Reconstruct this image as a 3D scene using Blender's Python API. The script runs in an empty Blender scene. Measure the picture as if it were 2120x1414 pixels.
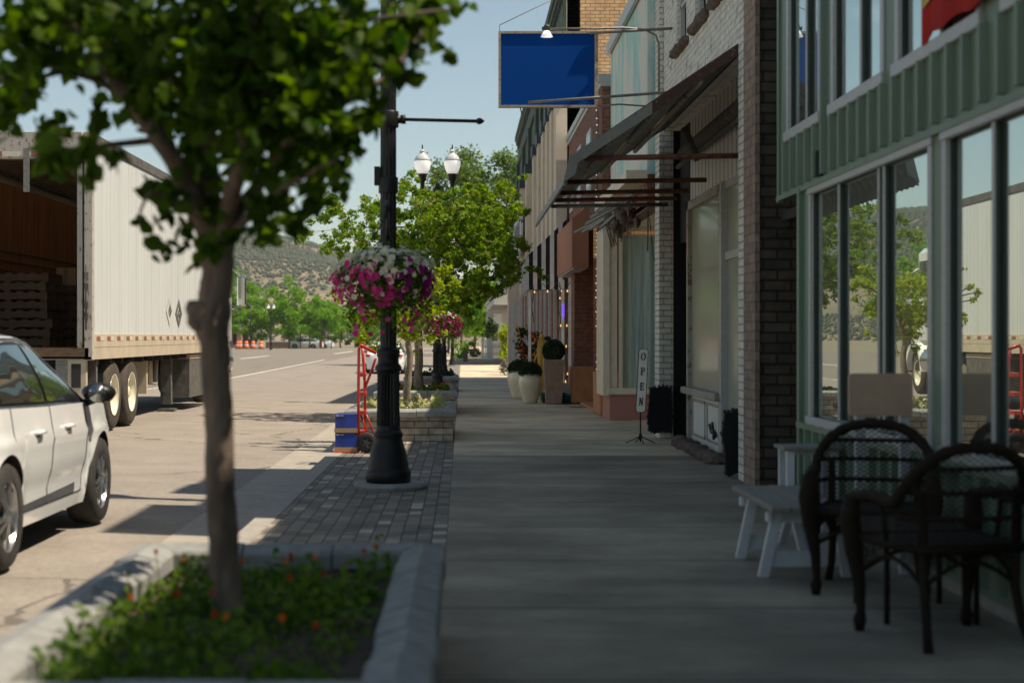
import bpy, math, random
import numpy as np
from mathutils import Vector, Matrix
random.seed(7); RNG = np.random.default_rng(7)
C = bpy.context.scene.collection
S = bpy.context.scene
R = math.radians

# ------------------------------------------------------------------ camera, sky, sun, exposure
F = 3300.0; CX = 957.0; CY = 695.0; EYE = 1.32      # photograph: focal length in px, vanishing point, eye height
cd = bpy.data.cameras.new('camera'); cam = bpy.data.objects.new('camera', cd); C.objects.link(cam)
cam.location = (0, 0, EYE); cam.rotation_euler = (R(90), 0, 0)
cd.sensor_width = 36; cd.lens = 36 * F / 2120
cd.shift_x = (1060 - CX) / 2120; cd.shift_y = -(707 - CY) / 2120
cd.clip_start = 0.1; cd.clip_end = 6000
cd.dof.use_dof = True; cd.dof.focus_distance = 25; cd.dof.aperture_fstop = 2.1
S.camera = cam
SUNV = Vector((0.55, -0.10, 1.0)).normalized()      # towards the sun
el = math.asin(SUNV.z); az = math.atan2(SUNV.x, SUNV.y)
w = bpy.data.worlds.new("World"); S.world = w; w.use_nodes = True
nt = w.node_tree; nt.nodes.clear()
def N(nt, t, **k):
    n = nt.nodes.new(t)
    for a, b in k.items(): setattr(n, a, b)
    return n
sky = N(nt, 'ShaderNodeTexSky', sky_type='NISHITA', sun_disc=False, sun_elevation=el, sun_rotation=az,
        altitude=1600, air_density=1.0, dust_density=1.2, ozone_density=1.2)
tc = N(nt, 'ShaderNodeTexCoord'); mp = N(nt, 'ShaderNodeMapping'); mp.inputs['Scale'].default_value = (1, 1, 3.2)
nz = N(nt, 'ShaderNodeTexNoise'); nz.inputs['Scale'].default_value = 3.6; nz.inputs['Detail'].default_value = 8; nz.inputs['Roughness'].default_value = .55
cr = N(nt, 'ShaderNodeValToRGB'); cr.color_ramp.elements[0].position = .67; cr.color_ramp.elements[1].position = .80
cr.color_ramp.elements[0].color = (0, 0, 0, 1); cr.color_ramp.elements[1].color = (.8, .8, .8, 1)
mx = N(nt, 'ShaderNodeMixRGB'); mx.inputs[2].default_value = (8.0, 7.6, 7.0, 1)
tn = N(nt, 'ShaderNodeMixRGB'); tn.blend_type = 'MULTIPLY'; tn.inputs[0].default_value = 1; tn.inputs[2].default_value = (1.10, 1.03, .84, 1)
bg = N(nt, 'ShaderNodeBackground'); bg.inputs[1].default_value = 0.10
out = N(nt, 'ShaderNodeOutputWorld')
L = nt.links.new
L(tc.outputs['Generated'], mp.inputs[0]); L(mp.outputs[0], nz.inputs[0]); L(nz.outputs[0], cr.inputs[0])
L(cr.outputs[0], mx.inputs[0]); L(sky.outputs[0], tn.inputs[1]); L(tn.outputs[0], mx.inputs[1]); L(mx.outputs[0], bg.inputs[0]); L(bg.outputs[0], out.inputs[0])
sl = bpy.data.lights.new('sun', 'SUN'); sl.energy = 5.0; sl.angle = R(0.5); sl.color = (1, .87, .68)
so = bpy.data.objects.new('sun', sl); C.objects.link(so); so.location = (20, -10, 40)
so.rotation_euler = SUNV.to_track_quat('Z', 'Y').to_euler()
S.view_settings.view_transform = 'Standard'; S.view_settings.look = 'None'
S.view_settings.exposure = 0.5; S.view_settings.gamma = 1; S.view_settings.use_curve_mapping = False
S.cycles.max_bounces = 8; S.cycles.transparent_max_bounces = 16; S.cycles.use_denoising = True

def P(px, py, Y):
    "photo pixel at distance Y -> world point"
    return Vector(((px - CX) * Y / F, Y, EYE - (py - CY) * Y / F))
def g(Y):
    return 0.0 if Y < 30 else (-.01 * (Y - 30) if Y < 62 else -.32)

# ------------------------------------------------------------------ materials
MATS = {}
def new_mat(name):
    m = bpy.data.materials.new(name); m.use_nodes = True; n = m.node_tree; n.nodes.clear()
    o = N(n, 'ShaderNodeOutputMaterial'); b = N(n, 'ShaderNodeBsdfPrincipled'); n.links.new(b.outputs[0], o.inputs[0])
    MATS[name] = m
    return m, n, b, o
def mat(name, col, rough=.6, metal=0., var=.12, scale=6., bump=.0, bscale=40., spec=.5, var2=None, coat=0., stretch=(1, 1, 1), dist=.02):
    "plain surface with soft blotches of its own colour and a little relief"
    m, n, b, o = new_mat(name); l = n.links.new
    t = N(n, 'ShaderNodeTexCoord'); mpn = N(n, 'ShaderNodeMapping'); mpn.inputs['Scale'].default_value = stretch
    l(t.outputs['Object'], mpn.inputs[0])
    a = N(n, 'ShaderNodeTexNoise'); a.inputs['Scale'].default_value = scale; a.inputs['Detail'].default_value = 7; a.inputs['Roughness'].default_value = .62
    l(mpn.outputs[0], a.inputs[0])
    r = N(n, 'ShaderNodeValToRGB'); e = r.color_ramp.elements
    lo = tuple(max(0, c * (1 - var)) for c in col); hi = var2 if var2 else tuple(min(1, c * (1 + var)) for c in col)
    e[0].position = .32; e[1].position = .68; e[0].color = (*lo, 1); e[1].color = (*hi, 1)
    l(a.outputs[0], r.inputs[0]); l(r.outputs[0], b.inputs['Base Color'])
    b.inputs['Roughness'].default_value = rough; b.inputs['Metallic'].default_value = metal
    b.inputs['Specular IOR Level'].default_value = spec; b.inputs['Coat Weight'].default_value = coat
    if bump:
        a2 = N(n, 'ShaderNodeTexNoise'); a2.inputs['Scale'].default_value = bscale; a2.inputs['Detail'].default_value = 6
        l(mpn.outputs[0], a2.inputs[0])
        bm = N(n, 'ShaderNodeBump'); bm.inputs['Strength'].default_value = bump; bm.inputs['Distance'].default_value = dist
        l(a2.outputs[0], bm.inputs['Height']); l(bm.outputs[0], b.inputs['Normal'])
    return m
def planar(n):
    "vector (along wall, up) for vertical walls whichever way they face"
    l = n.links.new
    t = N(n, 'ShaderNodeTexCoord'); ge = N(n, 'ShaderNodeNewGeometry')
    s1 = N(n, 'ShaderNodeSeparateXYZ'); l(t.outputs['Object'], s1.inputs[0])
    s2 = N(n, 'ShaderNodeSeparateXYZ'); l(ge.outputs['Normal'], s2.inputs[0])
    ab = N(n, 'ShaderNodeMath', operation='ABSOLUTE'); l(s2.outputs[0], ab.inputs[0])
    gt = N(n, 'ShaderNodeMath', operation='GREATER_THAN'); gt.inputs[1].default_value = .5; l(ab.outputs[0], gt.inputs[0])
    mi = N(n, 'ShaderNodeMix'); l(gt.outputs[0], mi.inputs[0]); l(s1.outputs[0], mi.inputs[2]); l(s1.outputs[1], mi.inputs[3])
    co = N(n, 'ShaderNodeCombineXYZ'); l(mi.outputs[0], co.inputs[0]); l(s1.outputs[2], co.inputs[1])
    return t, co
def brick(name, c1, c2, mortar, bw=.21, bh=.075, ms=.01, rough=.85, bump=.5, blot=.25, stain=None):
    m, n, b, o = new_mat(name); l = n.links.new
    t, co = planar(n)
    nz = N(n, 'ShaderNodeTexNoise'); nz.inputs['Scale'].default_value = 3; l(t.outputs['Object'], nz.inputs[0])
    ad = N(n, 'ShaderNodeMixRGB'); ad.blend_type = 'ADD'; ad.inputs[0].default_value = .008; l(co.outputs[0], ad.inputs[1]); l(nz.outputs[1], ad.inputs[2])
    br = N(n, 'ShaderNodeTexBrick'); l(ad.outputs[0], br.inputs[0])
    br.inputs['Scale'].default_value = 1; br.inputs['Brick Width'].default_value = bw; br.inputs['Row Height'].default_value = bh
    br.inputs['Mortar Size'].default_value = ms; br.inputs['Mortar Smooth'].default_value = .4
    br.inputs['Color1'].default_value = (*c1, 1); br.inputs['Color2'].default_value = (*c2, 1); br.inputs['Mortar'].default_value = (*mortar, 1)
    n2 = N(n, 'ShaderNodeTexNoise'); n2.inputs['Scale'].default_value = 9; n2.inputs['Detail'].default_value = 8; l(t.outputs['Object'], n2.inputs[0])
    mr = N(n, 'ShaderNodeMapRange'); mr.inputs[1].default_value = .3; mr.inputs[2].default_value = .7; mr.inputs[3].default_value = 1 - blot; mr.inputs[4].default_value = 1 + blot
    l(n2.outputs[0], mr.inputs[0])
    mu = N(n, 'ShaderNodeMixRGB'); mu.blend_type = 'MULTIPLY'; mu.inputs[0].default_value = 1; l(br.outputs[0], mu.inputs[1]); l(mr.outputs[0], mu.inputs[2])
    last = mu.outputs[0]
    if stain:
        n3 = N(n, 'ShaderNodeTexNoise'); n3.inputs['Scale'].default_value = 5; n3.inputs['Detail'].default_value = 10; n3.inputs['Roughness'].default_value = .7; l(t.outputs['Object'], n3.inputs[0])
        r3 = N(n, 'ShaderNodeValToRGB'); r3.color_ramp.elements[0].position = .56; r3.color_ramp.elements[1].position = .66; l(n3.outputs[0], r3.inputs[0])
        m3 = N(n, 'ShaderNodeMixRGB'); m3.inputs[2].default_value = (*stain, 1); l(r3.outputs[0], m3.inputs[0]); l(last, m3.inputs[1]); last = m3.outputs[0]
    l(last, b.inputs['Base Color']); b.inputs['Roughness'].default_value = rough; b.inputs['Specular IOR Level'].default_value = .25
    iv = N(n, 'ShaderNodeMath', operation='SUBTRACT'); iv.inputs[0].default_value = 1; l(br.outputs[1], iv.inputs[1])
    ad2 = N(n, 'ShaderNodeMath', operation='MULTIPLY_ADD'); ad2.inputs[1].default_value = .35; l(n2.outputs[0], ad2.inputs[0]); l(iv.outputs[0], ad2.inputs[2])
    bm = N(n, 'ShaderNodeBump'); bm.inputs['Strength'].default_value = bump; bm.inputs['Distance'].default_value = .012
    l(ad2.outputs[0], bm.inputs['Height']); l(bm.outputs[0], b.inputs['Normal'])
    return m
def spots(name, base, spot, thr=.58, scale=14, rough=.7, metal=0, w=.05, bump=.15, stretch=(1, 1, 1), spot2=None):
    "painted or aged surface where a second colour shows through in ragged patches"
    m, n, b, o = new_mat(name); l = n.links.new
    t = N(n, 'ShaderNodeTexCoord'); mpn = N(n, 'ShaderNodeMapping'); mpn.inputs['Scale'].default_value = stretch; l(t.outputs['Object'], mpn.inputs[0])
    a = N(n, 'ShaderNodeTexNoise'); a.inputs['Scale'].default_value = scale; a.inputs['Detail'].default_value = 10; a.inputs['Roughness'].default_value = .7; l(mpn.outputs[0], a.inputs[0])
    r = N(n, 'ShaderNodeValToRGB'); e = r.color_ramp.elements; e[0].position = thr; e[1].position = thr + w
    e[0].color = (*base, 1); e[1].color = (*spot, 1)
    if spot2:
        x = e.new(min(.99, thr + 2.5 * w)); x.color = (*spot2, 1)
    l(a.outputs[0], r.inputs[0])
    a2 = N(n, 'ShaderNodeTexNoise'); a2.inputs['Scale'].default_value = scale * .3; a2.inputs['Detail'].default_value = 4; l(mpn.outputs[0], a2.inputs[0])
    mr = N(n, 'ShaderNodeMapRange'); mr.inputs[3].default_value = .8; mr.inputs[4].default_value = 1.15; l(a2.outputs[0], mr.inputs[0])
    mu = N(n, 'ShaderNodeMixRGB'); mu.blend_type = 'MULTIPLY'; mu.inputs[0].default_value = 1; l(r.outputs[0], mu.inputs[1]); l(mr.outputs[0], mu.inputs[2])
    l(mu.outputs[0], b.inputs['Base Color']); b.inputs['Roughness'].default_value = rough; b.inputs['Metallic'].default_value = metal
    bm = N(n, 'ShaderNodeBump'); bm.inputs['Strength'].default_value = bump; bm.inputs['Distance'].default_value = .01; l(a.outputs[0], bm.inputs['Height']); l(bm.outputs[0], b.inputs['Normal'])
    return m
def leafmat(name, c1, c2, tr=.45, rough=.45, c3=None):
    m, n, b, o = new_mat(name); l = n.links.new
    ge = N(n, 'ShaderNodeNewGeometry'); r = N(n, 'ShaderNodeValToRGB'); e = r.color_ramp.elements
    e[0].color = (*c1, 1); e[1].color = (*c2, 1)
    if c3:
        x = e.new(.93); x.color = (*c2, 1); e[2].position = .97; e[2].color = (*c3, 1)
    l(ge.outputs['Random Per Island'], r.inputs[0]); l(r.outputs[0], b.inputs['Base Color'])
    b.inputs['Roughness'].default_value = rough; b.inputs['Specular IOR Level'].default_value = .16
    t = N(n, 'ShaderNodeBsdfTranslucent'); hs = N(n, 'ShaderNodeHueSaturation'); hs.inputs['Value'].default_value = 1.7; hs.inputs['Saturation'].default_value = 1.1
    l(r.outputs[0], hs.inputs['Color']); l(hs.outputs[0], t.inputs[0])
    mx = N(n, 'ShaderNodeMixShader'); mx.inputs[0].default_value = tr; l(b.outputs[0], mx.inputs[1]); l(t.outputs[0], mx.inputs[2]); l(mx.outputs[0], o.inputs[0])
    return m
def glassmat(name, refl=.6, dark=(.012, .014, .013), rough=.0, tint=(.9, 1, .95)):
    "shop glass: mirror-like film over a dark room"
    m, n, b, o = new_mat(name); l = n.links.new
    b.inputs['Base Color'].default_value = (*dark, 1); b.inputs['Roughness'].default_value = .3
    gl = N(n, 'ShaderNodeBsdfGlossy'); gl.inputs[0].default_value = (*tint, 1); gl.inputs[1].default_value = rough
    mx = N(n, 'ShaderNodeMixShader'); mx.inputs[0].default_value = refl; l(b.outputs[0], mx.inputs[1]); l(gl.outputs[0], mx.inputs[2]); l(mx.outputs[0], o.inputs[0])
    return m
def emis(name, col, st):
    m, n, b, o = new_mat(name); b.inputs['Base Color'].default_value = (*col, 1)
    b.inputs['Emission Color'].default_value = (*col, 1); b.inputs['Emission Strength'].default_value = st
    return m

def gravel(name, c):
    m = mat(name, c, .93, var=.12, scale=1.3, bump=.5, bscale=260, dist=.004, spec=.2); n = m.node_tree; l = n.links.new
    b = [q for q in n.nodes if q.type == 'BSDF_PRINCIPLED'][0]; src = b.inputs['Base Color'].links[0].from_socket
    t = N(n, 'ShaderNodeTexCoord'); v = N(n, 'ShaderNodeTexNoise'); v.inputs['Scale'].default_value = 26; v.inputs['Detail'].default_value = 9; v.inputs['Roughness'].default_value = .85; l(t.outputs['Object'], v.inputs[0])
    mr = N(n, 'ShaderNodeMapRange'); mr.inputs[1].default_value = .35; mr.inputs[2].default_value = .65; mr.inputs[3].default_value = .72; mr.inputs[4].default_value = 1.25; l(v.outputs[0], mr.inputs[0])
    mu = N(n, 'ShaderNodeMixRGB'); mu.blend_type = 'MULTIPLY'; mu.inputs[0].default_value = 1; l(src, mu.inputs[1]); l(mr.outputs[0], mu.inputs[2])
    # a few tar-sealed cracks
    cv = N(n, 'ShaderNodeTexVoronoi', feature='DISTANCE_TO_EDGE'); cv.inputs['Scale'].default_value = .16
    dn = N(n, 'ShaderNodeTexNoise'); dn.inputs['Scale'].default_value = 1.2; dn.inputs['Detail'].default_value = 6; l(t.outputs['Object'], dn.inputs[0])
    ad = N(n, 'ShaderNodeMixRGB'); ad.blend_type = 'ADD'; ad.inputs[0].default_value = .9; l(t.outputs['Object'], ad.inputs[1]); l(dn.outputs[1], ad.inputs[2]); l(ad.outputs[0], cv.inputs[0])
    lt = N(n, 'ShaderNodeMath', operation='LESS_THAN'); lt.inputs[1].default_value = .0035; l(cv.outputs[0], lt.inputs[0])
    m2 = N(n, 'ShaderNodeMath', operation='MULTIPLY'); m2.inputs[1].default_value = .6; l(lt.outputs[0], m2.inputs[0])
    mx = N(n, 'ShaderNodeMixRGB'); mx.inputs[2].default_value = (.06, .055, .05, 1); l(m2.outputs[0], mx.inputs[0]); l(mu.outputs[0], mx.inputs[1]); l(mx.outputs[0], b.inputs['Base Color'])
gravel('asphalt', (.26, .23, .20))
mat('gutter', (.31, .28, .24), .9, var=.12, scale=5, bump=.3, bscale=150, dist=.004)
mat('curb', (.30, .275, .25), .9, var=.15, scale=7, bump=.3, bscale=120, dist=.004)
mat('coping', (.25, .25, .245), .85, var=.25, scale=11, bump=.15, bscale=60, dist=.006)
mat('dirt', (.075, .05, .035), .95, var=.4, scale=20, bump=.8, bscale=60, dist=.02)
mat('far_ground', (.20, .17, .11), .95, var=.3, scale=.05)
gravel('travel_asphalt', (.20, .178, .15))
mat('paint_line', (.72, .7, .64), .8, var=.25, scale=6)
mat('black_metal', (.010, .010, .010), .42, var=.3, scale=9, spec=.35, bump=.08, bscale=60)
mat('black_rubber', (.018, .017, .016), .75, var=.3, scale=20)
mat('tread_dusty', (.055, .045, .036), .85, var=.35, scale=14)
mat('white_paint', (.70, .69, .66), .5, var=.06, scale=7)
mat('white_trim', (.42, .42, .41), .45, var=.1, scale=12, stretch=(1, 1, 3))
mat('green_clad', (.145, .21, .15), .5, var=.14, scale=2.5, bump=.05, stretch=(1, 1, .35))
mat('green_dark', (.035, .055, .04), .6, var=.2)
mat('cream', (.72, .64, .50), .6, var=.1, scale=5)
mat('pink_tile', (.46, .21, .17), .7, var=.2, scale=60)
mat('terracotta', (.44, .18, .10), .8, var=.08, scale=3)
mat('orange_plaster', (.50, .23, .12), .85, var=.15, scale=5)
mat('tan_stucco', (.64, .54, .42), .9, var=.1, scale=2.5, bump=.1)
mat('cornice_green', (.06, .085, .06), .7, var=.2, scale=3)
mat('cornice_blue', (.03, .05, .075), .6, var=.2)
mat('roofing', (.2, .19, .18), .9)
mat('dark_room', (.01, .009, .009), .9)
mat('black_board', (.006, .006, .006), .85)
mat('pipe_grey', (.20, .195, .18), .5, metal=.3, var=.25, scale=20)
spots('pipe_rust', (.16, .055, .025), (.05, .03, .022), .52, 18, .75)
spots('awning_metal', (.36, .34, .29), (.15, .11, .08), .55, 8, .6, metal=.1, stretch=(1, 1, 1))
spots('awning_trim', (.075, .035, .028), (.30, .28, .26), .60, 30, .7)
spots('awning_grey', (.26, .26, .23), (.09, .06, .045), .60, 26, .7)
mat('wood_brown', (.42, .175, .055), .7, var=.45, scale=3, stretch=(1, 5, .25))
mat('pallet_wood', (.12, .075, .04), .8, var=.35, scale=8, stretch=(1, 1, 4))
mat('cardboard', (.42, .27, .14), .8, var=.1)
mat('bench_grey', (.20, .185, .165), .6, var=.25, scale=9, stretch=(8, .6, 3))
mat('bench_white', (.58, .60, .62), .5, var=.08, scale=10)
mat('board_tan', (.48, .335, .235), .6, var=.12, scale=5)
mat('wicker', (.022, .015, .010), .8, var=.4, scale=50, spec=.15, bump=.6, bscale=90, dist=.004)
mat('red_metal', (.52, .03, .02), .35, var=.12, scale=20, coat=.4)
mat('blue_box', (.015, .04, .28), .35, var=.5, scale=7, coat=.3)
mat('blue_sign', (.002, .062, .31), .8, var=.05, scale=3, spec=.1)
mat('sign_frame', (.42, .34, .24), .6, var=.3, scale=30)
mat('car_white', (.84, .86, .88), .22, var=.02, coat=1.)
mat('chrome', (.7, .7, .7), .12, metal=1., var=.05)
mat('alloy', (.45, .45, .46), .25, metal=.9, var=.1)
mat('black_gloss', (.006, .006, .007), .4, spec=.3, var=.2)
mat('tyre_dark', (.028, .026, .024), .8, var=.3, scale=14)
mat('brown_bark', (.15, .11, .085), .95, var=.6, scale=9, bump=1., bscale=22, dist=.03, stretch=(1, 1, .3))
mat('pale_bark', (.24, .19, .145), .95, var=.4, scale=14, bump=.8, bscale=40, dist=.012, stretch=(1, 1, .35))
mat('vase_cream', (.70, .66, .52), .25, var=.08, scale=4, coat=.5)
spots('square_pot', (.38, .27, .21), (.25, .18, .14), .5, 7, .8, w=.2)
mat('teal', (.01, .12, .11), .6)
mat('yellow_figure', (.42, .27, .045), .6, var=.2)
mat('curtain', (.50, .64, .62), .9, var=.3, scale=3, stretch=(9, 9, .3))
mat('pink_floor', (.55, .43, .37), .9, var=.12, scale=20)
mat('stone_dark', (.05, .047, .043), .8, var=.5, scale=14, bump=1, bscale=30, dist=.02)
mat('rubble', (.14, .105, .085), .95, var=.4, scale=18, bump=1, bscale=40, dist=.02)
mat('orange_barrel', (.75, .12, .015), .5, var=.1)
mat('red_banner', (.50, .015, .015), .7, var=.15, scale=4)
mat('yellow_paint', (.55, .40, .03), .6)
mat('soft_white', (.6, .6, .58), .7)
mat('pinkish', (.40, .24, .17), .9, var=.12)
mat('truck_grey', (.10, .095, .085), .8, var=.4, scale=8)
mat('truck_tan', (.50, .43, .33), .6, var=.12, scale=3)
spots('rusty_white', (.46, .43, .38), (.20, .09, .045), .56, 20, .7, spot2=(.08, .04, .025), stretch=(1, 1, .5))
mat('globe', (.90, .88, .84), .25, var=.02, coat=.2)
gb_ = [n for n in MATS['globe'].node_tree.nodes if n.type == 'BSDF_PRINCIPLED'][0]; gb_.inputs['Subsurface Weight'].default_value = 1; gb_.inputs['Subsurface Radius'].default_value = (1, 1, 1); gb_.inputs['Subsurface Scale'].default_value = .25; gb_.inputs['Emission Color'].default_value = (1, .95, .88, 1); gb_.inputs['Emission Strength'].default_value = .3  # added faint glow imitates daylight scattering inside the sunlit globes
mat('globe_clear', (.55, .56, .57), .12, var=.08, coat=.6)
mat('banner_white', (.6, .59, .56), .7)
mat('trailer_white', (.60, .62, .62), .55, var=.05, scale=1.5, stretch=(1, 1, .4))
mat('lettering', (.03, .025, .02), .7)
mat('sign_cream', (.86, .83, .76), .6, var=.05)
mat('red_reflector', (.30, .12, .09), .4)
mat('white_reflector', (.62, .56, .46), .4)
mat('straw', (.25, .2, .1), .9, var=.3)
mat('tail_red', (.5, .01, .01), .3)
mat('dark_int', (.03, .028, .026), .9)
glassmat('glass_shop', .62); glassmat('glass_upper', .66); glassmat('glass_car', .42, rough=.01)
glassmat('glass_dull', .16, dark=(.34, .34, .27), rough=.09)
glassmat('glass_dark', .25)
emis('bulb_glow', (1, .5, .14), .9); emis('neon_violet', (.2, .08, 1), .7); emis('lamp_glow', (1, .95, .9), 1.2)
brick('white_brick', (.74, .72, .66), (.68, .66, .60), (.42, .39, .34), blot=.16, bump=.9)
brick('white_rough', (.76, .74, .67), (.70, .68, .61), (.60, .57, .51), bw=.16, bh=.07, blot=.2, bump=1.0, stain=(.17, .145, .115))
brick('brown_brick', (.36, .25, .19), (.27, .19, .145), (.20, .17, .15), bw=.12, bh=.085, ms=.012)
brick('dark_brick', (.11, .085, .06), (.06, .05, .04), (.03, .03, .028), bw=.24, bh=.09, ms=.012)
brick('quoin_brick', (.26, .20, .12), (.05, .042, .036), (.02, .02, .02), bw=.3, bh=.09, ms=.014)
brick('red_brick', (.25, .10, .065), (.18, .075, .05), (.2, .15, .12))
brick('yellow_brick', (.82, .55, .29), (.70, .42, .22), (.36, .23, .14), bw=.21, bh=.078, ms=.012, blot=.18)
brick('rose_brick', (.42, .22, .15), (.33, .16, .11), (.34, .27, .22))
brick('ledge_stone', (.46, .38, .29), (.30, .24, .18), (.13, .11, .09), bw=.36, bh=.085, ms=.007, bump=1, blot=.35)
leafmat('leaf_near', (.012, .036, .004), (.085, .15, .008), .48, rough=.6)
leafmat('leaf_maple', (.06, .14, .012), (.21, .30, .022), .42, c3=(.26, .15, .06))
leafmat('leaf_lime', (.22, .30, .02), (.34, .38, .03), .45)
leafmat('leaf_elm', (.06, .115, .025), (.17, .24, .06), .4)
leafmat('leaf_far', (.085, .20, .018), (.20, .34, .03), .42)
leafmat('leaf_dark', (.02, .045, .012), (.045, .085, .02), .25)
leafmat('leaf_box', (.012, .035, .012), (.03, .065, .018), .15)
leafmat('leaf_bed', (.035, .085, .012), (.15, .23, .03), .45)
leafmat('leaf_cream', (.35, .38, .16), (.55, .52, .30), .3)
leafmat('petal_white', (.62, .60, .42), (.80, .78, .66), .3)
leafmat('petal_pink', (.50, .02, .17), (.70, .10, .34), .3)
leafmat('petal_purple', (.18, .01, .14), (.38, .02, .22), .3)
leafmat('petal_maroon', (.16, .008, .05), (.34, .02, .12), .3)
leafmat('petal_orange', (.70, .12, .02), (.75, .28, .03), .3)
leafmat('petal_red', (.45, .02, .02), (.6, .05, .03), .25)
leafmat('leaf_grey', (.20, .19, .15), (.30, .28, .2), .2)
leafmat('juniper', (.045, .06, .035), (.085, .095, .055), .1)

m, n, b, o = new_mat('clear_roof'); tl_ = N(n, 'ShaderNodeBsdfTranslucent'); tl_.inputs[0].default_value = (.5, .46, .36, 1); mxx = N(n, 'ShaderNodeMixShader'); mxx.inputs[0].default_value = .35
n.links.new(b.outputs[0], mxx.inputs[1]); n.links.new(tl_.outputs[0], mxx.inputs[2]); n.links.new(mxx.outputs[0], o.inputs[0])
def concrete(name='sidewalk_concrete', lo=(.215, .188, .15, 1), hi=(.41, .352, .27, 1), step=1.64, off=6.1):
    m, n, b, o = new_mat(name); l = n.links.new
    t = N(n, 'ShaderNodeTexCoord'); s = N(n, 'ShaderNodeSeparateXYZ'); l(t.outputs['Object'], s.inputs[0])
    a = N(n, 'ShaderNodeTexNoise'); a.inputs['Scale'].default_value = 1.1; a.inputs['Detail'].default_value = 9; a.inputs['Roughness'].default_value = .6
    mpn = N(n, 'ShaderNodeMapping'); mpn.inputs['Scale'].default_value = (.5, 1.3, 1); l(t.outputs['Object'], mpn.inputs[0]); l(mpn.outputs[0], a.inputs[0])
    r = N(n, 'ShaderNodeValToRGB'); e = r.color_ramp.elements; e[0].position = .3; e[1].position = .72; e[0].color = lo; e[1].color = hi
    l(a.outputs[0], r.inputs[0])
    # weather stains
    st_ = N(n, 'ShaderNodeTexNoise'); st_.inputs['Scale'].default_value = .55; st_.inputs['Detail'].default_value = 12; st_.inputs['Roughness'].default_value = .72; l(t.outputs['Object'], st_.inputs[0])
    sr = N(n, 'ShaderNodeMapRange'); sr.inputs[1].default_value = .42; sr.inputs[2].default_value = .62; sr.inputs[3].default_value = .72; sr.inputs[4].default_value = 1.12; l(st_.outputs[0], sr.inputs[0])
    sm_ = N(n, 'ShaderNodeMixRGB'); sm_.blend_type = 'MULTIPLY'; sm_.inputs[0].default_value = 1; l(r.outputs[0], sm_.inputs[1]); l(sr.outputs[0], sm_.inputs[2])
    # small dark gum spots and pits
    v = N(n, 'ShaderNodeTexVoronoi'); v.inputs['Scale'].default_value = 2.1; l(t.outputs['Object'], v.inputs[0])
    lt = N(n, 'ShaderNodeMath', operation='LESS_THAN'); lt.inputs[1].default_value = .045; l(v.outputs['Distance'], lt.inputs[0])
    # joints
    def joint(sock, step, off, wd):
        ad = N(n, 'ShaderNodeMath', operation='ADD'); ad.inputs[1].default_value = -off; l(sock, ad.inputs[0])
        dv = N(n, 'ShaderNodeMath', operation='DIVIDE'); dv.inputs[1].default_value = step; l(ad.outputs[0], dv.inputs[0])
        rd = N(n, 'ShaderNodeMath', operation='ROUND'); l(dv.outputs[0], rd.inputs[0])
        sb = N(n, 'ShaderNodeMath', operation='SUBTRACT'); l(dv.outputs[0], sb.inputs[0]); l(rd.outputs[0], sb.inputs[1])
        ab = N(n, 'ShaderNodeMath', operation='ABSOLUTE'); l(sb.outputs[0], ab.inputs[0])
        c = N(n, 'ShaderNodeMath', operation='LESS_THAN'); c.inputs[1].default_value = wd / step; l(ab.outputs[0], c.inputs[0])
        return c.outputs[0]
    j = joint(s.outputs[1], step, off, .018)
    jm = N(n, 'ShaderNodeMath', operation='MULTIPLY'); jm.inputs[1].default_value = .6; l(j, jm.inputs[0])
    mm = N(n, 'ShaderNodeMath', operation='MAXIMUM'); l(jm.outputs[0], mm.inputs[0])
    lm = N(n, 'ShaderNodeMath', operation='MULTIPLY'); lm.inputs[1].default_value = .35; l(lt.outputs[0], lm.inputs[0]); l(lm.outputs[0], mm.inputs[1])
    mx = N(n, 'ShaderNodeMixRGB'); mx.inputs[2].default_value = (.05, .048, .045, 1); l(mm.outputs[0], mx.inputs[0]); l(sm_.outputs[0], mx.inputs[1])
    l(mx.outputs[0], b.inputs['Base Color']); b.inputs['Roughness'].default_value = .85; b.inputs['Specular IOR Level'].default_value = .3
    f = N(n, 'ShaderNodeTexNoise'); f.inputs['Scale'].default_value = 60; f.inputs['Detail'].default_value = 5; l(t.outputs['Object'], f.inputs[0])
    sb = N(n, 'ShaderNodeMath', operation='SUBTRACT'); l(f.outputs[0], sb.inputs[0]); l(mm.outputs[0], sb.inputs[1])
    bm = N(n, 'ShaderNodeBump'); bm.inputs['Strength'].default_value = .35; bm.inputs['Distance'].default_value = .006; l(sb.outputs[0], bm.inputs['Height']); l(bm.outputs[0], b.inputs['Normal'])
concrete()
concrete('bounce_tinted_concrete', (.46, .39, .28, 1), (.76, .65, .48, 1))  # farther walk paler and warmer: bounced street light put into the colour
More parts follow.
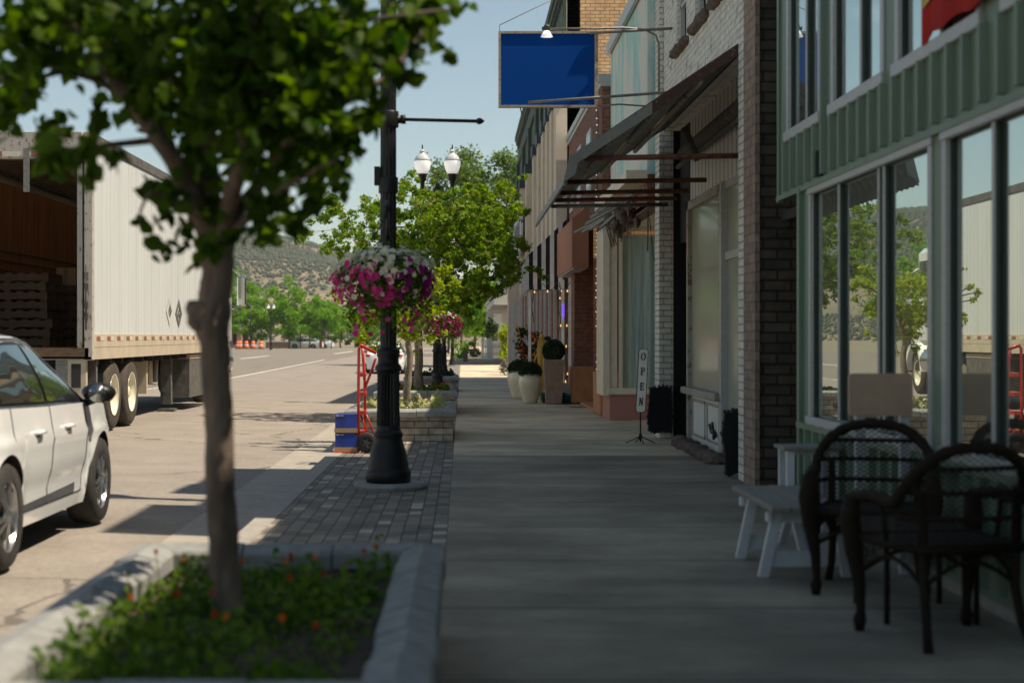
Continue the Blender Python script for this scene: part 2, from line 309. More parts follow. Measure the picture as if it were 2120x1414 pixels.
def pavers():
    m, n, b, o = new_mat('pavers'); l = n.links.new
    t = N(n, 'ShaderNodeTexCoord'); s = N(n, 'ShaderNodeSeparateXYZ'); l(t.outputs['Object'], s.inputs[0])
    def M(op, a, bb=None, c=None):
        q = N(n, 'ShaderNodeMath', operation=op)
        for i, v in enumerate((a, bb, c)):
            if v is None: continue
            if isinstance(v, (int, float)): q.inputs[i].default_value = v
            else: l(v, q.inputs[i])
        return q.outputs[0]
    row = M('FLOOR', M('DIVIDE', s.outputs[0], .1)); off = M('MULTIPLY', M('MODULO', M('ABSOLUTE', row), 2.), .5)
    v = M('ADD', M('DIVIDE', s.outputs[1], .2), off); cell = M('FLOOR', v)
    co = N(n, 'ShaderNodeCombineXYZ'); l(row, co.inputs[0]); l(cell, co.inputs[1])
    wn = N(n, 'ShaderNodeTexWhiteNoise', noise_dimensions='2D'); l(co.outputs[0], wn.inputs[0])
    r = N(n, 'ShaderNodeValToRGB'); r.color_ramp.interpolation = 'CONSTANT'; e = r.color_ramp.elements
    e[0].color = (.19, .17, .145, 1); e[1].position = .3; e[1].color = (.24, .21, .175, 1)
    for p_, c_ in ((.6, (.155, .14, .12)), (.8, (.28, .24, .195)), (.92, (.42, .37, .31))):
        x = e.new(p_); x.color = (*c_, 1)
    l(wn.outputs['Value'], r.inputs[0])
    fu = M('ABSOLUTE', M('SUBTRACT', M('FRACT', M('DIVIDE', s.outputs[0], .1)), .5)); fv = M('ABSOLUTE', M('SUBTRACT', M('FRACT', v), .5))
    ln = M('MAXIMUM', M('GREATER_THAN', fu, .455), M('GREATER_THAN', fv, .475))
    mx = N(n, 'ShaderNodeMixRGB'); mx.inputs[2].default_value = (.05, .047, .043, 1); l(ln, mx.inputs[0]); l(r.outputs[0], mx.inputs[1])
    nn = N(n, 'ShaderNodeTexNoise'); nn.inputs['Scale'].default_value = 5; nn.inputs['Detail'].default_value = 8; l(t.outputs['Object'], nn.inputs[0])
    mr = N(n, 'ShaderNodeMapRange'); mr.inputs[1].default_value = .3; mr.inputs[2].default_value = .7; mr.inputs[3].default_value = .78; mr.inputs[4].default_value = 1.2; l(nn.outputs[0], mr.inputs[0])
    mu = N(n, 'ShaderNodeMixRGB'); mu.blend_type = 'MULTIPLY'; mu.inputs[0].default_value = 1; l(mx.outputs[0], mu.inputs[1]); l(mr.outputs[0], mu.inputs[2])
    l(mu.outputs[0], b.inputs['Base Color']); b.inputs['Roughness'].default_value = .85; b.inputs['Specular IOR Level'].default_value = .25
    bm = N(n, 'ShaderNodeBump', invert=True); bm.inputs['Strength'].default_value = .7; bm.inputs['Distance'].default_value = .006; l(ln, bm.inputs['Height']); l(bm.outputs[0], b.inputs['Normal'])
pavers()
def hillmat():
    m, n, b, o = new_mat('hill_soil'); l = n.links.new
    t = N(n, 'ShaderNodeTexCoord'); a = N(n, 'ShaderNodeTexNoise'); a.inputs['Scale'].default_value = .02; a.inputs['Detail'].default_value = 10; a.inputs['Roughness'].default_value = .65; l(t.outputs['Object'], a.inputs[0])
    r = N(n, 'ShaderNodeValToRGB'); e = r.color_ramp.elements; e[0].position = .35; e[1].position = .65; e[0].color = (.13, .125, .085, 1); e[1].color = (.28, .21, .14, 1)
    l(a.outputs[0], r.inputs[0]); l(r.outputs[0], b.inputs['Base Color']); b.inputs['Roughness'].default_value = 1; b.inputs['Specular IOR Level'].default_value = .1
hillmat()
def stuccomat():
    m, n, b, o = new_mat('teal_stucco'); l = n.links.new
    t = N(n, 'ShaderNodeTexCoord'); mpn = N(n, 'ShaderNodeMapping'); mpn.inputs['Scale'].default_value = (1, .9, .3); l(t.outputs['Object'], mpn.inputs[0])
    a = N(n, 'ShaderNodeTexNoise'); a.inputs['Scale'].default_value = 1.5; a.inputs['Detail'].default_value = 9; a.inputs['Roughness'].default_value = .6; l(mpn.outputs[0], a.inputs[0])
    r = N(n, 'ShaderNodeValToRGB'); e = r.color_ramp.elements; e[0].position = .40; e[0].color = (.34, .60, .56, 1); e[1].position = .62; e[1].color = (.72, .67, .57, 1)
    x = e.new(.50); x.color = (.66, .68, .61, 1)
    l(a.outputs[0], r.inputs[0]); l(r.outputs[0], b.inputs['Base Color']); b.inputs['Roughness'].default_value = .85
stuccomat()
# ------------------------------------------------------------------ mesh helpers
OFF = {}
class B:
    def __init__(s): s.v = []; s.f = []; s.m = []; s.sm = []; s.cm = 0; s.mats = []
    def use(s, name):
        if name not in s.mats: s.mats.append(name)
        s.cm = s.mats.index(name); return s
    def add(s, vs, fs, smooth=False):
        k = len(s.v); s.v += [tuple(p) for p in vs]
        for f in fs: s.f.append(tuple(i + k for i in f)); s.m.append(s.cm); s.sm.append(smooth)
        return s
    def box(s, x0, x1, y0, y1, z0, z1, bev=0):
        if x0 > x1: x0, x1 = x1, x0
        if y0 > y1: y0, y1 = y1, y0
        if z0 > z1: z0, z1 = z1, z0
        if bev:
            b = min(bev, (x1 - x0) * .49, (y1 - y0) * .49, (z1 - z0) * .49); vs = []; 
            X = (x0, x1); Y = (y0, y1); Z = (z0, z1)
            def vid(i, j, k, a): return ((i * 2 + j) * 2 + k) * 3 + a
            for i in range(2):
                for j in range(2):
                    for k in range(2):
                        sx = b if i == 0 else -b; sy = b if j == 0 else -b; sz = b if k == 0 else -b
                        vs += [(X[i], Y[j] + sy, Z[k] + sz), (X[i] + sx, Y[j], Z[k] + sz), (X[i] + sx, Y[j] + sy, Z[k])]
            fs = []
            for i in range(2): q = [vid(i, 0, 0, 0), vid(i, 1, 0, 0), vid(i, 1, 1, 0), vid(i, 0, 1, 0)]; fs.append(q if i else q[::-1])
            for j in range(2): q = [vid(0, j, 0, 1), vid(0, j, 1, 1), vid(1, j, 1, 1), vid(1, j, 0, 1)]; fs.append(q if j else q[::-1])
            for k in range(2): q = [vid(0, 0, k, 2), vid(1, 0, k, 2), vid(1, 1, k, 2), vid(0, 1, k, 2)]; fs.append(q if k else q[::-1])
            for i in range(2):
                for j in range(2): fs.append([vid(i, j, 0, 0), vid(i, j, 0, 1), vid(i, j, 1, 1), vid(i, j, 1, 0)])
                for k in range(2): fs.append([vid(i, 0, k, 0), vid(i, 0, k, 2), vid(i, 1, k, 2), vid(i, 1, k, 0)])
            for j in range(2):
                for k in range(2): fs.append([vid(0, j, k, 1), vid(0, j, k, 2), vid(1, j, k, 2), vid(1, j, k, 1)])
            for i in range(2):
                for j in range(2):
                    for k in range(2): fs.append([vid(i, j, k, 0), vid(i, j, k, 1), vid(i, j, k, 2)])
            return s.add(vs, fs)
        vs = [(x0, y0, z0), (x1, y0, z0), (x1, y1, z0), (x0, y1, z0), (x0, y0, z1), (x1, y0, z1), (x1, y1, z1), (x0, y1, z1)]
        return s.add(vs, [(0, 3, 2, 1), (4, 5, 6, 7), (0, 1, 5, 4), (1, 2, 6, 5), (2, 3, 7, 6), (3, 0, 4, 7)])
    def hexa(s, p8): return s.add(p8, [(0, 3, 2, 1), (4, 5, 6, 7), (0, 1, 5, 4), (1, 2, 6, 5), (2, 3, 7, 6), (3, 0, 4, 7)])
    def prism(s, poly, a0, a1, axis='y'):
        "poly in the two other axes, extruded along axis"
        n = len(poly)
        def q(p, a): return {'x': (a, p[0], p[1]), 'y': (p[0], a, p[1]), 'z': (p[0], p[1], a)}[axis]
        vs = [q(p, a0) for p in poly] + [q(p, a1) for p in poly]
        return s.add(vs, [tuple(range(n)), tuple(range(2 * n - 1, n - 1, -1))] + [(i, i + n, (i + 1) % n + n, (i + 1) % n) for i in range(n)])
    def tube(s, pts, r, n=8, closed=False, cap=True):
        pts = [Vector(p) for p in pts]; m = len(pts)
        rs = r if isinstance(r, (list, tuple)) else [r] * m
        vs = []; up = None
        for i, p in enumerate(pts):
            if closed: t = pts[(i + 1) % m] - pts[i - 1]
            else: t = pts[min(i + 1, m - 1)] - pts[max(i - 1, 0)]
            if t.length < 1e-9: t = Vector((0, 0, 1))
            t.normalize()
            if up is None:
                up = Vector((0, 0, 1)) if abs(t.z) < .9 else Vector((1, 0, 0))
            a = t.cross(up)
            if a.length < 1e-6: a = t.orthogonal()
            a.normalize(); b = a.cross(t); up = b
            for k in range(n):
                an = 2 * math.pi * k / n; vs.append(p + (a * math.cos(an) + b * math.sin(an)) * rs[i])
        fs = []
        for i in range(m if closed else m - 1):
            j = (i + 1) % m
            for k in range(n): fs.append((i * n + k, i * n + (k + 1) % n, j * n + (k + 1) % n, j * n + k))
        if cap and not closed: fs += [tuple(range(n - 1, -1, -1)), tuple((m - 1) * n + k for k in range(n))]
        return s.add(vs, fs, True)
    def bar(s, p, q, w, h):
        "square bar from p to q"
        p = Vector(p); q = Vector(q); t = (q - p).normalized(); up = Vector((0, 0, 1)) if abs(t.z) < .9 else Vector((0, 1, 0))
        a = t.cross(up).normalized() * w / 2; b = a.cross(t).normalized() * h / 2
        return s.hexa([p - a - b, p + a - b, q + a - b, q - a - b, p - a + b, p + a + b, q + a + b, q - a + b])
    def lathe(s, prof, c=(0, 0, 0), n=24, flute=0, axis='z', smooth=True, cap=True):
        "prof list of (r, z); flute: depth of vertical grooves on points marked (r, z, 1)"
        vs = []
        for p in prof:
            for k in range(n):
                an = 2 * math.pi * k / n; r = p[0]
                if flute and len(p) > 2 and k % 2: r -= flute
                x, y, z = r * math.cos(an), r * math.sin(an), p[1]
                if axis == 'x': x, y, z = z, x, y
                if axis == 'y': x, y, z = x, z, y
                vs.append((c[0] + x, c[1] + y, c[2] + z))
        fs = []
        for i in range(len(prof) - 1):
            for k in range(n): fs.append((i * n + k, i * n + (k + 1) % n, (i + 1) * n + (k + 1) % n, (i + 1) * n + k))
        if cap and prof[0][0] > 1e-4: fs.append(tuple(range(n - 1, -1, -1)))
        if cap and prof[-1][0] > 1e-4: fs.append(tuple((len(prof) - 1) * n + k for k in range(n)))
        return s.add(vs, fs, smooth)
    def blob(s, c, r, seed=0, amp=.2, nu=12, nv=8):
        rnd = random.Random(seed); vs = []; ph = [rnd.uniform(0, 6) for _ in range(6)]
        for j in range(nv + 1):
            th = math.pi * j / nv
            for i in range(nu):
                a = 2 * math.pi * i / nu
                k = 1 + amp * (math.sin(3 * a + ph[0]) * math.sin(2 * th + ph[1]) + .6 * math.sin(5 * a + ph[2] + 3 * th)) * math.sin(th)
                vs.append((c[0] + r[0] * k * math.sin(th) * math.cos(a), c[1] + r[1] * k * math.sin(th) * math.sin(a), c[2] + r[2] * k * math.cos(th)))
        fs = [(j * nu + i, (j + 1) * nu + i, (j + 1) * nu + (i + 1) % nu, j * nu + (i + 1) % nu) for j in range(nv) for i in range(nu)]
        return s.add(vs, fs, True)
    def build(s, name, mt=None, parent=None):
        if mt: 
            if not s.mats or s.mats == [mt]: s.mats = [mt]
        o_ = OFF.get(parent.name, (0, 0, 0)) if parent else (0, 0, 0)
        me = bpy.data.meshes.new(name)
        me.from_pydata([(p[0] - o_[0], p[1] - o_[1], p[2] - o_[2]) for p in s.v], [], s.f)
        for mn in s.mats: me.materials.append(MATS[mn])
        me.polygons.foreach_set('material_index', s.m); me.polygons.foreach_set('use_smooth', s.sm); me.update()
        o = bpy.data.objects.new(name, me); C.objects.link(o)
        if parent: o.parent = parent; OFF[o.name] = o_
        return o
def npmesh(name, V, Fs, mt, parent=None, smooth=False, vlen=None):
    "V (n,3), Fs (m,k) equal-size faces"
    o_ = OFF.get(parent.name, (0, 0, 0)) if parent else (0, 0, 0)
    me = bpy.data.meshes.new(name); V = V - np.array(o_)
    k = Fs.shape[1]
    me.vertices.add(len(V)); me.vertices.foreach_set('co', V.astype(np.float32).ravel())
    me.loops.add(Fs.size); me.loops.foreach_set('vertex_index', Fs.astype(np.int32).ravel())
    me.polygons.add(len(Fs)); me.polygons.foreach_set('loop_start', np.arange(0, Fs.size, k, dtype=np.int32))
    me.polygons.foreach_set('loop_total', np.full(len(Fs), k, dtype=np.int32))
    if smooth: me.polygons.foreach_set('use_smooth', np.ones(len(Fs), dtype=bool))
    me.update(calc_edges=True); me.materials.append(MATS[mt])
    o = bpy.data.objects.new(name, me); C.objects.link(o)
    if parent: o.parent = parent; OFF[o.name] = o_
    return o
def thing(name, label, cat, loc=(0, 0, 0), group=None, world=True, rot=0):
    o = bpy.data.objects.new(name, None); C.objects.link(o); o.location = loc; o.rotation_euler = (0, 0, rot)
    o.empty_display_size = .2
    o['label'] = label; o['category'] = cat
    if group: o['group'] = group
    OFF[o.name] = tuple(loc) if world else (0, 0, 0)
    return o
def tag(o, label=None, cat=None, group=None, kind=None):
    if label: o['label'] = label
    if cat: o['category'] = cat
    if group: o['group'] = group
    if kind: o['kind'] = kind
    return o
def dup(root, loc, rot=0, label=None, group=None, scale=None):
    r = root.copy(); C.objects.link(r); r.location = loc; r.rotation_euler = (0, 0, rot)
    if scale: r.scale = (scale,) * 3 if not isinstance(scale, tuple) else scale
    if label: r['label'] = label
    if group: r['group'] = group
    for ch in list(root.children):
        c = ch.copy(); C.objects.link(c); c.parent = r
        for gc in list(ch.children):
            d = gc.copy(); C.objects.link(d); d.parent = c
    return r
QUAD = (np.array([(-.5, 0, 0), (0, -.33, .09), (.5, 0, 0), (0, .33, .09)]), np.array([(0, 1, 2, 3)]))
TRI2 = (np.array([(-.5, 0, 0), (-.05, -.4, .07), (.5, 0, -.08), (-.05, .4, .07)]), np.array([(0, 1, 2, 3)]))
# heart-shaped leaf of two halves folded on the midrib
_h = [(-.42, 0, 0), (-.5, .17, .05), (-.36, .38, .10), (-.06, .42, .10), (.26, .24, .04), (.56, 0, -.10)]
HEART = (np.array(_h + [(x, -y, z) for x, y, z in _h[1:5]]), np.array([(0, 5, 4, 3, 2, 1), (0, 6, 7, 8, 9, 5)]))
_f = [(0, 0, -.15)] + [(.5 * math.cos(a) * (1 if i % 2 == 0 else .8), .5 * math.sin(a) * (1 if i % 2 == 0 else .8), .12) for i, a in enumerate([2 * math.pi * k / 10 for k in range(10)])]
FLOWER = (np.array(_f), np.array([(0, 1 + k, 1 + (k + 1) % 10) for k in range(10)]))
# three-lobed maple leaf
_m = [(-.45, 0, 0), (-.15, -.12, .03), (-.05, -.45, .0), (.12, -.14, .04), (.5, 0, -.06), (.12, .14, .04), (-.05, .45, 0), (-.15, .12, .03)]
MAPLE = (np.array(_m), np.array([(0, 1, 2, 3, 4, 5, 6, 7)]))
def cloud(name, Cn, size, mt, parent=None, tpl=QUAD, up=.5, droop=0, rng=RNG, nrm=None, var=.35):
    "many separate leaves at the points Cn, one mesh"
    Cn = np.asarray(Cn, float); n = len(Cn); T, Fc = tpl
    nv = rng.normal(size=(n, 3)); nv /= np.linalg.norm(nv, axis=1, keepdims=True)
    if nrm is not None: nv = nrm + nv * .45
    nv[:, 2] += up; nv /= np.linalg.norm(nv, axis=1, keepdims=True)
    t = rng.normal(size=(n, 3)); t[:, 2] -= droop * 2; t -= nv * (t * nv).sum(1, keepdims=True); t /= np.linalg.norm(t, axis=1, keepdims=True)
    b = np.cross(nv, t); s = size * (1 - var + 2 * var * rng.random(n))
    V = Cn[:, None, :] + s[:, None, None] * (T[None, :, 0:1] * t[:, None] + T[None, :, 1:2] * b[:, None] + T[None, :, 2:3] * nv[:, None])
    Fs = (Fc[None] + (np.arange(n) * len(T))[:, None, None]).reshape(-1, Fc.shape[1])
    return npmesh(name, V.reshape(-1, 3), Fs, mt, parent)
def clumps(centers, radii, per, rng=RNG, flat=.8, fill=.55):
    "leaf positions in ragged clumps"
    out = []
    for c, r, k in zip(centers, radii, per):
        d = rng.normal(size=(k, 3)); d /= np.linalg.norm(d, axis=1, keepdims=True)
        q = rng.random((k, 1)) ** fill * (1 + .25 * rng.normal(size=(k, 1)))
        out.append(np.array(c) + d * q * r * np.array([1, 1, flat]))
    return np.concatenate(out)

# ------------------------------------------------------------------ setting
YS = [-30, 0, 10, 20, 30, 46, 62, 80, 110, 160, 240]
def strip(name, xs, mt, ys=YS, dz=0., xz=None, label=None):
    b = B(); k = len(xs)
    for y in ys:
        for x in xs: b.v.append((x, y, g(y) + dz + (xz(x) if xz else 0)))
    for i in range(len(ys) - 1):
        for j in range(k - 1):
            b.f.append((i * k + j, i * k + j + 1, (i + 1) * k + j + 1, (i + 1) * k + j)); b.m.append(0); b.sm.append(False)
    return tag(b.build(name, mt), kind='structure')
def road_z(x): return -.15 + .08 * min(1, max(0, (-1.5 - x) / 4.5))
strip('ground', [-3000, -800, -200, -40, 0, 60, 400, 3000], 'far_ground', ys=[-400, -30, 10, 30, 46, 62, 110, 240, 500, 1200, 4000], dz=-.32)
strip('road', [-36, -20, -8, -6, -4, -2.1, -1.5], 'asphalt', xz=road_z)
strip('travel_lanes', [-36, -20, -9.15], 'travel_asphalt', dz=.004, xz=road_z, ys=[-30, 10, 30, 46, 62, 110, 240])
strip('gutter', [-2.12, -1.5], 'gutter', dz=.006, xz=road_z, ys=[-30, 10, 20, 30, 46, 62, 80, 88])
strip('side_street', [-1.5, 60], 'asphalt', ys=[90, 100, 109], dz=-.13)
def slab(name, x0, x1, y0, y1, mt, top=0., h=.3):
    b = B(); ys = sorted(set([y0, y1] + [y for y in YS if y0 < y < y1]))
    for a, c in zip(ys[:-1], ys[1:]):
        za, zc = g(a) + top, g(c) + top
        last = c == ys[-1]
        b.add([(x0, a, za - h), (x1, a, za - h), (x1, c, zc - h), (x0, c, zc - h), (x0, a, za), (x1, a, za), (x1, c, zc), (x0, c, zc)],
              [(4, 5, 6, 7), (1, 2, 6, 5), (3, 0, 4, 7)] + ([(2, 3, 7, 6)] if last else []) + ([(0, 1, 5, 4)] if a == y0 else []))
    return tag(b.build(name, mt), kind='structure')
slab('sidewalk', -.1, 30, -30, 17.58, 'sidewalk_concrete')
slab('sidewalk', -.1, 30, 17.58, 89, 'bounce_tinted_concrete')
slab('paving', -1.35, -.1, -30, 89, 'pavers', top=-.002)
slab('curb', -1.5, -1.35, -30, 89, 'curb', top=.003)
slab('far_sidewalk', -1.5, 30, 110, 236, 'bounce_tinted_concrete')
tag(B().box(2.62, 4.4, 21.02, 24.9, .004, .008).build('recess_floor', 'pink_floor'), kind='structure')
def line_mark(x, y0, y1, w=.14, dx=0, n=8):
    b = B()
    for i in range(n):
        a = y0 + (y1 - y0) * i / n; c = y0 + (y1 - y0) * (i + 1) / n; xa = x + dx * i / n; xc = x + dx * (i + 1) / n
        za = g(a) + road_z(x) + .006; zc = g(c) + road_z(x) + .006
        b.add([(xa - w / 2, a, za), (xa + w / 2, a, za), (xc + w / 2, c, zc), (xc - w / 2, c, zc)], [(0, 1, 2, 3)])
    return tag(b.build('lane_line', 'paint_line'), kind='structure')
_lr = np.random.default_rng(77); _lp = np.concatenate([np.stack([2.5 - np.abs(_lr.normal(size=150)) * .12, _lr.uniform(6, 20, 150), np.full(150, .012)], 1), np.stack([_lr.uniform(-1.3, 2.3, 90), _lr.uniform(7.4, 24, 90), np.full(90, .010)], 1), np.stack([-1.62 - np.abs(_lr.normal(size=220)) * .12, _lr.uniform(5, 30, 220), np.full(220, -.128)], 1)])
tag(cloud('leaf_litter', _lp, .022, 'straw', None, TRI2, rng=_lr, up=6), 'scattered dry leaf litter and grit along the walls and kerb', 'litter', kind='stuff')
line_mark(-9.1, 44, 112, .13, dx=-.6); line_mark(-16.4, 118, 135, .3); line_mark(-16.4, 90, 103, .3)
line_mark(-12.0, 150, 175, .3); line_mark(-9.4, 165, 190, .3)
tag(B().box(-30, -1.6, 205, 206.5, g(100) - .066, g(100) - .060).build('stop_line', 'paint_line'), kind='structure')

# hills
def ridge(X):
    pts = [(-2600, 150), (-1400, 190), (-900, 165), (-500, 134), (-400, 122), (-300, 108), (-217, 100), (-162, 94), (-120, 84), (-60, 66), (0, 48), (120, 30), (400, 22), (1500, 30)]
    for (a, za), (c, zc) in zip(pts[:-1], pts[1:]):
        if a <= X <= c: return za + (zc - za) * (X - a) / (c - a)
    return 20
_ph = [random.uniform(0, 6) for _ in range(24)]
def fbm(x, y):
    v = 0; a = 1; k = 1 / 210
    for i in range(5):
        v += a * math.sin(x * k + _ph[i] + 1.3 * math.sin(y * k * .8 + _ph[i + 5])) * math.sin(y * k * 1.1 + _ph[i + 10] + math.sin(x * k * .7 + _ph[i + 15])); a *= .5; k *= 2.1
    return v
def hz(X, Y):
    t = min(1, max(0, (Y - 620) / 880)); s = t * t * (3 - 2 * t)
    rr = .93 * ridge(X * 1500 / max(Y, 1000)) * (1 if Y < 1500 else 1 + (1500 - Y) / 2400)
    return rr * (.25 * t + .75 * s) + fbm(X, Y) * 9 * t * (1 - .6 * max(0, t - .6)) - 1.5
b = B(); nx, ny = 200, 60; xs_ = [-1500 + 2300 * i / nx for i in range(nx + 1)]; ys_ = [600 + 1400 * (j / ny) for j in range(ny + 1)]
for y in ys_:
    for x in xs_: b.v.append((x * (y / 1300), y, hz(x * (y / 1300), y)))
for j in range(ny):
    for i in range(nx): b.f.append((j * (nx + 1) + i, j * (nx + 1) + i + 1, (j + 1) * (nx + 1) + i + 1, (j + 1) * (nx + 1) + i)); b.m.append(0); b.sm.append(True)
tag(b.build('hill', 'hill_soil'), kind='structure')
# junipers scattered over the hill: one mass
rng = np.random.default_rng(3); Vj = []; 
ico = [(0, 0, 1.25), (.9, 0, .35), (.28, .85, .4), (-.75, .5, .3), (-.7, -.55, .38), (.3, -.85, .3), (.0, 0, -.4)]
icf = [(0, 1, 2), (0, 2, 3), (0, 3, 4), (0, 4, 5), (0, 5, 1), (6, 2, 1), (6, 3, 2), (6, 4, 3), (6, 5, 4), (6, 1, 5)]
ico = np.array(ico); cnt = 0
while cnt < 52000:
    Y = rng.uniform(640, 1560); X = rng.uniform(-.36, .08) * Y if rng.random() < .8 else rng.uniform(-.6, .3) * Y
    h = hz(X, Y); dens = .08 + .8 * min(1, max(0, (h - 14) / 40)) + .35 * fbm(X * 3, Y * 3)
    if rng.random() > dens: continue
    s = (.6 + 1.4 * rng.random() ** 2) * (.8 if h < 25 else 1.15)
    an = rng.uniform(0, 6); c, s_ = math.cos(an), math.sin(an)
    q = ico * s * rng.uniform(.8, 1.2, size=(7, 1)); q = np.stack([q[:, 0] * c - q[:, 1] * s_, q[:, 0] * s_ + q[:, 1] * c, q[:, 2]], 1) + (X, Y, h)
    Vj.append(q); cnt += 1
Vj = np.concatenate(Vj); Fj = (np.array(icf)[None] + (np.arange(cnt) * 7)[:, None, None]).reshape(-1, 3)
tag(npmesh('hillside_junipers', Vj, Fj, 'juniper'), 'dark juniper scrub dotted over the far tan hillside', 'scrub', kind='stuff')
# ------------------------------------------------------------------ green metal-clad building (nearest)
GX = 2.54
gb = thing('clad_building', 'green ribbed metal-clad building with grey framed windows at the right edge', 'building', (GX, 4, 0))
lowW = [(8.62, 11.62), (5.5, 8.38), (1.8, 4.9)]; upW = [(11.3, 12.42), (9.6, 10.92), (7.8, 9.3), (5.9, 7.4), (3.8, 5.3), (1.5, 3.2)]
def wallrows(b, x0, x1, y0, y1, z0, z1, holes):
    y = y0
    for a, c in sorted(holes):
        if a > y: b.box(x0, x1, y, a, z0, z1)
        y = c
    if y < y1: b.box(x0, x1, y, y1, z0, z1)
b = B().use('green_clad')
b.box(GX, GX + .2, -6, 11.9, .06, .70)
wallrows(b, GX, GX + .2, -6, 11.9, .70, 2.40, lowW)
b.box(GX, GX + .2, -6, 12.75, 2.40, 2.87)
wallrows(b, GX, GX + .2, -6, 12.75, 2.87, 4.55, upW)
b.box(GX, GX + .2, -6, 12.75, 4.55, 7.0); b.box(GX, GX + .2, 10.8, 12.75, 7.0, 9.35)
b.box(GX + .2, 9, 12.6, 12.75, 2.4, 9.35); b.box(GX + .2, 9, 11.75, 11.9, .06, 2.4); b.box(GX + .2, 9, -6, -5.85, .06, 7)
# ribs of the cladding
y = -5.9
while y < 12.7:
    def rib(z0, z1): b.prism([(GX, y - .032), (GX - .042, y - .02), (GX - .042, y + .02), (GX, y + .032)], z0, z1, 'z')
    if y < 11.85: rib(.1, .685)
    if not any(a - .12 < y < c + .12 for a, c in lowW) and y < 11.85: rib(.685, 2.41)
    rib(2.45, 2.83)
    if any(a - .1 < y < c + .1 for a, c in upW): rib(4.6, 7.0)
    else: rib(2.83, 7.0)
    y += .262
# corner flashings
b.box(GX - .035, GX + .02, 11.86, 11.94, .06, 2.42); b.box(GX - .02, GX + .02, 12.70, 12.77, 2.38, 9.35); b.box(GX - .03, GX, -6, 12.75, 2.39, 2.43)
b.box(GX - .05, GX + .0, -6, 11.9, .64, .68)
b.build('wall', None, gb)
B().box(GX - .01, GX + .2, -6, 11.9, .0, .06).build('footing', 'curb', gb)
B().box(GX + .2, 9, 10.8, 12.6, 9.2, 9.3).box(GX + .2, 9, -5.8, 10.8, 6.85, 6.95).build('roof', 'roofing', gb)
B().box(GX + 1.8, GX + 1.9, -5.8, 11.7, 0, 6.8).build('interior', 'dark_room', gb)
def framed(parent, x, a, c, z0, z1, mull, glass, fw=.045, proud=.012, name='window', depth=.032, cross=(), lintel=True):
    f = B().use('white_trim')
    f.box(x - proud, x + .012, a - .03, a + fw, z0, z1).box(x - proud, x + .012, c - fw, c + .03, z0, z1)
    f.box(x - proud - .02, x + .012, a - .05, c + .05, z0 - .045, z0 + .035, bev=.006)
    f.box(x - proud - .01, x + .012, a - .04, c + .04, z1 - .055, z1 + .025, bev=.006)
    for m_ in mull: f.box(x - proud * .3, x + .006, m_ - .018, m_ + .018, z0 + .05, z1 - .06)
    for z_ in cross: f.box(x - .005, x + .05, a + fw, c - fw, z_ - .03, z_ + .03)
    f.use('green_dark').box(x + .0125, x + depth + .01, c - .04, c - .001, z0 + .04, z1 - .05).box(x + .0125, x + depth + .01, a + .001, a + .02, z0 + .04, z1 - .05)
    for m_ in mull: f.box(x + .0065, x + depth - .003, m_ - .014, m_ + .014, z0 + .05, z1 - .06)
    w_ = f.build(name, None, parent)
    pn = B().add([(x + depth, a, z0), (x + depth, c, z0), (x + depth, c, z1), (x + depth, a, z1)], [(0, 3, 2, 1)]).build('pane', glass, w_)
    return w_
framed(gb, GX, 8.62, 11.62, .70, 2.40, [10.75, 9.72, 9.60], 'glass_shop')
framed(gb, GX, 5.5, 8.38, .70, 2.40, [7.62, 6.4], 'glass_shop')
framed(gb, GX, 1.8, 4.9, .70, 2.40, [3.4], 'glass_shop')
for a, c in upW: framed(gb, GX, a, c, 2.87, 4.55, [(a + c) / 2 - .1], 'glass_upper', fw=.05)
# little flood light stub on the wall
B().box(GX - .06, GX, 11.2, 11.26, 2.44, 2.62).build('junction_box', 'green_dark', gb)
# red banner hung in the third upper window
bn = B().use('red_banner'); nb = 14
pts = []
for i in range(nb + 1):
    y = 8.66 - 1.2 * i / nb; zb = 2.93 + .012 * math.sin(i * 1.1) + (-.04 if i < 2 else 0) + .0 * (i / nb)
    xx = GX - .045 + .008 * math.sin(i * .9); pts.append((xx, y, zb)); 
for i in range(nb):
    p, q = pts[i], pts[i + 1]
    bn.add([p, q, (q[0], q[1], 4.4), (p[0], p[1], 4.4), (p[0] + .006, p[1], p[2]), (q[0] + .006, q[1], q[2]), (q[0] + .006, q[1], 4.4), (p[0] + .006, p[1], 4.4)], [(0, 3, 2, 1), (4, 5, 6, 7), (0, 1, 5, 4)], True)
bo = bn.build('banner', None); tag(bo, 'red cloth banner with a yellow mark hung across an upper window', 'banner')
yb = B().use('yellow_paint').add([(GX - .058, 8.60, 3.08), (GX - .058, 8.46, 3.10), (GX - .058, 8.46, 3.4), (GX - .058, 8.58, 3.4)], [(0, 3, 2, 1)]).add([(GX - .058, 8.4, 3.6), (GX - .058, 7.7, 3.6), (GX - .058, 7.7, 3.9), (GX - .058, 8.4, 3.9)], [(0, 3, 2, 1)])
yb.build('yellow_mark', None, bo)

